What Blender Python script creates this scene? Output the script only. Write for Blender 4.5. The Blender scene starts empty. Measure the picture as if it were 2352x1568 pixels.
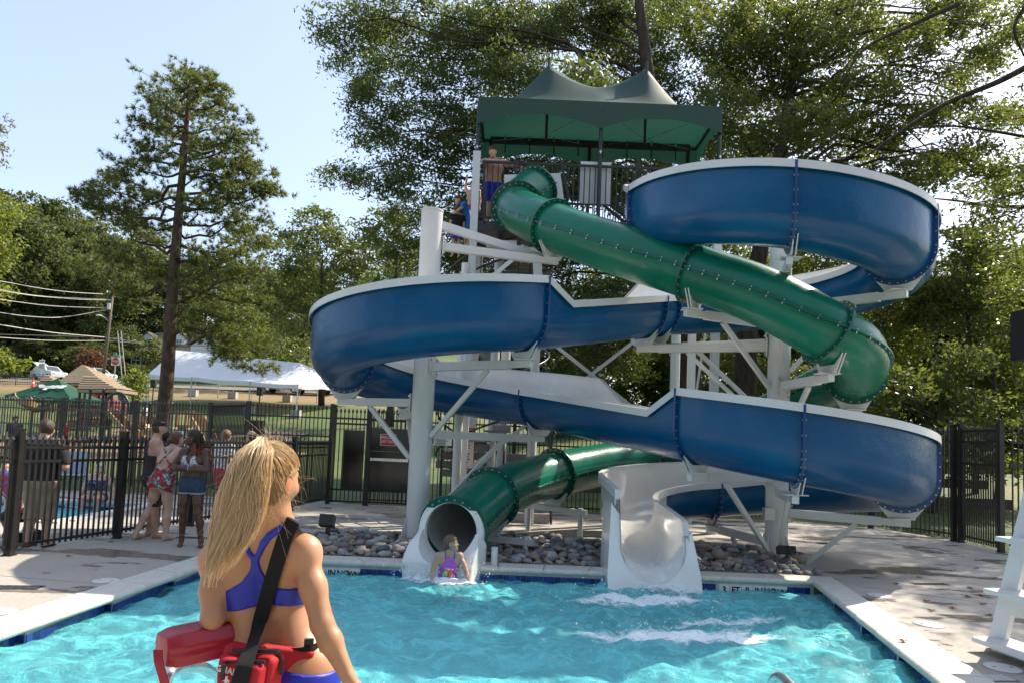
import bpy, bmesh, math, random
import numpy as np
from mathutils import Vector, Matrix
random.seed(7)
RNG = np.random.default_rng(11)
rad = math.radians
S = bpy.context.scene
COL = S.collection

# ------------------------------------------------------------------ camera, sky, sun, exposure
FPX, CX, CY = 1568.0, 1176.0, 910.0
_p, _r = rad(3.7), rad(2.35)
cF = np.array([0, math.cos(_p), math.sin(_p)])
_R0 = np.array([1.0, 0, 0]); _U0 = np.array([0, -math.sin(_p), math.cos(_p)])
cR = math.cos(_r) * _R0 + math.sin(_r) * _U0
cU = -math.sin(_r) * _R0 + math.cos(_r) * _U0
EYE = np.array([0, 0, 1.7])
cam_d = bpy.data.cameras.new('camera'); cam = bpy.data.objects.new('camera', cam_d); COL.objects.link(cam)
cam_d.sensor_width = 36; cam_d.lens = 36 * FPX / 2352.0
cam_d.shift_y = (CY - 784.0) / 2352.0
cam_d.clip_start = 0.05; cam_d.clip_end = 2000
cam.matrix_world = Matrix((( cR[0], cU[0], -cF[0], EYE[0]), (cR[1], cU[1], -cF[1], EYE[1]), (cR[2], cU[2], -cF[2], EYE[2]), (0, 0, 0, 1)))
S.camera = cam

SUN_EL, SUN_AZ = 47.0, 53.0          # azimuth measured from +Y (ahead) towards +X (right)
W = bpy.data.worlds.new('World'); S.world = W; W.use_nodes = True
_nt = W.node_tree; _nt.nodes.clear()
_sky = _nt.nodes.new('ShaderNodeTexSky'); _sky.sky_type = 'NISHITA'; _sky.sun_disc = False
_sky.sun_elevation = rad(SUN_EL); _sky.sun_rotation = rad(SUN_AZ)
_sky.altitude = 100; _sky.air_density = 1.0; _sky.dust_density = 2.0; _sky.ozone_density = 1.0
_bg = _nt.nodes.new('ShaderNodeBackground'); _bg.inputs['Strength'].default_value = 0.15
_wo = _nt.nodes.new('ShaderNodeOutputWorld')
_hz = _nt.nodes.new('ShaderNodeMix'); _hz.data_type = 'RGBA'; _hz.inputs[0].default_value = 0.5; _hz.inputs[7].default_value = (1.75, 1.95, 2.32, 1)   # even summer haze
_nt.links.new(_sky.outputs[0], _hz.inputs[6]); _nt.links.new(_hz.outputs[2], _bg.inputs[0]); _nt.links.new(_bg.outputs[0], _wo.inputs[0])
TOSUN = Vector((math.sin(rad(SUN_AZ)) * math.cos(rad(SUN_EL)), math.cos(rad(SUN_AZ)) * math.cos(rad(SUN_EL)), math.sin(rad(SUN_EL))))
_sd = bpy.data.lights.new('sun', 'SUN'); _sd.energy = 3.3; _sd.angle = rad(0.53); _sd.color = (1.0, 0.90, 0.75)
sun = bpy.data.objects.new('sun', _sd); COL.objects.link(sun)
sun.rotation_euler = (-TOSUN).to_track_quat('-Z', 'Y').to_euler(); sun.location = (20, 15, 30)
S.view_settings.view_transform = 'Standard'; S.view_settings.look = 'None'
S.view_settings.exposure = 1.38; S.view_settings.gamma = 1.0; S.view_settings.use_curve_mapping = False
S.render.engine = 'CYCLES'
cy = S.cycles
cy.use_denoising = True
cy.max_bounces = 10; cy.diffuse_bounces = 4; cy.glossy_bounces = 4; cy.transmission_bounces = 8; cy.transparent_max_bounces = 16
cy.sample_clamp_indirect = 6.0; cy.blur_glossy = 0.6
cy.caustics_reflective = False; cy.caustics_refractive = True

# ------------------------------------------------------------------ placement helpers
def ray(x, y): return cF + cR * ((x - CX) / FPX) - cU * ((y - CY) / FPX)
def at(x, y, d):
    k = ray(x, y); return EYE + k * (d / k[1])
def gnd(x, y, z=0.0):
    k = ray(x, y); return EYE + k * ((z - EYE[2]) / k[2])
def ppm(d): return FPX / d       # pixels per metre at depth d

# ------------------------------------------------------------------ materials
MATS = {}
def srgb(r, g, b):
    return tuple(((c / 255.0) / 12.92 if c <= 10 else (((c / 255.0) + 0.055) / 1.055) ** 2.4) for c in (r, g, b))
class NT:
    def __init__(s, m):
        m.use_nodes = True; s.t = m.node_tree; s.t.nodes.clear(); s.m = m
        s.out = s.t.nodes.new('ShaderNodeOutputMaterial')
    def n(s, typ, **kw):
        nd = s.t.nodes.new('ShaderNode' + typ)
        for k, v in kw.items():
            if k.startswith('_'): setattr(nd, k[1:], v)
            else:
                key = k.replace('__', ' ')
                if key in nd.inputs: nd.inputs[key].default_value = v
                else: nd.inputs[int(k[1:])].default_value = v
        return nd
    def l(s, a, b):
        s.t.links.new(a, b)
def rgba(c): return (c[0], c[1], c[2], 1.0)
def mat(name, col, rough=0.5, spec=0.5, metal=0.0, col2=None, nscale=4.0, ncontrast=(0.35, 0.65), bump=0.0, bscale=60.0, coat=0.0,
        rough2=None, coord='Object', sss=0.0, stretch=None, detail=4.0, emit=None):
    if name in MATS: return MATS[name]
    m = bpy.data.materials.new(name); g = NT(m)
    b = g.n('BsdfPrincipled')
    b.inputs['Base Color'].default_value = rgba(col); b.inputs['Roughness'].default_value = rough
    b.inputs['Specular IOR Level'].default_value = spec; b.inputs['Metallic'].default_value = metal
    b.inputs['Coat Weight'].default_value = coat; b.inputs['Coat Roughness'].default_value = 0.08
    if sss:
        b.inputs['Subsurface Weight'].default_value = sss; b.inputs['Subsurface Radius'].default_value = (1.0, 0.35, 0.18); b.inputs['Subsurface Scale'].default_value = 0.012
    g.l(b.outputs[0], g.out.inputs[0])
    tc = g.n('TexCoord'); vec = tc.outputs[coord]
    if stretch:
        mp = g.n('Mapping'); mp.inputs['Scale'].default_value = stretch; g.l(vec, mp.inputs[0]); vec = mp.outputs[0]
    if col2 is not None or rough2 is not None:
        nz = g.n('TexNoise', Scale=nscale, Detail=detail, Roughness=0.6); g.l(vec, nz.inputs['Vector'])
        mr = g.n('MapRange'); mr.inputs[1].default_value = ncontrast[0]; mr.inputs[2].default_value = ncontrast[1]
        g.l(nz.outputs[0], mr.inputs[0])
        if col2 is not None:
            mx = g.n('Mix', _data_type='RGBA'); mx.inputs[6].default_value = rgba(col); mx.inputs[7].default_value = rgba(col2)
            g.l(mr.outputs[0], mx.inputs[0]); g.l(mx.outputs[2], b.inputs['Base Color'])
        if rough2 is not None:
            m2 = g.n('MapRange'); m2.inputs[3].default_value = rough; m2.inputs[4].default_value = rough2
            g.l(mr.outputs[0], m2.inputs[0]); g.l(m2.outputs[0], b.inputs['Roughness'])
    if bump:
        n2 = g.n('TexNoise', Scale=bscale, Detail=3.0); g.l(vec, n2.inputs['Vector'])
        bp = g.n('Bump', Strength=bump); bp.inputs['Distance'].default_value = 0.02
        g.l(n2.outputs[0], bp.inputs['Height']); g.l(bp.outputs[0], b.inputs['Normal'])
    MATS[name] = m
    return m
def leafmat(name, col, col2, trans=0.45, rough=0.35, tcol=None, vscale=0.35, spec=0.38):
    """foliage: per-leaf hue variation, diffuse + gloss in front, translucency from behind"""
    if name in MATS: return MATS[name]
    m = bpy.data.materials.new(name); g = NT(m)
    ge = g.n('NewGeometry'); mx = g.n('Mix', _data_type='RGBA'); mx.inputs[6].default_value = rgba(col); mx.inputs[7].default_value = rgba(col2)
    g.l(ge.outputs['Random Per Island'], mx.inputs[0])
    b = g.n('BsdfPrincipled', Roughness=rough); b.inputs['Specular IOR Level'].default_value = spec
    g.l(mx.outputs[2], b.inputs['Base Color'])
    t = g.n('BsdfTranslucent')
    tc = tcol or (col2[0] * 2.6, col2[1] * 2.4, col2[2] * 1.2)
    mt = g.n('Mix', _data_type='RGBA'); mt.inputs[6].default_value = rgba(tc); mt.inputs[7].default_value = rgba([c * 1.5 for c in tc])
    g.l(ge.outputs['Random Per Island'], mt.inputs[0]); g.l(mt.outputs[2], t.inputs[0])
    s = g.n('MixShader'); s.inputs[0].default_value = trans
    g.l(b.outputs[0], s.inputs[1]); g.l(t.outputs[0], s.inputs[2]); g.l(s.outputs[0], g.out.inputs[0])
    MATS[name] = m
    return m

# ------------------------------------------------------------------ objects
def tag(o, label=None, cat=None, group=None, kind=None):
    if label: o['label'] = label
    if cat: o['category'] = cat
    if group: o['group'] = group
    if kind: o['kind'] = kind
    return o
def thing(name, label, cat, loc=(0, 0, 0), rotz=0.0, group=None):
    o = bpy.data.objects.new(name, None); COL.objects.link(o)
    o.empty_display_size = 0.1
    o.location = Vector([float(c) for c in loc]); o.rotation_euler = (0, 0, rotz)
    return tag(o, label, cat, group)
def wloc(o):
    v = np.zeros(3)
    while o is not None:
        v += np.array(o.location); o = o.parent
    return v
def mesh_np(name, V, Fc, mats, midx=None, smooth=False):
    """V (n,3); Fc: list of tuples or (m,k) int array"""
    me = bpy.data.meshes.new(name)
    V = np.asarray(V, np.float32)
    if isinstance(Fc, np.ndarray):
        k = Fc.shape[1]; n = len(Fc)
        me.vertices.add(len(V)); me.vertices.foreach_set('co', V.ravel())
        me.loops.add(n * k); me.loops.foreach_set('vertex_index', Fc.astype(np.int32).ravel())
        me.polygons.add(n); me.polygons.foreach_set('loop_start', np.arange(0, n * k, k, dtype=np.int32))
        try: me.polygons.foreach_set('loop_total', np.full(n, k, np.int32))
        except Exception: pass
    else:
        me.from_pydata([tuple(map(float, v)) for v in V], [], [tuple(int(i) for i in f) for f in Fc])
    for m in (mats if isinstance(mats, (list, tuple)) else [mats]): me.materials.append(m)
    if midx is not None: me.polygons.foreach_set('material_index', np.asarray(midx, np.int32))
    if smooth is not False:
        me.polygons.foreach_set('use_smooth', np.full(len(me.polygons), True))
    me.update(calc_edges=True); me.validate()
    if smooth not in (False, True):
        try: me.set_sharp_from_angle(angle=rad(smooth))
        except Exception: pass
    return me
def link(name, me, parent=None, loc=None):
    o = bpy.data.objects.new(name, me); COL.objects.link(o)
    if parent is not None: o.parent = parent
    if loc is not None: o.location = loc
    return o
def dup(root, loc=None, rotz=None, label=None, group=None, scale=None):
    r = root.copy(); COL.objects.link(r)
    if loc is not None: r.location = Vector([float(c) for c in loc])
    if rotz is not None: r.rotation_euler = (0, 0, rotz)
    if label: r['label'] = label
    if group: r['group'] = group
    if scale is not None: r.scale = (scale,) * 3 if not hasattr(scale, '__len__') else scale
    for ch in list(root.children):
        c = ch.copy(); COL.objects.link(c); c.parent = r
        for gch in ch.children:
            d = gch.copy(); COL.objects.link(d); d.parent = c
    return r
def frame(d, up=(0, 0, 1)):
    d = np.asarray(d, float); d = d / (np.linalg.norm(d) + 1e-12); up = np.asarray(up, float)
    s = np.cross(d, up)
    if np.linalg.norm(s) < 1e-6: s = np.cross(d, (0, 1, 0))
    s /= np.linalg.norm(s); u = np.cross(s, d)
    return s, u, d
def rotm(ax, ang):
    return np.array(Matrix.Rotation(ang, 3, ax))
class MB:
    def __init__(s): s.v = []; s.f = []; s.mi = []; s.n = 0
    def add(s, V, F, mi=0):
        V = np.asarray(V, float); s.v.append(V)
        for f in F: s.f.append(tuple(i + s.n for i in f)); s.mi.append(mi)
        s.n += len(V); return s
    def box(s, c, size, R=None, mi=0):
        hx = np.array(size) / 2.0
        P = np.array([[x, y, z] for x in (-1, 1) for y in (-1, 1) for z in (-1, 1)]) * hx
        if R is not None: P = P @ np.asarray(R).T
        return s.add(P + np.array(c), [(0, 1, 3, 2), (4, 6, 7, 5), (0, 4, 5, 1), (2, 3, 7, 6), (0, 2, 6, 4), (1, 5, 7, 3)], mi)
    def bar(s, a, b, w, h=None, up=(0, 0, 1), mi=0):
        """square bar a->b, width w (side), height h (up)"""
        h = h or w; a = np.array(a, float); b = np.array(b, float)
        sd, u, d = frame(b - a, up)
        P = [p + sd * x * w / 2 + u * y * h / 2 for p in (a, b) for x, y in ((-1, -1), (1, -1), (1, 1), (-1, 1))]
        return s.add(P, [(3, 2, 1, 0), (4, 5, 6, 7), (0, 1, 5, 4), (1, 2, 6, 5), (2, 3, 7, 6), (3, 0, 4, 7)], mi)
    def tube(s, pts, r, n=8, cap=True, mi=0):
        pts = np.asarray(pts, float); m = len(pts)
        r = np.full(m, r) if np.isscalar(r) else np.asarray(r, float)
        T = np.gradient(pts, axis=0) if m > 2 else np.array([pts[1] - pts[0]] * 2)
        sd, u, d = frame(T[0], (0, 0, 1) if abs(T[0][2]) < 0.95 * np.linalg.norm(T[0]) else (0, 1, 0))
        V = []
        for i in range(m):
            t = T[i] / (np.linalg.norm(T[i]) + 1e-12)
            sd = sd - t * (sd @ t); sd /= np.linalg.norm(sd) + 1e-12; u = np.cross(t, sd)
            a = np.arange(n) * 2 * math.pi / n
            V.append(pts[i] + r[i] * (np.cos(a)[:, None] * sd + np.sin(a)[:, None] * u))
        F = [(i * n + j, i * n + (j + 1) % n, (i + 1) * n + (j + 1) % n, (i + 1) * n + j) for i in range(m - 1) for j in range(n)]
        if cap: F += [tuple(range(n))[::-1], tuple((m - 1) * n + j for j in range(n))]
        return s.add(np.vstack(V), F, mi)
    def prism(s, poly, a, b, mi=0):
        """poly: list of 3D points (planar), extruded by vector from a to b"""
        P = np.asarray(poly, float); d = np.array(b, float) - np.array(a, float); n = len(P)
        F = [tuple(range(n))[::-1], tuple(range(n, 2 * n))] + [(i, (i + 1) % n, n + (i + 1) % n, n + i) for i in range(n)]
        return s.add(np.vstack([P, P + d]), F, mi)
    def ell(s, c, r, n=12, m=8, R=None, mi=0):
        th = np.linspace(0, math.pi, m + 1)[1:-1]; ph = np.arange(n) * 2 * math.pi / n
        V = [[0, 0, 1]] + [[math.sin(t) * math.cos(p), math.sin(t) * math.sin(p), math.cos(t)] for t in th for p in ph] + [[0, 0, -1]]
        V = np.array(V) * np.array(r if hasattr(r, '__len__') else (r,) * 3)
        if R is not None: V = V @ np.asarray(R).T
        F = [(0, 1 + j, 1 + (j + 1) % n) for j in range(n)]
        k = len(th)
        F += [(1 + i * n + j, 1 + (i + 1) * n + j, 1 + (i + 1) * n + (j + 1) % n, 1 + i * n + (j + 1) % n) for i in range(k - 1) for j in range(n)]
        F += [(1 + (k - 1) * n + j, 1 + k * n, 1 + (k - 1) * n + (j + 1) % n) for j in range(n)]
        return s.add(V + np.array(c), F, mi)
    def lathe(s, prof, c, n=16, R=None, mi=0):
        """prof: list of (r,z)"""
        a = np.arange(n) * 2 * math.pi / n
        V = np.vstack([np.c_[r * np.cos(a), r * np.sin(a), np.full(n, z)] for r, z in prof])
        if R is not None: V = V @ np.asarray(R).T
        m = len(prof)
        F = [(i * n + j, i * n + (j + 1) % n, (i + 1) * n + (j + 1) % n, (i + 1) * n + j) for i in range(m - 1) for j in range(n)]
        F += [tuple(range(n))[::-1], tuple((m - 1) * n + j for j in range(n))]
        return s.add(V + np.array(c), F, mi)
    def mesh(s, name, mats, smooth=False, off=None):
        V = np.vstack(s.v)
        if off is not None: V = V - np.asarray(off)
        me = mesh_np(name, V, s.f, mats, s.mi, smooth)
        bm = bmesh.new(); bm.from_mesh(me); bmesh.ops.recalc_face_normals(bm, faces=bm.faces); bm.to_mesh(me); bm.free()
        if smooth not in (False, True):
            try: me.set_sharp_from_angle(angle=rad(smooth))
            except Exception: pass
        return me
    def build(s, name, mats, parent=None, smooth=False, local=False):
        off = None if (parent is None or local) else wloc(parent)
        return link(name, s.mesh(name, mats, smooth, off), parent)
def single(mb, name, mats, label, cat, group=None, smooth=False, kind=None, base=None):
    """a thing that is one mesh; origin at base"""
    V = np.vstack(mb.v)
    if base is None: base = np.array([V[:, 0].mean(), V[:, 1].mean(), V[:, 2].min()])
    o = link(name, mb.mesh(name, mats, smooth, base), None, Vector([float(c) for c in base]))
    return tag(o, label, cat, group, kind)
def catmull(P, n=12, closed=False):
    P = np.asarray(P, float); out = []
    m = len(P)
    Q = np.vstack([2 * P[0] - P[1], P, 2 * P[-1] - P[-2]])
    for i in range(m - 1):
        p0, p1, p2, p3 = Q[i], Q[i + 1], Q[i + 2], Q[i + 3]
        for t in np.linspace(0, 1, n, endpoint=False):
            out.append(0.5 * ((2 * p1) + (-p0 + p2) * t + (2 * p0 - 5 * p1 + 4 * p2 - p3) * t * t + (-p0 + 3 * p1 - 3 * p2 + p3) * t ** 3))
    out.append(P[-1])
    return np.array(out)
def text_obj(s, name, txt, size, M, m, parent=None, extrude=0.001, align='CENTER'):
    """flat lettering; M: 4x4 placing the text's XY plane"""
    c = bpy.data.curves.new(name, 'FONT'); c.body = txt; c.size = size; c.extrude = extrude; c.align_x = align; c.align_y = 'CENTER'
    c.materials.append(m); c.resolution_u = 3
    o = bpy.data.objects.new(name, c); COL.objects.link(o)
    if parent is not None:
        M = Matrix.Translation(Vector([-float(k) for k in wloc(parent)])) @ M; o.parent = parent
    o.matrix_local = M; TEXTS.append(o)
    return o
TEXTS = []
def face_matrix(c, right, up):
    r = Vector([float(k) for k in right]).normalized(); u = Vector([float(k) for k in up]).normalized(); n = r.cross(u)
    return Matrix(((r[0], u[0], n[0], c[0]), (r[1], u[1], n[1], c[1]), (r[2], u[2], n[2], c[2]), (0, 0, 0, 1)))

WHITE = mat('white powder coat', (0.66, 0.66, 0.65), 0.32, 0.5, col2=(0.60, 0.60, 0.58), nscale=1.5, bump=0.03, bscale=90)
BLACK = mat('black powder coat', (0.014, 0.013, 0.013), 0.38, 0.5, col2=(0.022, 0.02, 0.018), nscale=6)
STEEL = mat('stainless steel', (0.6, 0.6, 0.6), 0.22, 0.5, 1.0, rough2=0.35, nscale=8)
GALV = mat('galvanised bolt', (0.55, 0.55, 0.53), 0.35, 0.5, 0.9)
# ------------------------------------------------------------------ terrain
def terr(x, y):
    x = np.asarray(x, float); y = np.asarray(y, float)
    l = np.interp(y, [18.5, 24, 40, 54, 62, 74, 90, 100, 130, 170, 260, 500], [-.02, .15, .9, 3.0, 4.2, 6.0, 7.6, 9.6, 17, 28, 36, 40])
    r = np.interp(y, [18, 22, 30, 45, 100, 500], [-.02, .3, 1.4, 2.6, 5, 12])
    t = np.clip((x + 2) / 8.0, 0, 1)
    return l * (1 - t) + r * t
def zt(x, y): return float(terr(x, y))
def pv(x, y): return [x, y, 0.0]
# grass
def grass_mat():
    m = bpy.data.materials.new('grass'); g = NT(m); b = g.n('BsdfPrincipled', Roughness=0.75); tc = g.n('TexCoord')
    n1 = g.n('TexNoise', Scale=0.22, Detail=6.0, Roughness=.65); g.l(tc.outputs['Object'], n1.inputs['Vector'])
    n2 = g.n('TexNoise', Scale=14.0, Detail=4.0, Roughness=.7); g.l(tc.outputs['Object'], n2.inputs['Vector'])
    cr = g.n('ValToRGB'); e = cr.color_ramp.elements
    e[0].position = .36; e[0].color = (.045, .085, .014, 1); e[1].position = .72; e[1].color = (.20, .16, .055, 1)
    k = e.new(.55); k.color = (.085, .12, .02, 1)
    g.l(n1.outputs[0], cr.inputs[0])
    mx = g.n('Mix', _data_type='RGBA', _blend_type='MULTIPLY'); mx.inputs[0].default_value = .75
    c2 = g.n('ValToRGB'); c2.color_ramp.elements[0].position = .3; c2.color_ramp.elements[0].color = (.45, .45, .4, 1); c2.color_ramp.elements[1].position = .7; c2.color_ramp.elements[1].color = (1.25, 1.25, 1.1, 1)
    g.l(n2.outputs[0], c2.inputs[0]); g.l(cr.outputs[0], mx.inputs[6]); g.l(c2.outputs[0], mx.inputs[7])
    # dry straw bank below the road
    sx = g.n('SeparateXYZ'); g.l(tc.outputs['Object'], sx.inputs[0])
    w1 = g.n('MapRange'); w1.inputs[1].default_value = 60; w1.inputs[2].default_value = 66; g.l(sx.outputs[1], w1.inputs[0])
    w2 = g.n('MapRange'); w2.inputs[1].default_value = 84; w2.inputs[2].default_value = 76; g.l(sx.outputs[1], w2.inputs[0])
    w3 = g.n('Math', _operation='MULTIPLY'); g.l(w1.outputs[0], w3.inputs[0]); g.l(w2.outputs[0], w3.inputs[1])
    mx2 = g.n('Mix', _data_type='RGBA'); mx2.inputs[7].default_value = (.24, .17, .08, 1); g.l(w3.outputs[0], mx2.inputs[0]); g.l(mx.outputs[2], mx2.inputs[6])
    g.l(mx2.outputs[2], b.inputs['Base Color'])
    bp = g.n('Bump', Strength=.8); bp.inputs['Distance'].default_value = .06; g.l(n2.outputs[0], bp.inputs['Height']); g.l(bp.outputs[0], b.inputs['Normal'])
    g.l(b.outputs[0], g.out.inputs[0]); return m
GRASS = grass_mat()
xs = np.concatenate([np.linspace(-420, -90, 16), np.linspace(-84, 60, 70), np.linspace(68, 420, 16)])
ys = np.concatenate([np.linspace(-200, 10, 8), np.linspace(14, 70, 57), np.linspace(73, 140, 24), np.linspace(150, 520, 14)])
gx, gy = np.meshgrid(xs, ys); gz = terr(gx, gy) - .03 + (gy > 20) * .06 * np.sin(gx * .7) * np.sin(gy * .53)
gz = np.where((gy < 16.2) & (abs(gx) < 60), -2.2, gz); gz = np.where((gy <= 18.3) & (gy >= 16.2) & (gx < -3.5), -.05, gz)
nx_, ny_ = len(xs), len(ys)
ii = np.arange((ny_ - 1) * nx_).reshape(ny_ - 1, nx_)[:, :-1].ravel()
me = mesh_np('ground', np.c_[gx.ravel(), gy.ravel(), gz.ravel()], np.c_[ii, ii + 1, ii + nx_ + 1, ii + nx_], GRASS, smooth=True)
tag(link('ground', me), kind='structure')
# ------------------------------------------------------------------ pool and deck
PBL, PBR, PFR, PFL = np.array([-3.70, 9.27]), np.array([4.12, 9.22]), np.array([2.93, 3.05]), np.array([-4.20, 3.05])
CWD = .34
OBL, OBR, OFR, OFL = np.array([-4.04, 9.61]), np.array([4.50, 9.56]), np.array([3.33, 2.7]), np.array([-4.56, 2.7])
def concrete():
    m = bpy.data.materials.new('pool deck concrete'); g = NT(m); b = g.n('BsdfPrincipled'); tc = g.n('TexCoord')
    big = g.n('TexNoise', Scale=.55, Detail=7.0, Roughness=.62); g.l(tc.outputs['Object'], big.inputs['Vector'])
    fine = g.n('TexNoise', Scale=22.0, Detail=6.0, Roughness=.7); g.l(tc.outputs['Object'], fine.inputs['Vector'])
    mp = g.n('Mapping'); mp.inputs['Scale'].default_value = (.9, 2.0, 1); g.l(tc.outputs['Object'], mp.inputs[0])
    wet = g.n('TexNoise', Scale=.62, Detail=9.0, Roughness=.58); g.l(mp.outputs[0], wet.inputs['Vector'])
    wr = g.n('MapRange'); wr.inputs[1].default_value = .55; wr.inputs[2].default_value = .575; g.l(wet.outputs[0], wr.inputs[0])
    # puddles keep near the pool: fade beyond the back of the deck
    c1 = g.n('Mix', _data_type='RGBA'); c1.inputs[6].default_value = (.34, .31, .27, 1); c1.inputs[7].default_value = (.44, .405, .355, 1)
    br = g.n('MapRange'); br.inputs[1].default_value = .3; br.inputs[2].default_value = .7; g.l(big.outputs[0], br.inputs[0]); g.l(br.outputs[0], c1.inputs[0])
    c2 = g.n('Mix', _data_type='RGBA', _blend_type='MULTIPLY'); c2.inputs[0].default_value = .5
    fr = g.n('ValToRGB'); fr.color_ramp.elements[0].position = .3; fr.color_ramp.elements[0].color = (.66, .66, .66, 1); fr.color_ramp.elements[1].position = .62; fr.color_ramp.elements[1].color = (1.1, 1.1, 1.1, 1)
    g.l(fine.outputs[0], fr.inputs[0]); g.l(c1.outputs[2], c2.inputs[6]); g.l(fr.outputs[0], c2.inputs[7])
    c3 = g.n('Mix', _data_type='RGBA', _blend_type='MULTIPLY'); c3.inputs[7].default_value = (.58, .55, .52, 1); g.l(wr.outputs[0], c3.inputs[0]); g.l(c2.outputs[2], c3.inputs[6])
    g.l(c3.outputs[2], b.inputs['Base Color'])
    rr = g.n('MapRange'); rr.inputs[3].default_value = .8; rr.inputs[4].default_value = .22; g.l(wr.outputs[0], rr.inputs[0]); g.l(rr.outputs[0], b.inputs['Roughness'])
    mp2 = g.n('Mapping'); mp2.inputs['Scale'].default_value = (3, 140, 1); g.l(tc.outputs['Object'], mp2.inputs[0])
    bro = g.n('TexNoise', Scale=1.0, Detail=2.0); g.l(mp2.outputs[0], bro.inputs['Vector'])
    bp = g.n('Bump', Strength=.25); bp.inputs['Distance'].default_value = .004; g.l(bro.outputs[0], bp.inputs['Height'])
    bp2 = g.n('Bump', Strength=.3); bp2.inputs['Distance'].default_value = .004; g.l(fine.outputs[0], bp2.inputs['Height']); g.l(bp.outputs[0], bp2.inputs['Normal']); g.l(bp2.outputs[0], b.inputs['Normal'])
    g.l(b.outputs[0], g.out.inputs[0]); return m
CONC = concrete()
KX0, KX1, KY0, KY1 = -17.0, -7.75, 11.9, 14.9      # wading pool behind the fence
dk = MB()
def poly(pts): dk.add([pv(*p) for p in pts], [tuple(range(len(pts)))])
poly([(-45, -8), OFL * 0 + (-4.56, -8), OFL, OBL, (-4.04, KY0), (-45, KY0)])
poly([(-45, KY0), (KX0, KY0), (KX0, KY1), (-45, KY1)])
poly([(KX1, KY0), (-4.04, KY0), (-4.04, KY1), (KX1, KY1)])
poly([(-45, KY1), (-4.04, KY1), (-4.04, 17.05), (-4.45, 17.2), (-5.0, 17.3), (-45, 17.6)])
poly([OBL, OBR, (4.5, 16.9), (2.4, 16.75), (-4.04, 16.85), (-4.04, KY1), (-4.04, KY0)])
poly([OBR, OFR, (3.33, -8), (16, -8), (16, 12.75), (9.4, 12.9), (9.45, 14.4), (8.7, 16.35), (7.0, 17.2), (4.5, 16.9)])
poly([(-4.56, -8), (3.33, -8), OFR, OFL])
deck = tag(dk.build('pool_deck', CONC), kind='structure')
# sealant joints in the deck
jm = mat('joint sealant', (.30, .29, .27), .7); jl = mat('pale joint sealant', (.62, .61, .58), .7)
for a, b_, m_ in (((3.52, 4.6), (9.2, 5.6), jl), ((4.6, 9.0), (8.0, 6.9), jm), ((5.2, 12.6), (8.9, 10.2), jm), ((-4.3, 7.4), (-6.1, 7.7), jm), ((-4.04, 10.6), (-5.7, 11.0), jm), ((-4.0, 14.0), (2.0, 14.2), jm), ((-.2, 12.6), (.2, 16.7), jm)):
    q = MB(); q.bar((*a, .0015), (*b_, .0015), .018, .003); q.build('expansion_joint', m_, deck)
for A_, B_ in ((OBL, OFL), (OBR, OFR), (OBL, OBR)):
    q = MB(); q.bar((*A_, .002), (*B_, .002), .024, .004); q.build('expansion_joint', jl, deck)
# pool shell
PLASTER = mat('pool plaster', (.80, .95, .94), .6, col2=(.74, .92, .92), nscale=1.2)
pool = tag(thing('swimming_pool', None, None, (0, 0, 0)), kind='structure')
sh = MB(); zb = -1.15
cs = [PBL, PBR, PFR, PFL]
sh.add([(*c, zb) for c in cs], [(0, 1, 2, 3)])
inn = [np.array([-3.70 + .0, 9.27]), np.array([4.12, 9.22]), PFR, PFL]
for k in range(4):
    a, b_ = cs[k], cs[(k + 1) % 4]; sh.add([(*a, zb), (*b_, zb), (*b_, -.235), (*a, -.235)], [(0, 1, 2, 3)])
tag(sh.build('pool_floor', PLASTER, pool))
TILE_A = mat('cobalt pool tile', (.010, .022, .15), .12, .6, col2=(.016, .035, .20), nscale=9)
TILE_B = mat('dark cobalt pool tile', (.008, .016, .10), .12, .6)
TILE_C = mat('worn cobalt pool tile', (.02, .05, .24), .16, .6)
TILE_W = mat('white marker tile', (.66, .67, .64), .2, .5)
GROUT = mat('pale grout', (.50, .52, .48), .8, col2=(.40, .42, .38), nscale=20)
COPE = mat('cast stone coping', (.60, .58, .52), .7, col2=(.50, .48, .42), nscale=9, ncontrast=(.4, .7), bump=.25, bscale=160, detail=8)
TS, TG = .0765, .004
_tm = MB(); _tm.box((0, -.005, 0), (TS - TG * 1.5, .010, .146))
TM = []
for m_ in (TILE_A, TILE_B, TILE_C, TILE_W): TM.append(_tm.mesh('pool_tile', m_))
_tw = MB(); _tw.box((0, -.005, 0), (.1425, .010, .146)); TMW = _tw.mesh('marker_tile', TILE_W)
INK = mat('black tile lettering', (.01, .01, .01), .4)
def put(me, name, c, rdir, parent, nrm):
    """place a mesh whose +x runs along rdir and whose -y faces nrm"""
    o = bpy.data.objects.new(name, me); COL.objects.link(o); o.parent = parent
    x = Vector((rdir[0], rdir[1], 0)).normalized(); y = Vector((-nrm[0], -nrm[1], 0)).normalized()
    o.matrix_local = Matrix(((x[0], y[0], 0, c[0]), (x[1], y[1], 0, c[1]), (0, 0, 1, c[2]), (0, 0, 0, 1)))
    return o
ZT = -.160
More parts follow.
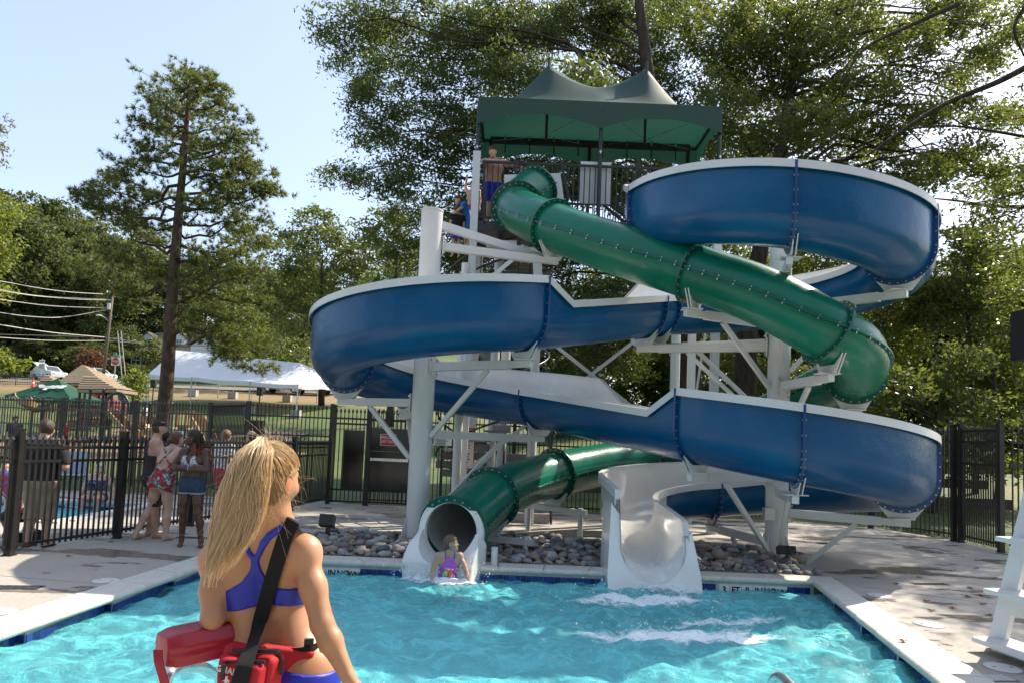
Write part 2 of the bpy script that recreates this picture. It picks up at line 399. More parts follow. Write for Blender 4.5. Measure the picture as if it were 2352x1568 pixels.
def tile_run(a, b, inward, markers=(), pool_=None):
    """one row of tiles from a to b (2D), facing inward; markers: list of (distance, [texts])"""
    a = np.array(a, float); b = np.array(b, float); inward = np.array(inward, float)
    if (b - a)[0] * -inward[1] - (b - a)[1] * -inward[0] < 0: a, b = b, a
    L = np.hypot(*(b - a)); d = (b - a) / L
    g_ = MB(); e = inward * .004
    g_.add([(*(a - inward * .004), -.235), (*(b - inward * .004), -.235), (*(b - inward * .004), -.058), (*(a - inward * .004), -.058)], [(0, 1, 2, 3)])
    g_.build('grout_bed', GROUT, pool)
    t = TS / 2; mk = sorted(markers); 
    while t < L - TS / 2:
        hit = [m for m in mk if m[0] <= t < m[0] + .152 * len(m[1])]
        if hit:
            m0 = hit[0]
            for q, s_ in enumerate(m0[1]):
                p = a + d * (m0[0] + .076 + q * .152)
                tl = put(TMW, 'marker_tile', (*p, ZT), d, pool, inward)
                if s_:
                    c = p + inward * .0115
                    k = dict(name='lettering', txt=s_, size=.105 if len(s_) < 4 else .078, m=INK, extrude=.0005)
                    o = text_obj(S, k['name'], k['txt'], k['size'], face_matrix((*c, ZT), (d[0], d[1], 0), (0, 0, 1)), INK, None)
                    o.data.offset = .0035; o.parent = tl; o.matrix_local = Matrix.Translation((0, -.0115, 0)) @ Matrix(((1, 0, 0, 0), (0, 0, -1, 0), (0, 1, 0, 0), (0, 0, 0, 1)))
                    o.scale = (.82 if len(s_) > 3 else 1, 1.15, 1)
            t = m0[0] + .152 * len(m0[1]) + TS / 2; mk.remove(m0); continue
        p = a + d * t
        me_ = TM[int(RNG.choice([0, 0, 0, 1, 2, 0]))]
        put(me_, 'pool_tile', (*p, ZT), d, pool, inward); t += TS
MARK = ['3', 'FT', '8', 'IN', 'NO', 'DIVING']
dB = (PBR - PBL) / np.hypot(*(PBR - PBL)); inB = np.array([dB[1], -dB[0]])
tile_run(PBL, PBR, inB, [(.86, MARK), (6.55, MARK)])
def saw(a, b, inward, cuts, mk=None):
    """side wall whose tile band steps: each panel leans out towards the camera"""
    a = np.array(a); b = np.array(b); L = np.hypot(*(b - a)); d = (b - a) / L
    for k in range(len(cuts) - 1):
        p, q = a + d * cuts[k] - inward * .085, a + d * cuts[k + 1]
        tile_run(p, q, inward, mk.get(k, ()) if mk else ())
        if k < len(cuts) - 2: tile_run(q, q - inward * .085, d)
dR = (PFR - PBR) / np.hypot(*(PFR - PBR)); saw(PBR, PFR, np.array([dR[1], -dR[0]]), [0, .95, 2.0, 3.05, 4.4, 5.7, 6.28])
dL = (PFL - PBL) / np.hypot(*(PFL - PBL)); saw(PBL, PFL, np.array([-dL[1], dL[0]]), [0, 1.25, 2.35, 3.45, 4.6, 6.2], {3: [(.53, MARK[4:])]})
# coping stones
def coping(a, b, oa, ob, n):
    for k in range(n):
        t0, t1 = k / n, (k + 1) / n; g_ = .0025 / np.hypot(*(b - a)) * 2
        P = [a + (b - a) * (t0 + g_), a + (b - a) * (t1 - g_), oa + (ob - oa) * (t1 - g_), oa + (ob - oa) * (t0 + g_)]
        inw = (P[0] - P[3]); inw /= np.hypot(*inw)
        V = []
        for side in (0, 1):
            i_, o_ = (P[0], P[3]) if side == 0 else (P[1], P[2])
            pr = [(o_, .004), (o_, .012), (i_ - inw * .02, .014)] + [(i_ + inw * (.002 + .036 * math.sin(rad(t))), -.022 + .036 * math.cos(rad(t))) for t in (10, 40, 70, 100, 130, 165)] + [(i_ - inw * .02, -.058), (o_, -.058)]
            V += [(*p, z) for p, z in pr]
        m = len(V) // 2
        F = [(j, (j + 1) % m, m + (j + 1) % m, m + j) for j in range(m)] + [tuple(range(m))[::-1], tuple(range(m, 2 * m))]
        q = MB(); q.add(V, F); q.build('coping_stone', COPE, pool, smooth=35)
coping(PBL, PBR, OBL, OBR, 13); coping(PBR, PFR, OBR, OFR, 10); coping(PFL, PBL, OFL, OBL, 10); coping(PFR, PFL, OFR, OFL, 12)
wp = tag(thing('wading_pool', None, None, (0, 0, 0)), kind='structure')
sh = MB(); kc = [(KX0, KY0), (KX1, KY0), (KX1, KY1), (KX0, KY1)]
sh.add([(*c, -.55) for c in kc], [(0, 1, 2, 3)])
for k in range(4): sh.add([(*kc[k], -.55), (*kc[(k + 1) % 4], -.55), (*kc[(k + 1) % 4], -.005), (*kc[k], -.005)], [(0, 1, 2, 3)])
sh.build('pool_floor', mat('wading pool plaster', (.45, .72, .85), .6), wp)
def kcope(a, b, n):
    a = np.array(a); b = np.array(b)
    for k in range(n): q = MB(); q.bar((*(a + (b - a) * (k + .01) / n), .005), (*(a + (b - a) * (k + .99) / n), .005), .32, .05); q.build('coping_stone', COPE, wp)
kcope((KX0, KY1 + .12), (KX1 + .2, KY1 + .12), 15); kcope((KX0, KY0 - .12), (KX1 + .2, KY0 - .12), 15); kcope((KX1 + .12, KY0 + .05), (KX1 + .12, KY1 - .05), 5)
tile_run((KX1 - 4.4, KY1 - .005), (KX1, KY1 - .005), np.array([0., -1.]), [(2.6, ['NO', 'DIVING'])])
# ------------------------------------------------------------------ water
WZ = -.150
def wave_height(X, Y, rng, amp=1.0):
    h = np.zeros_like(X)
    for k in range(60):
        lam = math.exp(rng.uniform(math.log(.11), math.log(.9))); th = rng.normal(-1.2, .9)
        kx, ky = math.cos(th) * 2 * math.pi / lam, math.sin(th) * 2 * math.pi / lam
        h += .0105 * lam ** .8 * .62 * np.sin(kx * X + ky * Y + rng.uniform(0, 6.28) + .8 * np.sin(.9 * X + rng.uniform(0, 6)))
    for (cx_, cy_, a_) in ((1.8, 8.3, .022), (-.7, 8.3, .014), (1.3, 6.6, .014)):
        r = np.hypot(X - cx_, Y - cy_); h += a_ * np.exp(-r / 1.3) * np.sin(r * 2 * math.pi / .42 + 2 * np.sin(3 * np.arctan2(Y - cy_, X - cx_))) 
    return h * amp
nu, nv = 300, 240
u = np.linspace(0, 1, nu); v = np.linspace(0, 1, nv) 
uu, vv = np.meshgrid(u, v)
X = ((PFL[0] - .1) * (1 - uu) + (PFR[0] + .1) * uu) * (1 - vv) + ((PBL[0] - .1) * (1 - uu) + (PBR[0] + .1) * uu) * vv
Y = (PFL[1] * (1 - uu) + PFR[1] * uu) * (1 - vv) + (PBL[1] * (1 - uu) + PBR[1] * uu) * vv + (vv - .5) * .1
Zw = WZ + wave_height(X, Y, np.random.default_rng(5))
ii = np.arange((nv - 1) * nu).reshape(nv - 1, nu)[:, :-1].ravel()
def water_mat(name, tint, scale=1.0, aer_scatter=.26):
    m = bpy.data.materials.new(name); g = NT(m); tc = g.n('TexCoord')
    n1 = g.n('TexNoise', Scale=13.0 * scale, Detail=4.0, Roughness=.58, Distortion=.7); g.l(tc.outputs['Object'], n1.inputs['Vector'])
    bp = g.n('Bump', Strength=.75); bp.inputs['Distance'].default_value = .035; g.l(n1.outputs[0], bp.inputs['Height'])
    n7 = g.n('TexNoise', Scale=34.0 * scale, Detail=3.0, Roughness=.6); g.l(tc.outputs['Object'], n7.inputs['Vector']); bq = g.n('Bump', Strength=.55); bq.inputs['Distance'].default_value = .018; g.l(n7.outputs[0], bq.inputs['Height']); g.l(bp.outputs[0], bq.inputs['Normal'])
    gl = g.n('BsdfGlossy', Roughness=.045); g.l(bq.outputs[0], gl.inputs['Normal'])
    rf = g.n('BsdfRefraction', Roughness=0.0, IOR=1.333); rf.inputs['Color'].default_value = rgba(tint); g.l(bp.outputs[0], rf.inputs['Normal'])
    fr = g.n('Fresnel', IOR=1.333); g.l(bp.outputs[0], fr.inputs['Normal'])
    ms = g.n('MixShader'); g.l(fr.outputs[0], ms.inputs[0]); g.l(rf.outputs[0], ms.inputs[1]); g.l(gl.outputs[0], ms.inputs[2])
    df = g.n('BsdfDiffuse'); df.inputs[0].default_value = (.20, .80, .85, 1); g.l(bp.outputs[0], df.inputs['Normal'])  # turquoise diffuse for bubbles, also standing in for light scattered in the water
    n5 = g.n('TexNoise', Scale=2.6, Detail=7.0, Roughness=.68, Distortion=1.4); g.l(tc.outputs['Object'], n5.inputs['Vector']); r5 = g.n('MapRange'); r5.inputs[1].default_value = .42; r5.inputs[2].default_value = .68; r5.inputs[3].default_value = aer_scatter * .6; r5.inputs[4].default_value = aer_scatter * 2.1; g.l(n5.outputs[0], r5.inputs[0])
    m2 = g.n('MixShader'); g.l(r5.outputs[0], m2.inputs[0]); g.l(ms.outputs[0], m2.inputs[1]); g.l(df.outputs[0], m2.inputs[2])
    g.l(m2.outputs[0], g.out.inputs[0]); return m
me = mesh_np('pool_water', np.c_[X.ravel(), Y.ravel(), Zw.ravel()], np.c_[ii, ii + 1, ii + nu + 1, ii + nu], water_mat('pool water', (.62, .97, 1.0)), smooth=True)
water = tag(link('pool_water', me), kind='structure')
kx, ky = np.meshgrid(np.linspace(KX0, KX1, 160), np.linspace(KY0, KY1, 60)); kz = -.14 + wave_height(kx, ky, np.random.default_rng(9), .7); ii = np.arange(59 * 160).reshape(59, 160)[:, :-1].ravel()
me = mesh_np('wading_pool_water', np.c_[kx.ravel(), ky.ravel(), kz.ravel()], np.c_[ii, ii + 1, ii + 161, ii + 160], water_mat('wading water', (.45, .85, 1.0), 1.0, .22), smooth=True); tag(link('wading_pool_water', me), kind='structure')
try:
    water.cycles.is_caustics_caster = True
    for o in pool.children: 
        if o.name.startswith('pool_floor'): o.cycles.is_caustics_receiver = True
    sun.data.cycles.is_caustics_light = True
except Exception as ex: print('caustics flags', ex)
# ------------------------------------------------------------------ water slides
def gel(name, col, col2, rough=0.17):
    """glossy gelcoat with faint fibre ripple and scuffs"""
    m = bpy.data.materials.new(name); g = NT(m)
    b = g.n('BsdfPrincipled'); tc = g.n('TexCoord')
    n1 = g.n('TexNoise', Scale=1.1, Detail=5.0, Roughness=0.6); g.l(tc.outputs['Object'], n1.inputs['Vector'])
    mr = g.n('MapRange'); mr.inputs[1].default_value = .35; mr.inputs[2].default_value = .68; g.l(n1.outputs[0], mr.inputs[0])
    mx = g.n('Mix', _data_type='RGBA'); mx.inputs[6].default_value = rgba(col); mx.inputs[7].default_value = rgba(col2); g.l(mr.outputs[0], mx.inputs[0])
    # scuffs
    mp = g.n('Mapping'); mp.inputs['Scale'].default_value = (2.0, 2.0, 26.0); g.l(tc.outputs['Object'], mp.inputs[0])
    n2 = g.n('TexNoise', Scale=1.6, Detail=6.0, Roughness=0.7); g.l(mp.outputs[0], n2.inputs['Vector'])
    m2 = g.n('MapRange'); m2.inputs[1].default_value = .62; m2.inputs[2].default_value = .85; m2.inputs[4].default_value = 0.5; g.l(n2.outputs[0], m2.inputs[0])
    mx2 = g.n('Mix', _data_type='RGBA'); mx2.inputs[7].default_value = rgba([min(1, c * 1.6 + .05) for c in col2]); g.l(m2.outputs[0], mx2.inputs[0]); g.l(mx.outputs[2], mx2.inputs[6])
    g.l(mx2.outputs[2], b.inputs['Base Color'])
    r2 = g.n('MapRange'); r2.inputs[3].default_value = rough; r2.inputs[4].default_value = rough + .13; g.l(n1.outputs[0], r2.inputs[0]); g.l(r2.outputs[0], b.inputs['Roughness'])
    n3 = g.n('TexNoise', Scale=26.0, Detail=3.0, Roughness=0.55); g.l(tc.outputs['Object'], n3.inputs['Vector'])
    n4 = g.n('TexNoise', Scale=3.0, Detail=2.0); g.l(tc.outputs['Object'], n4.inputs['Vector'])
    ad = g.n('Math', _operation='MULTIPLY_ADD'); ad.inputs[1].default_value = 4.0; g.l(n4.outputs[0], ad.inputs[0]); g.l(n3.outputs[0], ad.inputs[2])
    bp = g.n('Bump', Strength=0.22); bp.inputs['Distance'].default_value = 0.012; g.l(ad.outputs[0], bp.inputs['Height']); g.l(bp.outputs[0], b.inputs['Normal'])
    b.inputs['Coat Weight'].default_value = 0.0; b.inputs['Specular IOR Level'].default_value = 0.36
    g.l(bp.outputs[0], b.inputs['Coat Normal'])
    g.l(b.outputs[0], g.out.inputs[0]); MATS[name] = m
    return m
BLUE = gel('blue gelcoat', (0.001, 0.066, 0.178), (0.0015, 0.088, 0.215))
GREEN = gel('green gelcoat', (0.002, 0.12, 0.07), (0.004, 0.155, 0.095))
FLANGE_G = mat('green flange', (0.003, 0.085, 0.055), 0.3, bump=.05)
FLANGE_B = mat('blue flange', (0.004, 0.05, 0.17), 0.3, bump=.05)
CREAM = mat('white gelcoat', (0.80, 0.79, 0.76), 0.18, 0.5, col2=(0.72, 0.71, 0.68), nscale=2.0, bump=0.02, bscale=20, coat=.3)
INNER = mat('worn slide lining', (0.42, 0.42, 0.40), 0.25, 0.5, col2=(0.34, 0.34, 0.32), nscale=3.0, coat=.3)

# ---- blue figure-eight flume: right loop, crossing, left loop, crossing, right loop, run-out
Q = [4.091, 10.863, 1.846, -1.027, 11.405, 1.852]
BW, HL, HH = 0.438, 0.662, 1.022
ZN = [4.901, 4.22, 4.06, 3.746, 3.014, 2.46, 1.974, 1.492, 0.982, 0.47]
def blue_path():
    cxr, cyr, rr, cxl, cyl, rl = Q
    A = np.array([cxr, cyr]); B = np.array([cxl, cyl]); D = B - A; d = np.hypot(*D); phi = math.atan2(D[1], D[0])
    th = math.acos((rr + rl) / d); a1 = phi - th; a2 = phi + th
    def arc(c, r, t0, t1, n):
        t = np.linspace(t0, t1, n); return np.c_[c[0] + r * np.cos(t), c[1] + r * np.sin(t)]
    t0 = rad(172)
    s1 = arc(A, rr, t0, 2 * math.pi + a1, 80)
    s0 = s1[0] + np.array([0.12, 1.0]) * np.linspace(1.9, 0.06, 12)[:, None]     # straight start tub from the deck
    b0 = a1 + math.pi; b1 = a2 + math.pi
    while b0 < b1: b0 += 2 * math.pi
    s2 = arc(B, rl, b0, b1, 80)
    c0 = a2
    while c0 > math.pi * 1.5: c0 -= 2 * math.pi
    s3 = arc(A, rr, c0, 2 * math.pi + math.pi / 2, 84)
    lin = lambda a, b, n: a + (b - a) * np.linspace(0, 1, n + 2)[1:-1, None]
    L1 = lin(s1[-1], s2[0], 28); L2 = lin(s2[-1], s3[0], 28)
    # run-out: from the back of the right loop curving towards the pool
    c = np.array([3.45, 11.05]); r4 = s3[-1][1] - c[1]
    L3 = lin(s3[-1], np.array([c[0], s3[-1][1]]), 8)
    s4 = arc(c, 1.0, math.pi / 2, math.pi, 36); s4 = c + (s4 - c) * np.array([1.50, r4])
    L4 = lin(s4[-1], np.array([1.95, 8.97]), 26)
    parts = [s0, s1, L1, s2, L2, s3, L3, s4, L4]
    idx = np.cumsum([0] + [len(p) for p in parts])
    xy = np.vstack(parts); seg = np.r_[0, np.cumsum(np.hypot(*np.diff(xy, axis=0).T))]
    I = lambda k, fr: seg[int(idx[k] + (idx[k + 1] - 1 - idx[k]) * fr)]
    kn = [0, I(1, 0), I(1, .4), I(1, .75), I(1, 1), I(3, 0), I(3, .5), I(3, 1), I(5, 0), I(5, .45), I(5, 1), I(7, 1), I(8, 1)]
    zz = [5.85] + ZN + [0.17, 0.04]
    z = np.interp(seg, kn, zz)
    k = np.ones(13) / 13.0
    z = np.convolve(np.pad(z, 6, mode='edge'), k, 'valid')
    for k_ in range(4): z[-4 + k_] -= .16 * ((k_ + 1) / 4) ** 1.3      # the lip dips to the water
    return xy, z, seg, idx
bxy, bz, bseg, bidx = blue_path()
def ramp(i0, i1, n):
    """1 between point indices i0..i1, sharp sloping ends"""
    w = np.zeros(n); w[i0:i1 + 1] = 1.0
    k = 4
    for j in range(k):
        if i0 - 1 - j >= 0: w[i0 - 1 - j] = max(w[i0 - 1 - j], 1 - (j + 1) / k)
        if i1 + 1 + j < n: w[i1 + 1 + j] = max(w[i1 + 1 + j], 1 - (j + 1) / k)
    return w
nB = len(bxy)
rightHigh = np.maximum(ramp(bidx[1], bidx[2] + 3, nB), ramp(bidx[5], nB - 1, nB))
rightHigh[bidx[0]:bidx[1]] = 1
leftHigh = ramp(bidx[3], bidx[4] + 9, nB)
hR = HL + (HH - HL) * rightHigh; hL = HL + (HH - HL) * leftHigh
# the run-out end is cut on a slant down to the water
_e0 = bidx[8]
for i in range(_e0, nB):
    lim = max(0.02, (bxy[i, 1] - 8.97) / 0.42)
    hR[i] = min(hR[i], lim); hL[i] = min(hL[i], lim)
# the run-out: tall white outer wall, lower inner wall
tT = np.gradient(bxy, axis=0); tT /= np.hypot(*tT.T)[:, None]; nN = np.c_[tT[:, 1], -tT[:, 0]]      # nN: right of travel
def prof(i, t):
    """outer profile at point i, shell offset t inward; from left rim to right rim"""
    w = BW - t; z0 = bz[i] + t
    pts = []
    am = lambda h: 90.0 if h >= BW else math.degrees(math.acos((BW - max(h, .004)) / BW))
    for h in np.linspace(max(hL[i], BW), BW, 4): pts.append((-w * math.sin(rad(am(hL[i]))), (h if hL[i] >= BW else hL[i]) + bz[i]))
    for a in np.linspace(-am(hL[i]), am(hR[i]), 15)[1:-1]: pts.append((w * math.sin(rad(a)), bz[i] + BW - w * math.cos(rad(a))))
    for h in np.linspace(BW, max(hR[i], BW), 4): pts.append((w * math.sin(rad(am(hR[i]))), (h if hR[i] >= BW else hR[i]) + bz[i]))
    return np.array([[bxy[i, 0] + nN[i, 0] * o, bxy[i, 1] + nN[i, 1] * o, z] for o, z in pts])
blue = thing('open_water_slide', 'blue open flume water slide with white rims winding in a figure eight', 'water slide', (1.8, 9.2, 0))
def flume(i0, i1, mats=(BLUE, CREAM)):
    mb = MB(); K = 21
    rows = []
    for i in range(i0, i1 + 1): rows.append(prof(i, 0.0))
    n = len(rows)
    grid = lambda fl: [(a * K + b, a * K + b + 1, (a + 1) * K + b + 1, (a + 1) * K + b) if not fl else (a * K + b, (a + 1) * K + b, (a + 1) * K + b + 1, a * K + b + 1) for a in range(n - 1) for b in range(K - 1)]
    V = np.vstack(rows); V2 = np.vstack([prof(i, 0.014) for i in range(i0, i1 + 1)])
    me = mesh_np('flume_section', np.vstack([V, V2]) - wloc(blue), [tuple(f) for f in grid(False)] + [tuple(j + len(V) for j in f) for f in grid(True)], list(mats),
                 [0] * ((n - 1) * (K - 1)) + [1] * ((n - 1) * (K - 1)), True)
    return link('flume_section', me, blue)
def sidept(i, side, o, h):
    """point at index i on side (-1 left / +1 right), o outward of the wall, h above trough bottom"""
    return np.array([bxy[i, 0] + nN[i, 0] * side * (BW + o), bxy[i, 1] + nN[i, 1] * side * (BW + o), bz[i] + h])
def rim(side, i0, i1, parent=None):
    """white folded rim along one wall: rectangular section with outward lip"""
    mb = MB(); V = []
    H = hR if side > 0 else hL
    for i in range(i0, i1 + 1):
        h = H[i]
        for o, dh in ((-0.03, 0.012), (0.052, 0.012), (0.058, -0.095), (0.046, -0.097), (0.040, -0.01), (-0.03, -0.01)):
            V.append(sidept(i, side, o, h + dh))
    n = i1 - i0 + 1; K = 6
    F = [(a * K + b, a * K + (b + 1) % K, (a + 1) * K + (b + 1) % K, (a + 1) * K + b) for a in range(n - 1) for b in range(K)]
    F += [tuple(range(K)), tuple((n - 1) * K + b for b in range(K))]
    mb.add(V, F)
    return mb.build('rim', WHITE, blue, smooth=35)
def near_idx(i): return int(max(0, min(nB - 1, i)))
joints = []
a, b = bidx[1], bidx[2]; n1 = b - a
def _px(P): v = np.asarray(P) - EYE; return CX + FPX * (v @ cR) / (v @ cF)
def idx_at(i0, i1, side, h, px):
    c = [abs(_px([bxy[i, 0] + nN[i, 0] * side * BW, bxy[i, 1] + nN[i, 1] * side * BW, bz[i] + h]) - px) for i in range(i0, i1)]
    return i0 + int(np.argmin(c))
_m1, _m3 = (bidx[1] + bidx[2]) // 2, (bidx[5] + bidx[6]) // 2
J = [bidx[1] + 2, idx_at(bidx[1], bidx[1] + int(n1 * .5), 1, .6, 1832), idx_at(bidx[1] + int(n1 * .45), bidx[1] + int(n1 * .75), 0, 0, 2064), bidx[2] + 3, idx_at(bidx[2] + 6, bidx[3] - 4, -1, .3, 1625), bidx[3], idx_at(bidx[3], bidx[3] + 45, -1, .6, 742), bidx[3] + 54, idx_at(bidx[4], bidx[5] - 4, 1, .3, 1188), bidx[5], idx_at(bidx[5], bidx[5] + 42, 1, .6, 1838), idx_at(bidx[5] + 36, bidx[5] + 64, 0, 0, 2070), bidx[6] + 3, bidx[7] + 16, bidx[8] + 2]
assert all(x < y for x, y in zip(J[:-1], J[1:])), J
cuts = [0] + J + [nB - 1]
for k in range(len(cuts) - 1):
    white = cuts[k] >= bidx[7] + 16
    flume(cuts[k], cuts[k + 1], (CREAM, CREAM) if white else (BLUE, CREAM))
    for sd in (-1, 1):
        i0, i1 = cuts[k], cuts[k + 1]
        if i1 == nB - 1: i1 = [q for q in range(_e0, nB) if bxy[q, 1] > (9.33 if sd > 0 else 9.19)][-1]
        rim(sd, i0, i1)
def flange(i, mf=None):
    """U-shaped bolted joint; returns ring with the bolts as one joined part"""
    mb = MB(); K = 21; P = prof(i, 0.0); c = np.array([bxy[i, 0], bxy[i, 1], bz[i] + BW])
    t = np.array([tT[i, 0], tT[i, 1], 0.0]); V = []
    for s_ in (-0.016, 0.016):
        for b in range(K):
            d = P[b] - c; d[2] = min(d[2], 0.0); d /= np.linalg.norm(d) + 1e-9
            V += [P[b] - d * 0.004 + t * s_, P[b] + d * 0.062 + t * s_]
    F = []
    for b in range(K - 1):
        q = 2 * b; w2 = 2 * K
        F += [(q, q + 1, q + 3, q + 2), (w2 + q, w2 + q + 2, w2 + q + 3, w2 + q + 1), (q + 1, w2 + q + 1, w2 + q + 3, q + 3)]
    lo = [k for k in range(K)]
    mb.add(V, F)
    fl = mb.build('flange', FLANGE_B, blue)
    bo = MB()
    for b in range(1, K - 1):
        if b % 1: continue
        d = P[b] - c; d[2] = min(d[2], 0.0); d /= np.linalg.norm(d) + 1e-9
        q = P[b] + d * 0.036
        bo.bar(q - t * 0.028, q + t * 0.028, 0.016)
    o = bo.build('bolts', GALV, fl); o['kind'] = 'stuff'
for i in J[:-2]: flange(i)
# triangular closing gussets where the high wall steps down are part of the sloping wall (ramp); run-out below
i8 = bidx[8]

# slanted white end plate round the U of the run-out
ZL = float(bz[-1])
def slant(o, z): return np.array([1.95 + o, 8.965 + 0.42 * max(z - ZL, -.2), z])
ep = MB()
def endplate(side, top):
    # travel is -y: right of travel is -x ; side -1 => picture left
    bi = BW - .022; inner = [(side * bi * math.sin(rad(a)), .012 + ZL + BW - bi * math.cos(rad(a))) for a in np.linspace(0, 90, 10)] + [(side * bi, ZL + h) for h in np.linspace(BW + .1, top, 4)]
    outer = [(side * (BW + .115 + .05 * max(0, .5 - z)), z) for _, z in inner]
    outer = [(side * .0, -.3)] + [(side * (BW + .19), -.3)] + [(side * (BW + .175 - .09 * max(0, z) / top), z) for z in np.linspace(-.2, top + ZL, 12)]
    n = len(inner); m = len(outer)
    PI = [slant(*p) for p in inner]; PO = [slant(*p) for p in outer]
    back = np.array([0, .06, .01]); V = PI + PO + [p + back for p in PI] + [p + back for p in PO]
    T = n + m; F = [tuple(list(range(n)) + [n + m - 1 - k for k in range(m)]), tuple([T + k for k in list(range(n)) + [n + m - 1 - j for j in range(m)]][::-1])]
    # triangulate the front as strips between inner and outer
    F = []
    for k in range(n - 1):
        k2 = min(m - 1, k + 1)
        F.append((k, k + 1, n + min(m - 1, k + 2), n + min(m - 1, k + 1))); F.append((T + k, T + n + min(m - 1, k + 1), T + n + min(m - 1, k + 2), T + k + 1))
    F.append((0, n + 1, n)); 
    for k in range(m - 1): F.append((n + k, n + k + 1, T + n + k + 1, T + n + k))
    F.append((n - 1, n + m - 1, T + n + m - 1, T + n - 1))
    ep.add(V, F)
    # deep outer cheek running back along the flume
    po = [slant(*p) for p in outer[1:]]
    q = [p + np.array([0, .75, 0]) for p in po]; c = len(po)
    inw = np.array([-side * .03, 0, 0])
    ep.add(po + q, [(j, j + 1, c + j + 1, c + j) for j in range(c - 1)])
endplate(-1, HH + .0); endplate(1, HL + .02)
_o = ep.build('end_plate', CREAM, blue, smooth=40)

# ---- green enclosed tube
TR = 0.415
GP = [(1236, 436, 13.9), (1185, 476, 13.0), (1269, 521, 11.75), (1430, 577, 10.85), (1591, 625, 10.2), (1755, 683, 9.6), (1902, 764, 9.35), (1968, 812, 9.85), (1962, 858, 10.75), (1890, 893, 11.95), (1745, 965, 13.3),
      (1520, 1054, 13.95), (1400, 1064, 13.6), (1274, 1088, 12.7), (1190, 1113, 11.7), (1128, 1141, 10.8), (1078, 1182, 10.15), (1041, 1217, 9.6)]
GC = np.array([at(*p) for p in GP]); NSEG = 10
GC[0, 1] = 13.75
gpath = catmull(GC, NSEG)
def smooth_path(P, it=3):
    for _ in range(it): P[1:-1] = (P[:-2] + 2 * P[1:-1] + P[2:]) / 4
    return P
gpath = smooth_path(gpath, 4)
nG = len(gpath); gT = np.gradient(gpath, axis=0); gT /= np.linalg.norm(gT, axis=1)[:, None]
def gframe(i):
    t = gT[i]; s = np.cross(t, (0, 0, 1)); s /= np.linalg.norm(s); return s, np.cross(s, t), t
green = thing('tube_water_slide', 'green enclosed tube water slide curling down from the tower to the pool', 'water slide', (-0.7, 9.4, 0))
def gsec(i0, i1):
    K = 28; V = []; V2 = []
    for i in range(i0, i1 + 1):
        s, u, t = gframe(i)
        for k in range(K):
            a = 2 * math.pi * k / K; d = s * math.cos(a) + u * math.sin(a)
            V.append(gpath[i] + d * TR); V2.append(gpath[i] + d * (TR - .016))
    n = i1 - i0 + 1; L = len(V)
    F = [(a * K + b, a * K + (b + 1) % K, (a + 1) * K + (b + 1) % K, (a + 1) * K + b) for a in range(n - 1) for b in range(K)]
    F2 = [tuple(j + L for j in f[::-1]) for f in F]
    me = mesh_np('tube_section', np.array(V + V2) - wloc(green), F + F2, [GREEN, INNER], [0] * len(F) + [1] * len(F2), True)
    o = link('tube_section', me, green)
    sm = MB(); bo = MB()
    for sd in (-1, 1):
        pts = []
        for i in range(i0, i1 + 1):
            s, u, t = gframe(i); pts.append((gpath[i] + s * sd * (TR - .005), gpath[i] + s * sd * (TR + .045), u))
        V = []
        for p, q, u in pts: V += [p + u * .012, q + u * .012, q - u * .012, p - u * .012]
        m = len(pts)
        sm.add(V, [(a * 4 + b, a * 4 + (b + 1) % 4, (a + 1) * 4 + (b + 1) % 4, (a + 1) * 4 + b) for a in range(m - 1) for b in range(4)])
        for (p, q, u) in pts[1:-1:2]: bo.bar(q - (q - p) * .35 + u * .03, q - (q - p) * .35 - u * .04, .014)
    fo = sm.build('seam', FLANGE_G, o); b_ = bo.build('bolts', GALV, o); b_['kind'] = 'stuff'
    return o
def gflange(i, extra=.075):
    s, u, t = gframe(i); K = 32; V = []
    for off, r in ((-.018, TR - .002), (-.018, TR + extra), (.018, TR + extra), (.018, TR - .002)):
        for k in range(K):
            a = 2 * math.pi * k / K; V.append(gpath[i] + t * off + (s * math.cos(a) + u * math.sin(a)) * r)
    F = [(a * K + b, a * K + (b + 1) % K, ((a + 1) % 4) * K + (b + 1) % K, ((a + 1) % 4) * K + b) for a in range(4) for b in range(K)]
    mb = MB(); mb.add(V, F); o = mb.build('flange', FLANGE_G, green, smooth=40)
    bo = MB()
    for k in range(24):
        a = 2 * math.pi * (k + .5) / 24; q = gpath[i] + (s * math.cos(a) + u * math.sin(a)) * (TR + .043)
        bo.bar(q - t * .03, q + t * .03, .022)
    b_ = bo.build('bolts', GALV, o); b_['kind'] = 'stuff'
GJ = [1, 1 * NSEG, 2 * NSEG, 4 * NSEG, 6 * NSEG, 8 * NSEG, 11 * NSEG, 13 * NSEG, 15 * NSEG, 17 * NSEG]
gc = [0] + GJ[1:]
for a, b in zip(gc[:-1], gc[1:]): gsec(a, b)
for i in GJ: gflange(i, .095 if i in (GJ[-1], GJ[1]) else .075)
# white mounting panel at the tower end
pc = gpath[0] + np.array([0.05, .06, 0]); mb = MB()
ppts = [at(1158, 402, 13.72), at(1287, 398, 13.72), at(1300, 492, 13.72), at(1160, 492, 13.72)]
mb.prism(ppts, (0, 0, 0), (0, .07, 0)); mb.build('mounting_panel', WHITE, green)
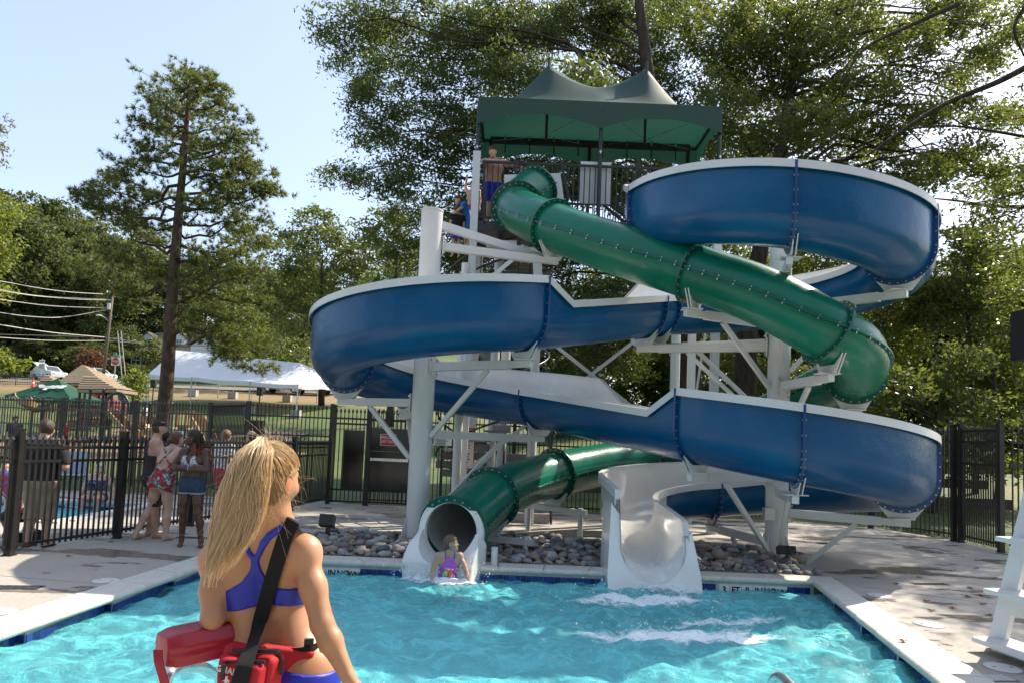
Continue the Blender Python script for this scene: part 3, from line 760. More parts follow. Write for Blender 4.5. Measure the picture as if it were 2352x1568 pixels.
# white exit collar with half-open run-out and cheeks into the pool
iE = nG - 1; s_, u_, t_ = gframe(iE); cE = gpath[iE]
col = MB(); K = 40; V = []
tE = np.array([t_[0], t_[1], 0]); tE /= np.linalg.norm(tE)
for off, r in ((.02, TR - .016), (.02, TR + .06), (.10, TR + .06), (.10, TR - .03), (.03, TR - .03)):
    for k in range(K):
        a = rad(-20) + rad(220) * k / (K - 1); V.append(cE + tE * off + (s_ * math.cos(a) + np.array([0, 0, 1.]) * math.sin(a)) * r)
F = [(a * K + b, a * K + b + 1, (a + 1) * K + b + 1, (a + 1) * K + b) for a in range(4) for b in range(K - 1)]
col.add(V, F); col.build('exit_collar', CREAM, green, smooth=40)
E0 = cE + tE * .03; sE = np.cross(tE, (0, 0, 1.)); sE /= np.linalg.norm(sE); rE = TR - .022; zc = cE[2]; zm = zc - rE; zbE = -.26
def dE(z): return .50 - .38 * max(0.0, min(1.0, (z - zm) / rE)) ** 1.3
def eP(o, z, d): p = E0 + tE * d + sE * o; return np.array([p[0], p[1], z])
angs = [rad(180 + 180 * k / 28) for k in range(29)]
ip = [(math.cos(a) * rE, zc + math.sin(a) * rE) for a in angs]
ru = MB(); V = []
for f in np.linspace(0, 1, 7):
    for o, z in ip: V.append(eP(o, z, f * dE(z)))
ru.add(V, [(i * 29 + j, i * 29 + j + 1, (i + 1) * 29 + j + 1, (i + 1) * 29 + j) for i in range(6) for j in range(28)]); ru.build('run_out_trough', CREAM, green, smooth=True)
for sd in (-1, 1):
    ck = MB(); pts = [p for p in ip if p[0] * sd >= -1e-6]; pts.sort(key=lambda p: -p[1]); V = []
    ow = lambda z: sd * (rE + .05 + .055 * min(1.0, max(0.0, (zc - z) / .16)) ** 2)
    for o, z in pts + [(0.0, zbE)]:
        d = dE(z); V += [eP(o, z, d), eP(ow(z), z, d), eP(ow(z), z, -.04), eP(o * 1.0, z - .0, d - .03)]
    m = len(pts) + 1
    F = [(a * 4 + b, a * 4 + b + 1, (a + 1) * 4 + b + 1, (a + 1) * 4 + b) for a in range(m - 1) for b in (0, 1)] + [(0, 1, 2, 3)]
    ck.add(V, F); ck.build('run_out_cheek', CREAM, green, smooth=35)

# ---- support columns with bracket arms
def column(name, label, base, ztop, r, slant_top=True):
    root = thing(name, label, 'column', base)
    mb = MB(); b = np.array(base); mb.tube([b + (0, 0, -.1), b + (0, 0, ztop)], r, 32); mb.build('post', WHITE, root, smooth=40)
    cp_ = MB(); cp_.tube([b + (0, 0, ztop + .001), b + (0, 0, ztop + .03)], r + .008, 32); cp_.build('cap', WHITE, root, smooth=40)
    bp_ = MB(); bp_.box(b + (0, 0, .03), (r * 3.4, r * 3.4, .04)); bp_.build('base_plate', WHITE, root)
    for k in range(4):
        a = k * math.pi / 2 + .6; d = np.array([math.cos(a), math.sin(a), 0]); g_ = MB()
        g_.prism([b + d * r + (0, 0, .05), b + d * (r + .12) + (0, 0, .05), b + d * (r + .01) + (0, 0, .42)], -np.cross(d, (0, 0, 1)) * .008, np.cross(d, (0, 0, 1)) * .008); g_.build('gusset', WHITE, root)
    return root
def arm(root, ccen, r, tip, width=.13, brace=True, saddle=None, brace_up=False, zarm=None):
    """horizontal box arm from the column to under a slide joint, with a diagonal brace and a saddle plate"""
    c = np.array([ccen[0], ccen[1], tip[2]]); tip = np.array(tip, float)
    d = tip - c; L = np.linalg.norm(d); d /= L; sd = np.array([-d[1], d[0], 0])
    mb = MB(); mb.bar(c + d * (r - .01), tip - d * .25, .10, width); mb.bar(tip - d * .25 - (0, 0, 0), tip + d * .12, .084, width * .78); mb.build('arm', WHITE, root)
    pl = MB(); pl.bar(c + d * (r + .002), c + d * (r + .022), .20, .30); o = pl.build('arm_plate', WHITE, root)
    bo = MB()
    for y_ in (-.075, .075):
        for z_ in (-.11, .11): bo.bar(c + d * (r + .02) + sd * y_ + (0, 0, z_), c + d * (r + .05) + sd * y_ + (0, 0, z_), .03)
    b_ = bo.build('bolts', GALV, o); b_['kind'] = 'stuff'
    if brace:
        s = -1 if not brace_up else 1
        br = MB(); br.bar(c + d * (r + .02) + (0, 0, s * (L * .58)), c + d * min(L * .66, L - .3) + (0, 0, s * width * .55), .055, .07); br.build('brace', WHITE, root)
def saddle(root, i, tip):
    """trapezoid plate that carries the joint flange i of the blue flume"""
    t = np.array([tT[i, 0], tT[i, 1], 0.]); n = np.array([nN[i, 0], nN[i, 1], 0.]); c = np.array([bxy[i, 0], bxy[i, 1], bz[i]])
    zt = tip[2] + .065
    V = [c + n * -.34 + (0, 0, .10), c + n * -.15 + (0, 0, -.03), c + n * .15 + (0, 0, -.03), c + n * .34 + (0, 0, .10)]
    V2 = [c + n * .17, c + n * -.17]
    for p in V2: p[2] = zt
    mb = MB(); mb.prism(V + V2, t * -.032, t * .032 * 0 - t * .018); 
    mb.prism([p + t * .05 for p in V + V2], t * 0, t * .014)
    mb.box((c[0], c[1], zt - .004), (.3, .2, .014)); mb.build('saddle_plate', WHITE, root)
LC = np.array([-1.44, 11.06, 0]); RC = np.array([4.26, 10.89, 0])
lcol = column('support_column', 'white steel column standing in the stones beside the left slide loop', LC, 5.40, .178)
rcol = column('support_column', 'white steel column standing in the stones inside the right slide loop', RC, 5.15, .172)
def carry(root, cc, r, i, **k):
    tip = np.array([bxy[i, 0], bxy[i, 1], bz[i] - .20])
    arm(root, cc, r, tip, **k); saddle(root, i, tip)
for i in (J[5], J[6], J[7], J[8]): carry(lcol, LC, .178, i)
for i in (J[1], J[2], J[3], J[9], J[10], J[11], J[12]): carry(rcol, RC, .172, i)
carry(rcol, RC, .172, J[4], brace=True)
for i in (GJ[2],):
    p = gpath[i].copy(); arm(lcol, LC, .178, (p[0], p[1], p[2] - TR - .2))
p = gpath[GJ[2]]; mb = MB(); mb.bar(LC + (0.1, 0, 5.2), p + (-.15, .25, -.5), .10, .13); mb.build('arm', WHITE, lcol)
for i in (GJ[3], GJ[4], GJ[5]):
    p = gpath[i].copy(); arm(rcol, RC, .172, (p[0], p[1], p[2] - TR - .22), brace=True)
def gsaddle(root, i):
    s, u, t = gframe(i); t = np.array([t[0], t[1], 0]); t /= np.linalg.norm(t); n = np.cross(t, (0, 0, 1.)); c = gpath[i].copy(); c[2] -= TR
    V = [c + n * -.32 + (0, 0, .10), c + n * -.15 + (0, 0, -.04), c + n * .15 + (0, 0, -.04), c + n * .32 + (0, 0, .10), c + n * .17 + (0, 0, -.16), c + n * -.17 + (0, 0, -.16)]
    mb = MB(); mb.prism(V, t * 0, t * .016); mb.prism([p + t * .045 for p in V], t * 0, t * .016); mb.box(c + (0, 0, -.158), (.3, .2, .014)); mb.build('saddle_plate', WHITE, root)
gsaddle(lcol, GJ[2])
for i in (GJ[3], GJ[4], GJ[5]): gsaddle(rcol, i)
# low stub supports of the green tube, footed in the stones
for i in (GJ[7], GJ[8], GJ[9]):
    p = gpath[i]; s, u, t = gframe(i); mb = MB()
    mb.bar(p + s * -.75 + (0, 0, -TR - .22) - (0, 0, p[2] * 0), p + s * .75 + (0, 0, -TR - .22), .08, .09) if p[2] - TR - .22 > .05 else None
    for sd in (-1, 1):
        q = p + s * sd * .62; mb.tube([(q[0], q[1], 0), (q[0], q[1], max(.25, p[2] - TR - .15))], .045, 12)
    mb.build('stub_support', WHITE, green, smooth=40)
    if p[2] - TR - .22 > .05: gsaddle(green, i)
# low posts of the blue flume at the back
for i in (J[12] + 8,):
    mb = MB(); mb.tube([(bxy[i, 0], bxy[i, 1], 0), (bxy[i, 0], bxy[i, 1], bz[i] + .05)], .09, 16); mb.build('stub_support', WHITE, blue, smooth=40)
# ------------------------------------------------------------------ slide tower
TD = 13.9; FZ = 6.20
TXL, TXR = at(1093, 420, TD)[0], at(1650, 420, TD)[0]
TB = 15.7
tower = thing('slide_tower', 'tall slide tower with black railings and white posts behind the water slides', 'tower', (TXL + 2.4, 14.8, 0))
ztl = at(1093, 350, TD)[2]
for (x_, y_, zt_) in ((TXL, TD, ztl), (TXR, TD, ztl), (TXL + .05, TB, FZ - .1), (TXR, TB, FZ - .1)):
    q = MB(); q.box((x_, y_, zt_ / 2), (.155, .155, zt_)); q.build('post', WHITE, tower)
for x_ in (TXL + .75, TXR - .35):
    q = MB(); q.tube([(x_, TB + .1, 0), (x_, TB + .1, FZ - .2)], .11, 16); q.build('post', WHITE, tower, smooth=40)
DARK = mat('dark steel frame', (.03, .032, .035), .45, col2=(.045, .045, .045), nscale=5)
GRATE = mat('grey stair steel', (.20, .20, .20), .55, col2=(.15, .15, .15), nscale=3)
q = MB(); q.bar((TXL, TD, FZ - .09), (TXR, TD, FZ - .09), .06, .18); q.bar((TXL, TB, FZ - .09), (TXR, TB, FZ - .09), .06, .18); q.bar((TXL, TD, FZ - .09), (TXL, TB, FZ - .09), .06, .18); q.bar((TXR, TD, FZ - .09), (TXR, TB, FZ - .09), .06, .18)
q.build('platform_frame', DARK, tower)
q = MB(); q.box(((TXL + TXR) / 2, (TD + TB) / 2, FZ - .025), (TXR - TXL - .06, TB - TD - .06, .04)); q.build('platform_floor', GRATE, tower)
for k in range(6):
    x_ = TXL + .5 + k * (TXR - TXL - 1.0) / 5; q = MB(); q.bar((x_, TD + .04, FZ - .12), (x_, TB - .04, FZ - .12), .05, .12); q.build('joist', DARK, tower)
# cross braces between the posts
def brace_(a, b, w=.07): 
    q = MB(); q.bar(a, b, w * .5, w); q.build('brace', WHITE, tower)
brace_(at(1090, 645, TD + .06), at(1645, 1088, TD + .06)); brace_(at(1644, 640, TD + .12), at(1084, 1070, TD + .12))
brace_((TXL, TD + .1, 2.2), (TXL, TB - .1, 5.4)); brace_((TXR, TD + .1, 5.4), (TXR, TB - .1, 2.2))
q = MB(); q.bar((TXR - 1.2, TD + .2, 4.55), (TXR + .0, TD + .2, 4.55), .08, .12); q.build('brace', WHITE, tower)
# railings: shared baluster mesh
_b = MB(); _b.bar((0, 0, 0), (0, 0, 1.15), .022); BAL = _b.mesh('baluster', BLACK)
RT = FZ + 1.26
def railing(a, b, parent, z0, zt, n=None, mid=False):
    a = np.array(a, float); b = np.array(b, float); L = np.hypot(*(b - a)); n = n or int(L / .112)
    for z in (zt, z0 + .08) + ((z0 + .65,) if mid else ()):
        q = MB(); q.bar((*a, z), (*b, z), .045, .045 if z == zt else .03); q.build('rail', BLACK, parent)
    off = wloc(parent)
    for k in range(1, n):
        p = a + (b - a) * k / n; o = link('baluster', BAL, parent, Vector((p[0] - off[0], p[1] - off[1], z0 + .08 - off[2]))); o.scale = (1, 1, (zt - z0 - .1) / 1.15)
railing((TXL + .12, TD - .02), (TXR - .1, TD - .02), tower, FZ, RT)
railing((TXL + .1, TB), (TXR - .1, TB), tower, FZ, RT, n=40, mid=True)
railing((TXL + .14, TD + .05), (TXL + .14, TD + .75), tower, FZ, RT)
railing((TXR - .05, TD + .05), (TXR - .05, TB - .1), tower, FZ, RT)
for a, b in (((1188, 369), (1176, 445)), ((1288, 369), (1306, 455)), ((1468, 369), (1436, 490)), ((1112, 369), (1112, 512))):
    q = MB(); q.bar(at(*a, TD - .05), at(*b, TD - .05), .05); q.build('strut', BLACK, tower)
q = MB(); p0, p1 = at(1334, 371, TD + .05), at(1401, 470, TD + .05); q.box(((p0[0] + p1[0]) / 2, TD + .06, (p0[2] + p1[2]) / 2), (p1[0] - p0[0], .02, p0[2] - p1[2])); q.build('white_panel', WHITE, tower)
q = MB(); q.box((TXL + .48, TD + .3, FZ + .22), (.30, .42, .42)); tag(q.build('white_cooler_box', WHITE), 'small white box on the tower floor at the feet of the shirtless man', 'box')
# ---- canopy
cano = thing('shade_canopy', 'dark green twin peaked fabric shade canopy over the slide tower', 'canopy', (TXL + 2.4, 14.8, RT))
def fabric(name, c, t):
    m = bpy.data.materials.new(name); g = NT(m); b = g.n('BsdfPrincipled', Roughness=.65); tc = g.n('TexCoord')
    wv = g.n('TexWave', Scale=160.0); wv.bands_direction = 'DIAGONAL'
    nz = g.n('TexNoise', Scale=120, Detail=2.0); g.l(tc.outputs['Object'], nz.inputs['Vector'])
    mx = g.n('Mix', _data_type='RGBA'); mx.inputs[6].default_value = rgba([k * .75 for k in c]); mx.inputs[7].default_value = rgba([k * 1.25 for k in c]); g.l(nz.outputs[0], mx.inputs[0]); g.l(mx.outputs[2], b.inputs['Base Color'])
    tr = g.n('BsdfTranslucent'); tr.inputs[0].default_value = rgba(t)
    s = g.n('MixShader'); s.inputs[0].default_value = .42; g.l(b.outputs[0], s.inputs[1]); g.l(tr.outputs[0], s.inputs[2]); g.l(s.outputs[0], g.out.inputs[0]); return m
FAB = fabric('green shade cloth', (.055, .105, .09), (.010, .052, .038))
EZ = at(1093, 222, TD - .1)[2]; PK = at(1257, 148, 14.75)[2]
cx0, cx1, cy0, cy1 = TXL - .02, at(1656, 250, TD)[0], TD - .1, TB + .05
NX, NY = 61, 33
gu = np.linspace(0, 1, NX); gv = np.linspace(-1, 1, NY)
def ridge(x):
    p, q_ = .29, .72
    if x < p: return (x / p) ** 1.45
    if x > q_: return ((1 - x) / (1 - q_)) ** 1.45
    t = (x - p) / (q_ - p); return 1 - .38 * (1 - abs(2 * t - 1) ** 1.7) 
V = [];
for v_ in gv:
    for u_ in gu:
        s_ = 1 - abs(v_); dp = min(abs(u_ - .29), abs(u_ - .72)); pw = 1.9 - .8 * min(1, dp / .2)
        V.append((cx0 + (cx1 - cx0) * u_, cy0 + (cy1 - cy0) * (v_ + 1) / 2, EZ + (PK - EZ) * (ridge(u_) * s_ ** pw) + .02 * s_))
F = [(j * NX + i, j * NX + i + 1, (j + 1) * NX + i + 1, (j + 1) * NX + i) for j in range(NY - 1) for i in range(NX - 1)]
q = MB(); q.add(V, F); q.build('canopy_roof', FAB, cano, smooth=True)
def valance(a, b, drop_end, arches, name='valance'):
    a = np.array(a); b = np.array(b); n = 49; V = []
    for k in range(n):
        t = k / (n - 1); f = (t * arches) % 1.0 if k < n - 1 else 1.0
        d_ = drop_end * (.56 + .44 * abs(2 * f - 1) ** 2.2)
        p = a + (b - a) * t
        wob = .012 * math.sin(t * 37)
        for z in np.linspace(0, 1, 5): V.append((p[0] + wob * z * (b[1] - a[1] != 0), p[1] + wob * z, EZ - d_ * z))
    F = [(i * 5 + j, i * 5 + j + 1, (i + 1) * 5 + j + 1, (i + 1) * 5 + j) for i in range(n - 1) for j in range(4)]
    q = MB(); q.add(V, F); q.build(name, FAB, cano, smooth=True)
valance((cx0, cy0), (cx1, cy0), .585, 2); valance((cx0, cy1), (cx1, cy1), .62, 2); valance((cx0, cy0), (cx0, cy1), .60, 1); valance((cx1, cy0), (cx1, cy1), .60, 1)
for x_, y_ in ((TXL, TD), (TXR, TD), ((TXL + TXR) / 2 + .04, TD - .03), (TXL + .2, TB), (TXR - .2, TB), ((TXL + TXR) / 2, TB)):
    q = MB(); z0_ = ztl if y_ == TD else (FZ - 1.0 if y_ < TD else FZ); q.tube([(x_, y_, z0_), (x_, y_, EZ - .05)], .042, 10); q.build('canopy_post', BLACK, cano, smooth=40)
for x_ in (.29, .72):
    xx = cx0 + (cx1 - cx0) * x_; q = MB(); q.tube([(xx, 14.75, EZ - .42), (xx, 14.75, PK + .16)], .03, 8); q.build('peak_spike', BLACK, cano)
q = MB()
for (a, b) in (((cx0, cy0), (cx1, cy0)), ((cx0, cy1), (cx1, cy1)), ((cx0, cy0), (cx0, cy1)), ((cx1, cy0), (cx1, cy1))): q.bar(((a[0] - 1.75) * .985 + 1.75, (a[1] - 14.8) * .95 + 14.8, EZ - .09), ((b[0] - 1.75) * .985 + 1.75, (b[1] - 14.8) * .95 + 14.8, EZ - .09), .05)
q.bar((cx0 + .2, cy1 - .12, EZ - .1), (cx1 - .2, cy1 - .12, EZ - .1), .09, .14)
q.build('canopy_frame', BLACK, cano)
for k in range(8):
    x_ = cx0 + .55 + k * (cx1 - cx0 - 1.1) / 7; q = MB(); q.bar((x_, cy1 - .20, EZ - .02), (x_ + .01, cy1 - .19, EZ - .42), .03, .012); o = q.build('strap', BLACK, cano)
    q = MB(); q.box((x_, cy1 - .20, EZ - .08), (.05, .02, .07)); q.build('buckle', STEEL, o)
for x_ in (.29, .72):
    xx = cx0 + (cx1 - cx0) * x_; q = MB()
    for ex, ey in ((cx0, cy0), (cx0, cy1), (cx1, cy1), (cx1, cy0), ((cx0 + cx1) / 2, cy0), ((cx0 + cx1) / 2, cy1)):
        if abs(ex - xx) > 2.9: continue
        q.bar((xx, 14.75, EZ - .35), (ex, ey, EZ - .1), .008)
    q.build('tie_wire', STEEL, cano)
for x_ in (TXL, (TXL + TXR) / 2 + .04, TXR):
    q = MB(); q.bar((x_, TD - .09, ztl + .04), (x_, TD - .09, ztl + .11), .022); q.bar((x_ - .03, TD - .09, ztl + .08), (x_ + .03, TD - .09, ztl + .08), .016); q.build('eye_bolt', STEEL, cano)
# ---- spiral stair at the left back of the tower
SC = np.array([-.42, 15.35]); SR = 1.22
stair = thing('spiral_stair', 'grey spiral stair with curved black handrail behind the left tower post', 'stair', (SC[0], SC[1], 0))
q = MB(); q.tube([(SC[0], SC[1], 0), (SC[0], SC[1], FZ + .9)], .10, 16); q.build('centre_pole', WHITE, stair, smooth=40)
NT_ = 30; A0 = rad(60); DA = rad(25.5)
def spt(k, r, dz=0): a = A0 + k * DA; return np.array([SC[0] + r * math.cos(a), SC[1] + r * math.sin(a), FZ * (k + 1) / NT_ + dz])
for k in range(NT_):
    z = FZ * (k + 1) / NT_; q = MB(); P = [spt(k, .1), spt(k, SR), spt(k + 1, SR), spt(k + 1, .1)]
    for p in P: p[2] = z
    q.prism(P, (0, 0, -.04), (0, 0, 0)); R_ = [spt(k, .1), spt(k, SR)]
    q.prism([(R_[0][0], R_[0][1], z - .18), (R_[1][0], R_[1][1], z - .18), (R_[1][0], R_[1][1], z - .041), (R_[0][0], R_[0][1], z - .041)], (0, 0, 0), (.012, .012, 0)); q.build('tread', GRATE, stair)
for dz in (.12, .62, 1.02):
    q = MB(); q.tube([spt(k / 3, SR, dz) for k in range(0, (NT_) * 3)], .022, 8); q.build('handrail', BLACK, stair, smooth=True)
off = wloc(stair)
for k in range(NT_ * 2):
    p = spt(k / 2 + .2, SR, .1); o = link('baluster', BAL, stair, Vector(p - off)); o.scale = (.8, .8, .8)
# straight lower flight facing the pool
STEP = mat('pale grey step', (.30, .30, .31), .6, col2=(.24, .24, .25), nscale=5)
for k in range(7):
    q = MB(); z = .2 * (k + 1); q.box((.40, 14.55 + .26 * k, z / 2), (.98, .27 if k < 6 else .5, z)) if k == 0 else q.box((.40, 14.55 + .26 * k, z - .1), (.98, .262, .198)); q.build('step', STEP, stair)
for x_ in (-.12, .92):
    q = MB(); q.tube([(x_, 14.35, .95), (x_, 16.2, 2.35)], .024, 8); q.tube([(x_, 14.35, 0), (x_, 14.35, .95)], .024, 8); q.tube([(x_, 14.35, .5), (x_, 16.2, 1.9)], .02, 8); q.build('handrail', BLACK, stair, smooth=True)
for k in range(14):
    o = link('baluster', BAL, stair, Vector((-.12 - off[0], 14.35 + k * .13 - off[1], 0))); o.scale = (.8, .8, .85 + .11 * k)
    o = link('baluster', BAL, stair, Vector((.92 - off[0], 14.35 + k * .13 - off[1], 0))); o.scale = (.8, .8, .85 + .11 * k)
# ---- water feed pipes
PVC = mat('white pipe', (.72, .72, .70), .4, col2=(.64, .64, .61), nscale=3)
pp = [at(1196, 566, 14.1), at(1197, 573, 14.1), at(1203, 578, 14.1), at(1226, 578, 14.1), at(1233, 584, 14.1), at(1234, 600, 14.1), at(1236, 655, 14.1)]
q = MB(); q.tube(pp, .095, 14); q.tube([at(1236, 655, 14.1), (at(1236, 655, 14.1)[0], 14.1, 0)], .095, 14); q.tube([at(1233, 583, 14.1), at(1234, 592, 14.1)], .115, 14); q.tube([at(1204, 578, 14.1), at(1212, 578, 14.1)], .115, 14)
o = single(q, 'water_pipe', PVC, 'white plastic water pipe with an elbow below the top of the green tube', 'pipe', smooth=40)
x_ = at(1052, 1000, 13.5)[0]; q = MB(); q.tube([(x_, 13.5, 0), (x_, 13.5, 5.2)], .085, 14); q.tube([(x_, 13.5, .45), (x_, 13.5, .62)], .10, 14); q.tube([(x_ - .4, 13.3, .03), (x_ - .15, 13.42, .2), (x_, 13.5, .5)], .1, 14)
single(q, 'drain_pipe', PVC, 'white vertical drain pipe beside the left front tower post', 'pipe', smooth=40)
q = MB(); c = at(1152, 563, 14.0); q.box(c, (.62, .25, .13)); o = q.build('gutter_box', WHITE, tower)
# ---- rule signs
RED = mat('sign red', (.42, .016, .02), .4); SIGNW = mat('sign white', (.78, .78, .76), .4); GREYINK = mat('small print grey', (.12, .12, .13), .5)
def sign_lines(parent, c, w, n, dz, m, y):
    for k in range(n):
        q = MB(); ww = w * RNG.uniform(.7, 1.0); q.box((c[0] - (w - ww) / 2, y, c[2] - k * dz), (ww, .002, dz * .42)); q.build('print_line', m, parent)
p0, p1 = at(995, 986, 14.2), at(1037, 1023, 14.2)
sg = thing('caution_sign', 'white pool rules sign headed CAUTION partly hidden by the left column', 'sign', ((p0[0] + p1[0]) / 2, 14.2, 0))
q = MB(); q.box(((p0[0] + p1[0]) / 2, 14.2, (p0[2] + p1[2]) / 2), (p1[0] - p0[0], .012, p0[2] - p1[2])); q.build('board', SIGNW, sg)
q = MB(); q.bar(((p0[0] + p1[0]) / 2, 14.23, 0), ((p0[0] + p1[0]) / 2, 14.23, p0[2]), .04); q.build('sign_post', BLACK, sg)
text_obj(S, 'lettering', 'CAUTION', .083, face_matrix((p0[0] + .24, 14.19, p0[2] - .07), (1, 0, 0), (0, 0, 1)), RED, sg)
sign_lines(sg, ((p0[0] + p1[0]) / 2, 0, p0[2] - .2), .28, 5, .025, GREYINK, 14.192)
p0, p1 = at(1052, 980, 14.45), at(1086, 1078, 14.45)
sg = thing('warning_sign', 'tall white warning sign with a red border behind the white tower post', 'sign', ((p0[0] + p1[0]) / 2, 14.45, 0))
q = MB(); q.box(((p0[0] + p1[0]) / 2, 14.45, (p0[2] + p1[2]) / 2), (p1[0] - p0[0] + .04, .012, p0[2] - p1[2])); q.build('border', RED, sg)
q = MB(); q.box(((p0[0] + p1[0]) / 2, 14.442, (p0[2] + p1[2]) / 2 - .05), (p1[0] - p0[0], .012, p0[2] - p1[2] - .16)); q.build('board', SIGNW, sg)
q = MB(); q.bar(((p0[0] + p1[0]) / 2, 14.48, 0), ((p0[0] + p1[0]) / 2, 14.48, p0[2]), .04); q.build('sign_post', BLACK, sg)
text_obj(S, 'lettering', 'G', .09, face_matrix((p1[0] - .06, 14.44, p0[2] - .055), (1, 0, 0), (0, 0, 1)), SIGNW, sg)
sign_lines(sg, ((p0[0] + p1[0]) / 2, 0, p0[2] - .25), .24, 9, .06, RED, 14.434)
# ------------------------------------------------------------------ fences and gate
def picket_mesh(h):
    q = MB(); q.box((0, 0, h / 2 - .06), (.021, .021, h - .12)); 
    q.add([(-.016, -.016, h - .12), (.016, -.016, h - .12), (.016, .016, h - .12), (-.016, .016, h - .12), (-.024, -.024, h - .075), (.024, -.024, h - .075), (.024, .024, h - .075), (-.024, .024, h - .075), (0, 0, h)],
          [(0, 1, 5, 4), (1, 2, 6, 5), (2, 3, 7, 6), (3, 0, 4, 7), (4, 5, 8), (5, 6, 8), (6, 7, 8), (7, 4, 8)])
    return q.mesh('picket', BLACK)
PM = {}
def fence(label, posts, h_post, h_pick, rails, spacing, group=None, pw=.09, z=lambda x, y: 0.0, skip=(), post_skip=()):
    root = thing('iron_fence', label, 'fence', (posts[0][0], posts[0][1], z(*posts[0])), group=group); off = wloc(root)
    key = round(h_pick, 2)
    if key not in PM: PM[key] = picket_mesh(h_pick)
    for k, p in enumerate(posts):
        if k in post_skip: continue
        q = MB(); q.box((p[0], p[1], z(*p) + h_post / 2), (pw, pw, h_post)); q.box((p[0], p[1], z(*p) + h_post + .012), (pw + .012, pw + .012, .022)); q.box((p[0], p[1], z(*p) + .008), (pw + .03, pw + .03, .012)); q.build('post', BLACK, root)
    for k in range(len(posts) - 1):
        if k in skip: continue
        a, b = np.array(posts[k]), np.array(posts[k + 1]); L = np.hypot(*(b - a)); d = (b - a) / L; za, zb = z(*a), z(*b)
        for r in rails:
            q = MB(); q.bar((*(a + d * pw / 2), za + r), (*(b - d * pw / 2), zb + r), .036, .036); q.build('rail', BLACK, root)
        n = max(2, int(round(L / spacing))); ang = math.atan2(d[1], d[0])
        for j in range(1, n):
            p = a + (b - a) * j / n; zz = za + (zb - za) * j / n
            o = link('picket', PM[key], root, Vector((p[0] - off[0], p[1] - off[1], zz + .07 - off[2]))); o.rotation_euler = (0, 0, ang)
    return root
near_posts = [(-6.70, 7.05), (-6.25, 8.73), (-5.84, 10.38), (-5.48, 11.97), (-5.07, 13.45), (-4.68, 14.89), (-4.44, 17.05)]
fence('low black iron fence beside the pool deck, nearest on the left behind the three bathers', near_posts[:7], 1.58, 1.47, (.12, 1.18, 1.36), .088)
tp = [(-4.44, 17.12), (-6.55, 17.0)]
fence('tall black iron fence left of the gate, behind the low fence', [(-4.44, 17.18), (-6.55, 17.05), (-8.35, 19.0), (-10.7, 19.5), (-13.1, 20.0), (-15.5, 20.5), (-18.0, 21.0)], 2.4, 2.34, (.15, 1.62, 2.08), .10, z=lambda x, y: max(0, zt(x, y) - .05) if y > 18.6 else 0.0)
bp_ = [(-3.42, 16.62), (-2.15, 16.64), (.1, 16.66), (2.36, 16.57), (4.6, 16.85), (6.96, 17.08), (8.56, 16.2), (9.27, 14.29)]
fence('tall black iron fence running behind the slide tower to the right corner of the deck', bp_, 2.4, 2.3, (.15, 1.62, 2.06), .105)
fence('short run of tall black iron fence at the right corner seen almost end on', [(9.33, 14.15), (9.22, 12.85)], 2.42, 2.3, (.15, 1.62, 2.06), .075)
fence('tall black iron fence at the right edge beyond the white lifeguard chair', [(9.30, 12.80), (11.4, 12.62), (13.5, 12.45)], 2.42, 2.3, (.15, 1.62, 2.06), .10, post_skip=(0,))
# the emergency gate
gate = thing('emergency_gate', 'black metal emergency exit gate with solid panels and a red sign', 'gate', (-3.9, 16.66, 0))
for x_ in (-4.36, -3.46, -2.25):
    q = MB(); q.box((x_, 16.66, 1.2), (.09, .09, 2.4)); q.box((x_, 16.66, 2.412), (.1, .1, .02)); q.build('gate_post', BLACK, gate)
PANEL = mat('black gate panel', (.008, .008, .008), .12, .5, col2=(.012, .011, .011), nscale=2, bump=.06, bscale=2.5)
goff = wloc(gate)
def gbars(x0, x1, z0, z1, n):
    q = MB()
    for k in range(n): x = x0 + (x1 - x0) * (k + .5) / n; o = link('picket', PM[2.3], gate, Vector((x - goff[0], 16.66 - goff[1], z0 - goff[2]))); o.scale = (1, 1, (z1 - z0) / 2.3)
gbars(-4.30, -3.52, .05, 2.34, 8); gbars(-3.40, -2.31, .05, 2.34, 11)
for x0, x1 in ((-4.31, -3.51), (-3.41, -2.30)):
    for z in (.08, .36, 1.62 if x0 > -4 else 1.95, 2.08): q = MB(); q.bar((x0, 16.66, z), (x1, 16.66, z), .045); q.build('rail', BLACK, gate)
q = MB(); q.box((-3.78, 16.615, 1.08), (.50, .012, 1.45)); q.build('side_panel', PANEL, gate)
q = MB(); q.box((-2.855, 16.615, 1.60), (1.08, .014, .55)); q.build('door_panel', PANEL, gate); q = MB(); q.box((-2.855, 16.613, .85), (1.08, .014, .93)); q.build('door_panel', PANEL, gate)
q = MB(); q.box((-2.9, 16.58, 1.12), (.92, .05, .07)); q.box((-2.62, 16.56, 1.12), (.02, .06, .08)); q.build('push_bar', STEEL, gate)
q = MB(); q.box((-2.96, 16.598, 1.60), (.38, .012, .28)); o = q.build('exit_sign', SIGNW, gate)
q = MB(); q.box((-2.96, 16.594, 1.60), (.36, .012, .26)); q.build('red_field', RED, o)
for s_, z_ in (('EMERGENCY', 1.655), ('EXIT ONLY', 1.555)):
    t_ = text_obj(S, 'lettering', s_, .078, face_matrix((-2.96, 16.586, z_), (1, 0, 0), (0, 0, 1)), SIGNW, o, extrude=.0006); t_.scale = (.82, 1.25, 1)
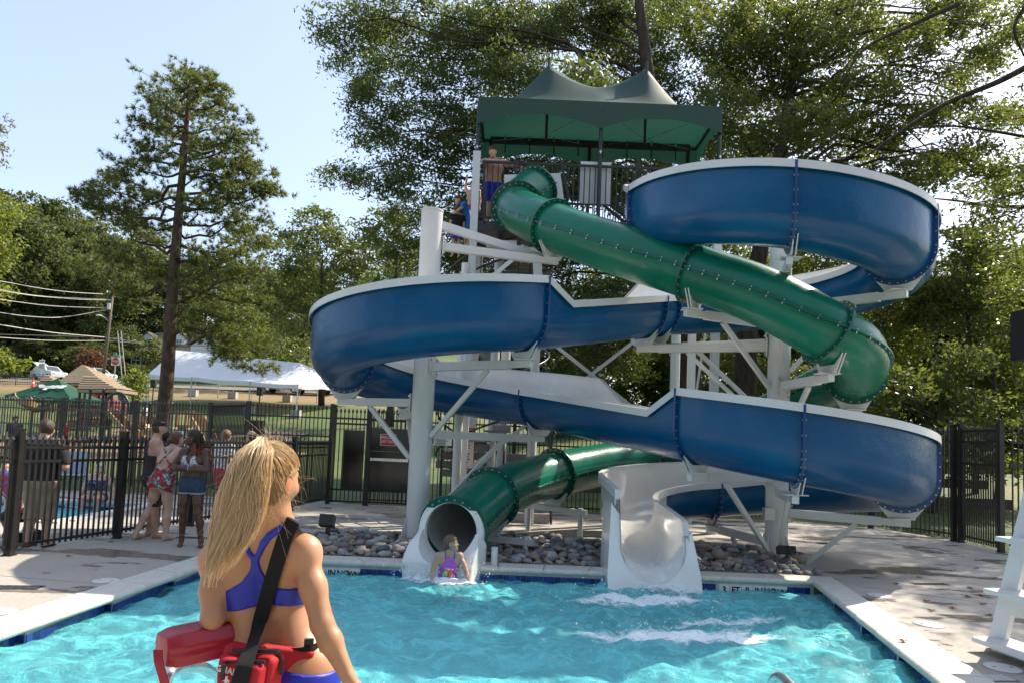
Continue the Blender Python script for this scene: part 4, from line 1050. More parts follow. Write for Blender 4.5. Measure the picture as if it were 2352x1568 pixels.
# ------------------------------------------------------------------ trees
def leaf_quads(C, size, rng, aspect=.38, droop=0.0, up=0.25):
    """C (n,3) leaf centres -> rhombic leaves of random orientation; returns V,F"""
    n = len(C)
    d = rng.normal(size=(n, 3)); d[:, 2] = d[:, 2] * .7 - droop; d /= np.linalg.norm(d, axis=1)[:, None]
    r = rng.normal(size=(n, 3)); r[:, 2] += up; s = np.cross(d, r); s /= np.linalg.norm(s, axis=1)[:, None] + 1e-9
    L = (size * rng.uniform(.65, 1.25, n))[:, None]
    nn = np.cross(d, s)
    V = np.empty((n, 4, 3), np.float32)
    V[:, 0] = C - d * L * .5; V[:, 1] = C + s * L * aspect * .5 - d * L * .05 + nn * L * .06; V[:, 2] = C + d * L * .5; V[:, 3] = C - s * L * aspect * .5 - d * L * .05 + nn * L * .06
    return V.reshape(-1, 3), np.arange(n * 4).reshape(n, 4)
def blob_leaves(blobs, leaf, lai, rng, aspect=.38, droop=.25, clump=.42, shell=.35):
    """blobs: (centre, radii). Leaves gathered in flattened sprays on and in each blob, spray centres returned for twigs"""
    Cs = []; sprays = []
    la = leaf * leaf * aspect * .5
    for c, r in blobs:
        r = np.array(r, float); area = math.pi * (r[0] * r[2] + r[0] * r[1] + r[1] * r[2]) / 3
        n = int(area * lai / la); ns = max(6, int(area * 2.8 / (clump * clump * 3)))
        p = rng.normal(size=(ns, 3)); p /= np.linalg.norm(p, axis=1)[:, None]; rr = rng.uniform(shell, 1.0, ns) ** .6
        lump = 1 + .22 * np.sin(p[:, 0] * 5 + c[0]) * np.sin(p[:, 2] * 6 + c[2])
        sc = np.array(c) + p * r * (rr * lump)[:, None]
        sprays.append((np.array(c), sc))
        w = rng.uniform(.25, 1.6, ns); k = rng.choice(ns, n, p=w / w.sum())
        g = np.clip(rng.normal(size=(n, 3)), -1.7, 1.7) * np.array([clump, clump, clump * .5]) * rng.uniform(.7, 1.1, (n, 1))
        q = sc[k] + g; q[:, 2] -= .35 * droop * (g[:, 0] ** 2 + g[:, 1] ** 2) / clump
        Cs.append(q)
    return np.vstack(Cs), sprays
BARK = mat('grey brown bark', (.075, .058, .045), .9, .2, col2=(.035, .027, .021), nscale=7, bump=.9, bscale=22, stretch=(1, 1, .25))
BARKP = mat('pine bark', (.11, .075, .055), .9, .2, col2=(.05, .035, .028), nscale=6, bump=1.0, bscale=16, stretch=(1, 1, .4))
OAKL = leafmat('willow oak leaf', (.028, .050, .018), (.052, .082, .022), .42, .40, tcol=(.15, .19, .03))
OAKL2 = leafmat('oak leaf sunlit', (.034, .054, .015), (.070, .092, .022), .45, .40, tcol=(.18, .21, .032))
MIDL = leafmat('broad leaf', (.036, .060, .016), (.075, .10, .026), .42, .35, tcol=(.19, .22, .035))
FARL = leafmat('far forest leaf', (.034, .052, .018), (.066, .082, .028), .38, .5, tcol=(.14, .17, .035))
BRIGHTL = leafmat('bright young leaf', (.06, .11, .02), (.13, .16, .03), .45, .4, tcol=(.28, .31, .04))
def limb(mb, a, b, r0, r1, rng, sag=.12, n=7, sides=8):
    a = np.array(a, float); b = np.array(b, float); L = np.linalg.norm(b - a); t = np.linspace(0, 1, n)[:, None]
    P = a + (b - a) * t; P[:, 2] += sag * L * np.sin(math.pi * t[:, 0]); j = rng.normal(size=(n, 3)) * L * .03; j[0] = 0; j[-1] = 0
    P += j; mb.tube(P, np.linspace(r0, r1, n), sides, cap=False); return P
def blob_tree(name, label, base, trunk_pts, trunk_r, blobs, leaf, lai, lm, bark=BARK, seed=1, group=None, cat='tree', twigs=.25, limb_r=.11, kind=None, **kw):
    rng = np.random.default_rng(seed)
    root = thing(name, label, cat, base, group=group)
    C, sprays = blob_leaves(blobs, leaf, lai, rng, **kw)
    V, F = leaf_quads(C, leaf, rng, kw.get('aspect', .38), kw.get('droop', .25))
    o = link('crown', mesh_np('crown', V - wloc(root), F, lm), root)
    mb = MB(); T = catmull(np.array(trunk_pts, float), 6); rr = np.interp(np.linspace(0, 1, len(T)), np.linspace(0, 1, len(trunk_r)), trunk_r)
    mb.tube(T, rr, 14)
    for c, sc in sprays:
        i = int(np.argmin(np.linalg.norm(T - (c - np.array([0, 0, .35 * np.linalg.norm(c[:2] - T[0][:2])])), axis=1))); i = max(i, len(T) // 3)
        P = limb(mb, T[i], c, min(limb_r * .55, rr[i] * .6), .015, rng)
        for q in sc[rng.random(len(sc)) < twigs][:40]:
            k = int(rng.integers(3, 7)); limb(mb, P[k], q, .016, .005, rng, sag=.05, n=4, sides=4)
    mb.build('trunk', bark, root, smooth=True)
    return root
def B(px, py, rx, ry, d, rd=None):
    k = d / FPX; c = at(px, py, d); return (c, (rx * k, rd or (rx + ry) * .5 * k, ry * k))
# ---- the two big willow oaks behind the tower
rngO = np.random.default_rng(3)
def jit(bl, d, s): return [B(px, py, rx, ry, d + rngO.uniform(-s, s)) for px, py, rx, ry in bl]
o1 = [(795, 55, 88, 62), (900, 30, 110, 70), (930, 110, 110, 70), (830, 150, 78, 58), (860, 235, 78, 52), (985, 205, 100, 70), (850, 315, 62, 46), (945, 300, 90, 58), (790, 405, 70, 27), (890, 405, 85, 42), (985, 395, 85, 60),
      (1080, 100, 110, 95), (1065, 300, 80, 75), (1200, 60, 120, 80), (1340, 40, 120, 75), (940, 480, 80, 42), (1040, 490, 80, 60), (1070, 590, 80, 60), (1470, 60, 120, 85), (1180, 200, 120, 90), (1330, 240, 130, 100), (1480, 220, 130, 100),
      (1300, 400, 130, 70), (1470, 420, 110, 80), (1000, 610, 75, 55), (1180, 420, 90, 80), (1250, 560, 110, 70), (1330, 690, 85, 65), (1450, 690, 105, 80), (1420, 800, 105, 70), (1320, 830, 85, 60), (1500, 560, 100, 80), (900, 560, 70, 48), (1130, 690, 90, 70), (1230, 760, 90, 60)]
TRB = gnd(1583, 1080)
tb = np.array([at(1584, 900, 23)[0], 23.0, zt(3.5, 23) - .1])
blob_tree('oak_tree', 'huge willow oak with dark fine foliage spreading behind the tower, reaching over the sky', tb,
          [tb, at(1583, 850, 23), at(1575, 700, 23), at(1545, 480, 23.5), at(1500, 250, 24), at(1470, 20, 24), at(1450, -150, 24)], [.46, .40, .36, .32, .26, .18, .10],
          jit(o1, 24, 3.0) + jit([(px + rngO.uniform(-30, 30), py + rngO.uniform(-25, 25), rx * .8, ry * .8) for px, py, rx, ry in o1 if px > 1000], 27, 2.0), .18, 3.1, OAKL, seed=21, aspect=.32, droop=.5, clump=.28, limb_r=.13, twigs=.2)
o2 = [(1640, 90, 120, 90), (1640, 260, 90, 90), (1760, 40, 120, 80), (1760, 180, 120, 80), (1700, 330, 110, 60), (1860, 120, 110, 80), (1840, 290, 120, 70), (1960, 40, 110, 70), (1970, 220, 105, 70), (1990, 330, 100, 52), (2080, 110, 100, 70), (2100, 270, 80, 45),
      (2190, 40, 100, 60), (2240, 150, 70, 45), (2320, 60, 70, 60), (2310, 270, 70, 40), (2200, 350, 90, 36), (2110, 400, 95, 46), (2310, 400, 80, 46), (1900, 420, 110, 60), (2230, 240, 40, 30), (2160, 190, 50, 30), (1560, 20, 90, 70), (2020, 430, 90, 60)]
tb = np.array([at(1712, 860, 27)[0], 27.0, zt(5, 27) - .1])
blob_tree('oak_tree', 'big sunlit oak with yellow green leaves and long bare limbs at the upper right', tb,
          [tb, at(1712, 850, 27), at(1725, 700, 27), at(1760, 500, 27), at(1800, 300, 27), at(1840, 60, 27)], [.50, .42, .36, .30, .22, .12],
          jit(o2, 27, 3.0) + jit([(px + rngO.uniform(-30, 30), py + rngO.uniform(-25, 25), rx * .8, ry * .8) for px, py, rx, ry in o2], 30.5, 2.0), .23, 3.0, OAKL2, seed=22, aspect=.36, droop=.35, clump=.30, limb_r=.16, twigs=.2)
# long bare limbs seen crossing the right-hand foliage
tb3 = np.array([16.2, 17.5, zt(16.2, 17.5)])
o3 = [(2300, 500, 80, 46), (2215, 470, 70, 36), (2360, 620, 90, 80), (2420, 420, 110, 90), (2480, 250, 140, 100), (2560, 80, 160, 120), (2440, -60, 150, 90), (2700, 300, 170, 140), (2420, 160, 60, 50), (2650, -80, 170, 120), (2350, -90, 130, 70)]
r3 = blob_tree('oak_tree', 'oak standing beyond the right edge with limbs reaching in over the slide', tb3,
          [tb3, tb3 + (0, 0, 3), tb3 + (-.3, 0, 7), tb3 + (-.2, .3, 11), tb3 + (.3, .4, 15)], [.45, .40, .34, .26, .14],
          [B(px, py, rx, ry, 20 + rngO.uniform(-2.5, 2.5)) for px, py, rx, ry in o3] + [((x_, y_, z_), (r_, r_, r_ * .8)) for x_, y_, z_, r_ in ((13.2, 13.3, 10.6, 1.1), (15.4, 14.6, 12.5, 1.5), (16.4, 13.2, 10.5, 1.5), (14.4, 11.0, 9.6, 1.0), (17, 16, 13.5, 2.0), (13.9, 9.2, 9.8, 1.1))], .19, 1.7, OAKL2, seed=23, aspect=.34, clump=.36, twigs=.2)
mb = MB()
for pts, r0, r1 in (([(2420, 120), (2300, 185), (2180, 235), (2080, 295), (1990, 360)], .115, .035), ([(2430, 330), (2300, 305), (2180, 290), (2060, 300)], .06, .02), ([(2430, 470), (2300, 475), (2200, 462), (2130, 455)], .07, .02), ([(2380, -20), (2330, 60), (2352, 130)], .06, .03), ([(2200, 10), (2090, 60), (1990, 110), (1930, 190)], .08, .03)):
    P = catmull([at(px, py, 21.5) for px, py in pts], 6); mb.tube(P, np.linspace(r0, r1, len(P)), 8)
mb.build('limb', BARK, r3, smooth=True)
# ---- understory trees and shrubs behind the right fence
us = [('young maple tree', [(2240, 560, 75, 55), (2190, 640, 80, 55), (2290, 650, 75, 60), (2240, 730, 80, 50), (2130, 700, 70, 60)], 24, 'young_tree', 'leafy young tree behind the right fence left of the speaker box', (2240, 900)),
      ('b', [(2060, 640, 70, 60), (2010, 720, 60, 60), (2060, 790, 70, 50), (1980, 830, 55, 50)], 26, 'young_tree', 'slender tree with orange tinged leaves just right of the green tube bend', (2060, 940)),
      ('c', [(2330, 790, 75, 55), (2280, 850, 70, 50), (2200, 830, 75, 50), (2320, 910, 70, 50)], 22, 'young_tree', 'dense leafy bush tree filling the gap below the black speaker box', (2290, 960)),
      ('d', [(2150, 900, 70, 45), (2090, 880, 60, 45), (2230, 930, 60, 40), (2040, 900, 50, 40), (2010, 930, 50, 35), (2040, 1000, 50, 36), (2110, 1010, 55, 38), (2190, 1000, 50, 40), (2260, 990, 55, 40), (2330, 1000, 55, 45), (2150, 1060, 55, 30), (2290, 1060, 60, 30), (2060, 1060, 50, 28), (2400, 1000, 60, 50)], 20, 'shrub', 'low shrubs growing along the outside of the right fence', (2140, 1000)),
      ('e', [(1690, 600, 80, 55), (1780, 640, 85, 60), (1880, 600, 90, 50), (1680, 700, 70, 60), (1860, 700, 70, 50), (1640, 820, 55, 60), (1740, 860, 70, 50), (1850, 880, 70, 45)], 31, 'oak_tree', 'tree crown seen between the white columns behind the right loop', (1760, 960))]
for q_, bl, d, nm, lab, (bx, by) in us:
    bx_ = at(bx, 900, d)[0]; b0 = np.array([bx_, d, zt(bx_, d) - .05])
    tp_ = np.mean([B(*b, d)[0] for b in bl], axis=0)
    blob_tree(nm, lab, b0, [b0, b0 * .6 + tp_ * .4 + (.1, 0, 0), tp_], [.11, .09, .04], jit(bl, d, 1.5) + jit(bl, d + 2, 1.0), .20, 3.0, BRIGHTL if q_ == 'b' else (OAKL2 if q_ in 'ae' else MIDL), seed=30 + ord(q_[0]), aspect=.45, clump=.34, limb_r=.05, twigs=.25, cat='shrub' if nm == 'shrub' else 'tree')
# background woodland wall behind the oaks, so the gaps show green
for k, (px, d, h) in enumerate([(1240, 44, 9), (1420, 48, 10), (1600, 46, 9), (1800, 44, 10), (1990, 42, 9), (2160, 40, 10), (2330, 38, 11), (2480, 36, 11)]):
    x_ = at(px, 950, d)[0]; z_ = zt(x_, d)
    bl = [((x_ + RNG.uniform(-2, 2), d + RNG.uniform(-1.5, 1.5), z_ + h * f_), (3.2, 2.6, 2.1)) for f_ in (.2, .4, .6, .8, .95)] + [((x_ + RNG.uniform(-3, 3), d, z_ + h * g_), (2.6, 2, 1.8)) for g_ in (.3, .55, .75)]
    blob_tree('woodland_tree', ['dim bushy tree in the woodland behind the tower stairs', 'dim bushy tree deep behind the middle of the slides', 'dim bushy tree deep behind the second white column pair', 'dim bushy tree behind the right slide column',
              'dim bushy tree behind the green tube bend', 'dim bushy tree far behind the right fence corner', 'dim bushy tree far behind the speaker box', 'dim bushy tree beyond the right picture edge'][k], (x_, d, z_), [(x_, d, z_), (x_, d, z_ + h * .5), (x_ + .2, d, z_ + h * .9)], [.2, .15, .05], bl, .32, 3.2, MIDL, seed=60 + k, aspect=.5, clump=.5, limb_r=.06, twigs=.1)
# ---- mid-distance trees between the pine and the slide
md = [([(720, 520, 60, 50), (660, 560, 50, 45), (780, 560, 60, 55), (700, 620, 70, 50), (810, 650, 60, 60), (640, 650, 45, 50), (740, 690, 70, 55), (850, 600, 50, 60), (680, 740, 60, 50), (800, 740, 60, 50)], 62, 'round bright tree standing between the pine and the left slide loop', 740, MIDL),
      ([(880, 520, 60, 55), (930, 600, 60, 60), (870, 680, 60, 60), (960, 700, 50, 60), (900, 760, 60, 45)], 50, 'dark leafy tree directly behind the left slide loop', 900, OAKL),
      ([(640, 800, 50, 40), (700, 830, 50, 35), (590, 760, 45, 40), (560, 700, 40, 40)], 75, 'low tree with drooping leaves behind the white tent', 640, MIDL)]
for k, (bl, d, lab, bx, lm) in enumerate(md):
    bx_ = at(bx, 900, d)[0]; b0 = np.array([bx_, d, zt(bx_, d)]); tp_ = np.mean([B(*b, d)[0] for b in bl], axis=0)
    blob_tree('leafy_tree', lab, b0, [b0, b0 * .5 + tp_ * .5, tp_ + (0, 0, 1)], [.3, .25, .1], [B(*b, d + RNG.uniform(-2, 2)) for b in bl], .36, 3.4, lm, seed=80 + k, aspect=.5, clump=.55, limb_r=.1, twigs=.12)
# ---- hillside forest: three crown shapes, copied
protos = []
for k in range(4):
    rng = np.random.default_rng(100 + k); bl = []
    H = 1.0
    for j in range(15):
        f = rng.uniform(.22, .97); w = .30 * math.sin(math.pi * min(1, (f - .08) * .95)) ** .6
        a = rng.uniform(0, 6.28); rr = w * rng.uniform(.2, .9); bl.append(((20 * rr * math.cos(a), 20 * rr * math.sin(a), 20 * f), (20 * .125, 20 * .125, 20 * .085)))
    bl.append(((0, 0, 19), (2.2, 2.2, 1.6)))
    root = blob_tree('forest_tree', 'tall dark green deciduous tree in the wood beyond the road', (0, 0, 0), [(0, 0, -1), (0, 0, 8), (.3, 0, 16)], [.35, .3, .1], bl, .55, 3.0, FARL, seed=100 + k, group='trees of the wood beyond the road', aspect=.6, clump=.75, limb_r=.12, twigs=.05)
    protos.append(root)
spots = []
for d, pxs, top in ((92, (-70, -10, 45, 100, 160, 215, 262, 545, 600, 660), lambda p: np.interp(p, [-70, 0, 60, 130, 200, 280, 350, 450, 620], [440, 470, 520, 560, 590, 620, 650, 680, 650])),
                    (112, (-110, -45, 15, 70, 130, 190, 250, 310, 365, 420, 480, 540, 600, 660, 720), lambda p: np.interp(p, [-70, 0, 60, 130, 200, 280, 350, 450, 620, 720], [420, 440, 462, 470, 515, 545, 585, 610, 620, 600])),
                    (140, (-60, 20, 90, 160, 230, 300, 370, 440, 510, 580, 650, 730, 800, 900), lambda p: np.interp(p, [-70, 60, 200, 350, 450, 620, 900], [430, 470, 525, 590, 615, 625, 600]))):
    for p in pxs:
        t_ = at(p, float(top(p)) + RNG.uniform(-8, 8), d + RNG.uniform(-5, 5)); x_, y_ = t_[0], t_[1]; z_ = zt(x_, y_); h = max(9, t_[2] - z_); spots.append((x_, y_, z_, h))
for k in range(16): x_ = -75 - 9 * k + RNG.uniform(-3, 3); y_ = 96 - 2.2 * k + RNG.uniform(-6, 6) + 12 * (k % 2); spots.append((x_, y_, zt(x_, y_), 20 + RNG.uniform(-3, 4)))
for k, (x_, y_, z_, h) in enumerate(spots):
    o = protos[k] if k < 4 else dup(protos[k % 4])
    o.location = (x_, y_, z_); o.rotation_euler = (0, 0, RNG.uniform(0, 6.28)); o.scale = (h / 20 * .95, h / 20 * .95, h / 20)
for p, d, h, w in ((10, 84, 5, 5), (60, 86, 6, 5), (150, 88, 7, 5), (200, 86, 6, 4), (110, 90, 8, 5), (-50, 85, 6, 6), (255, 88, 6, 4)):
    t_ = at(p, 860, d); o = dup(protos[p % 4], label='shady undergrowth tree at the foot of the wood beyond the road', group='undergrowth at the foot of the wood'); o.location = (t_[0], d, zt(t_[0], d) - 1.5); o.scale = (w / 10, w / 10, h / 20); o.rotation_euler = (0, 0, p)
# the bright yellow-green tree at the left edge, and the twig of a nearer tree above it
bx_ = at(0, 560, 80)[0]
blob_tree('leafy_tree', 'bright yellow green tree at the left edge in front of the wood', (bx_, 80, zt(bx_, 80)), [(bx_, 80, zt(bx_, 80)), (bx_, 80, 15), (bx_, 80, 22)], [.35, .3, .1], [B(*b, 80) for b in [(0, 490, 50, 42), (-40, 560, 60, 50), (15, 560, 34, 34), (5, 600, 30, 24), (-50, 480, 50, 40), (-40, 660, 60, 50)]], .42, 2.2, BRIGHTL, seed=131, aspect=.55, clump=.6, twigs=.05)
bx_ = at(-90, 900, 34)[0]
blob_tree('leafy_tree', 'brownish tree at the left edge, only a hanging spray of leaves in view', (bx_, 34, zt(bx_, 34)), [(bx_, 34, zt(bx_, 34)), (bx_, 34, 7), (bx_, 34, 13)], [.25, .2, .1], [B(*b, 34) for b in [(-20, 280, 40, 26), (5, 285, 22, 16), (-8, 330, 22, 22), (-14, 370, 16, 20), (-60, 330, 50, 40), (-90, 250, 60, 50)]], .20, 1.6, leafmat('autumn leaf', (.08, .06, .02), (.13, .10, .03), .4, .4, tcol=(.25, .20, .05)), seed=132, aspect=.35, droop=.6, clump=.25, twigs=.1)
# garden shrubs by the road
def shrub(label, px, py, rx, ry, d, lm, leaf, seed, name='shrub'):
    c = at(px, py, d); k = d / FPX; z_ = zt(c[0], d); rx *= k; ry *= k
    bl = [((c[0] + RNG.uniform(-.5, .5) * rx, d + RNG.uniform(-.4, .4) * rx, c[2] + RNG.uniform(-.5, .5) * ry), (rx * .55, rx * .5, ry * .5)) for _ in range(7)]
    return blob_tree(name, label, (c[0], d, z_), [(c[0], d, z_), (c[0], d, c[2]), (c[0] + .05, d, c[2] + ry * .6)], [.06, .05, .02], bl, leaf, 2.4, lm, seed=seed, aspect=.6, clump=leaf * 1.3, limb_r=.03, twigs=.1, cat='shrub')
shrub('big glossy bright green bush by the road at the left edge', 25, 832, 48, 38, 78, BRIGHTL, .5, 140)
shrub('crape myrtle with red flower tips left of the utility pole', 205, 820, 36, 40, 84, leafmat('myrtle leaf', (.06, .055, .03), (.12, .05, .035), .3, .5), .3, 141)
shrub('green tree at the corner of the brick house', 340, 815, 26, 40, 70, MIDL, .3, 142, 'leafy_tree')
shrub('small bright yellow green tree on the lawn beside the pine', 308, 882, 34, 40, 41, BRIGHTL, .15, 143, 'young_tree')
shrub('low hedge below the house beside the stop sign', 300, 846, 40, 10, 90, MIDL, .3, 144)
# ---- trees added out of view behind the camera to darken what the slides reflect
for k, (x_, y_, h) in enumerate(((-22, -15, 15), (-13, -19, 17), (-5, -17, 15), (4, -20, 18), (12, -16, 15), (21, -18, 17), (-30, -8, 14))):
    o = dup(protos[k % 4], (x_, y_, 0), k * 1.3, 'unseen tree added behind the camera to darken the slide reflections', 'unseen trees added behind the camera', (h / 16, h / 16, h / 20)); o['kind'] = 'stuff'
# ---- the loblolly pine on the lawn
PD = 31.0
NEED = leafmat('pine needle', (.050, .085, .022), (.105, .125, .03), .32, .42, tcol=(.22, .25, .05))
pb = at(372, 960, PD); pb[2] = zt(pb[0], PD) - .1
pine = thing('pine_tree', 'tall loblolly pine with tufted crown standing alone on the lawn', 'tree', pb)
tp_ = [pb, at(378, 930, PD), at(385, 850, PD), at(391, 750, PD), at(398, 650, PD), at(405, 560, PD), at(412, 470, PD), at(421, 380, PD), at(428, 290, PD), at(434, 215, PD), at(437, 178, PD)]
T = catmull(tp_, 6); tr = np.interp(np.linspace(0, 1, len(T)), [0, .1, .4, .7, 1], [.36, .31, .25, .15, .035])
mb = MB(); mb.tube(T, tr, 14); rngP = np.random.default_rng(8)
# branches: (attach y, tip x, tip y)
br = [(215, 405, 205), (215, 480, 190), (200, 415, 168), (200, 460, 172), (260, 345, 215), (255, 520, 235), (290, 352, 260), (300, 545, 268), (310, 320, 285), (330, 570, 310), (345, 318, 330), (350, 560, 345), (370, 300, 360), (380, 590, 375), (400, 275, 392), (400, 590, 400), (420, 250, 415), (440, 620, 405), (450, 225, 445), (460, 620, 430), (480, 160, 455), (470, 640, 455), (500, 215, 480), (500, 610, 505), (520, 280, 520), (530, 580, 530), (560, 225, 500), (560, 600, 560), (600, 640, 560), (620, 560, 590), (610, 240, 590),
      (640, 185, 612), (650, 300, 605), (650, 615, 625), (680, 540, 640), (690, 285, 690), (700, 480, 690), (740, 560, 735), (760, 590, 800), (760, 620, 850), (700, 590, 700), (560, 330, 545), (300, 430, 250), (350, 440, 320), (420, 470, 380), (470, 330, 450), (330, 390, 300), (260, 450, 225), (390, 520, 350), (450, 540, 420), (520, 480, 470), (640, 380, 615), (590, 470, 600), (730, 500, 760), (755, 540, 830), (690, 520, 600)]
tufts = []
for ay, tx, ty in br:
    i = int(np.argmin(abs(np.array([CY - FPX * ((p - EYE) @ cU) / ((p - EYE) @ cF) for p in T]) - ay)))
    a = T[i]; dd = rngP.normal() * 1.7; b = at(tx, ty, PD + dd); L = np.linalg.norm(b - a)
    t = np.linspace(0, 1, 9)[:, None]; P = a + (b - a) * t
    low = ay > 660
    P[:, 2] += (-.06 if not low else .10) * L * np.sin(math.pi * t[:, 0]) + .05 * L * np.sin(2 * math.pi * t[:, 0]) * (1 if low else -1); P[1:-1] += rngP.normal(size=(7, 3)) * .03 * L
    mb.tube(P, np.linspace(min(.10, .022 + L * .014), .012, 9), 6)
    for k in range(int(5 + L * 5.6)):
        f = rngP.uniform(.42, 1.02) if L > 1.5 else rngP.uniform(.3, 1.0); j = f * 8; q = P[int(j)] if j >= 8 else P[int(j)] * (1 - j % 1) + P[int(j) + 1] * (j % 1)
        w = .55 + .32 * L * (1.05 - f); e = q + rngP.normal(size=3) * np.array([w, w, w * .26]) * .58 + np.array([0, 0, .12])
        mb.tube([q, (q + e) / 2 + (0, 0, -.03), e], [.014, .01, .006], 4)
        tufts.append((e, e - q)); 
        for _ in range(4): tufts.append((e + rngP.normal(size=3) * np.array([.2, .2, .11]), e - q + rngP.normal(size=3) * .2))
mb.build('trunk', BARKP, pine, smooth=True)
nn = 22; c = np.repeat(np.array([t[0] for t in tufts]), nn, 0); ax = np.repeat(np.array([t[1] / (np.linalg.norm(t[1]) + 1e-6) for t in tufts]), nn, 0)
d = rngP.normal(size=c.shape) * .75 + ax * .75 + np.array([0, 0, .25]); d /= np.linalg.norm(d, axis=1)[:, None]
s = np.cross(d, rngP.normal(size=c.shape)); s /= np.linalg.norm(s, axis=1)[:, None]; L = rngP.uniform(.17, .29, len(c))[:, None]
V = np.empty((len(c), 3, 3)); V[:, 0] = c + s * .016; V[:, 1] = c - s * .016; V[:, 2] = c + d * L
V[:, 0] += d * .01
o = link('crown', mesh_np('crown', V.reshape(-1, 3) - wloc(pine), np.arange(len(c) * 3).reshape(-1, 3), NEED), pine)
print('tris', sum(len(o.data.polygons)*2 for o in S.objects if o.type=='MESH' and o.name.startswith('crown') )); print('pine needles', len(c), 'tufts', len(tufts))
# ------------------------------------------------------------------ road, house, street furniture
ROAD = mat('road asphalt', (.16, .14, .125), .85, col2=(.20, .18, .155), nscale=.6)
rx = np.linspace(-110, 20, 40); V = []; 
for x_ in rx:
    for y_ in (73.5 + .02 * x_, 76.0 + .02 * x_, 78.5 + .02 * x_, 81 + .02 * x_): V.append((x_, y_, zt(x_, y_) + .06))
q = MB(); q.add(V, [(i * 4 + j, i * 4 + j + 1, (i + 1) * 4 + j + 1, (i + 1) * 4 + j) for i in range(39) for j in range(3)]); tag(q.build('road', ROAD), kind='structure')
BRICK = mat('red brick wall', (.16, .06, .045), .9, col2=(.11, .042, .032), nscale=8)
ROOFM = mat('brown shingle roof', (.14, .115, .10), .9, col2=(.10, .082, .07), nscale=5, stretch=(1, 1, 4))
CLAP = mat('white clapboard', (.74, .74, .72), .6); GLASSD = mat('dark window glass', (.05, .06, .07), .08, .8); SHUT = mat('dark navy shutter', (.015, .018, .03), .6)
HD = 96.0; ZE = at(289, 803, HD)[2]; hx0 = at(296, 800, HD)[0]; hx1 = at(520, 800, HD)[0]; ZB = zt(hx0 + 4, HD) - .6; RY = HD + 4.2; ZR = at(400, 767, RY)[2]
house = thing('brick_house', 'brick house with brown roof and white dormers beyond the road', 'house', ((hx0 + hx1) / 2, HD, ZB))
q = MB(); q.box(((hx0 + hx1) / 2, HD + 4.2, (ZB + ZE) / 2), (hx1 - hx0, 8.4, ZE - ZB)); q.build('wall', BRICK, house)
q = MB(); e = .45
for s_ in (-1, 1):
    q.prism([(hx0 - e, RY + s_ * 4.7, ZE - .15), (hx1 + e, RY + s_ * 4.7, ZE - .15), (hx1 + e - 1.2, RY, ZR), (hx0 + 1.7, RY, ZR)], (0, 0, 0), (0, 0, .14))
q.prism([(hx0 - e, RY - 4.7, ZE - .15), (hx0 - e, RY + 4.7, ZE - .15), (hx0 + 1.7, RY, ZR)], (0, 0, 0), (0, 0, .1)); q.prism([(hx1 + e, RY - 4.7, ZE - .15), (hx1 + e, RY + 4.7, ZE - .15), (hx1 + e - 1.2, RY, ZR)], (0, 0, 0), (0, 0, .1))
roof = q.build('roof', ROOFM, house)
q = MB(); q.box(((hx0 + hx1) / 2, HD - .3, ZE - .12), (hx1 - hx0 + .9, .18, .22)); q.build('fascia', CLAP, house)
for px in (338, 411):
    c = at(px, 787, HD + 1.2); w = 1.55; q = MB(); zb_, zt__ = c[2] - .75, c[2] + .75
    q.box((c[0], c[1] + 1.2, (zb_ + zt__) / 2), (w, 2.4, zt__ - zb_)); d_ = q.build('dormer', CLAP, house)
    q = MB(); 
    for s_ in (-1, 1): q.prism([(c[0] + s_ * (w / 2 + .2), c[1] - .15, zt__ - .08), (c[0], c[1] - .15, zt__ + .72), (c[0], c[1] + 3.2, zt__ + .72), (c[0] + s_ * (w / 2 + .2), c[1] + 3.2, zt__ - .08)], (0, 0, 0), (0, 0, .09))
    q.build('dormer_roof', ROOFM, d_)
    q = MB(); q.prism([(c[0] - w / 2, c[1], zt__), (c[0] + w / 2, c[1], zt__), (c[0], c[1], zt__ + .66)], (0, 0, 0), (0, .1, 0)); q.build('gable', CLAP, d_)
    q = MB(); q.box((c[0], c[1] - .01, c[2] - .05), (.72, .03, 1.05)); q.build('pane', GLASSD, d_)
    q = MB(); q.box((c[0], c[1] - .03, c[2] - .05), (.05, .03, 1.05)); q.box((c[0], c[1] - .03, c[2] - .05), (.72, .03, .06)); q.box((c[0], c[1] - .03, c[2] + .5), (.86, .04, .09)); q.box((c[0], c[1] - .03, c[2] - .6), (.86, .04, .09)); q.build('window_frame', CLAP, d_)
for px in (313, 420, 470):
    c = at(px, 826, HD - .02); q = MB(); q.box((c[0], HD - .02, c[2]), (1.2, .05, 1.9)); w_ = q.build('window', GLASSD, house)
    q = MB()
    for a in ((0, .98, 1.4, .12), (0, -.98, 1.4, .12), (0, 0, 1.3, .07), (-.64, 0, .12, 2.0), (.64, 0, .12, 2.0), (0, 0, .06, 1.9)): q.box((c[0] + a[0], HD - .06, c[2] + a[1]), (a[2], .06, a[3]))
    q.build('window_frame', CLAP, w_)
    for s_ in (-1, 1): q = MB(); q.box((c[0] + s_ * 1.0, HD - .05, c[2]), (.5, .06, 2.0)); q.build('shutter', SHUT, house)
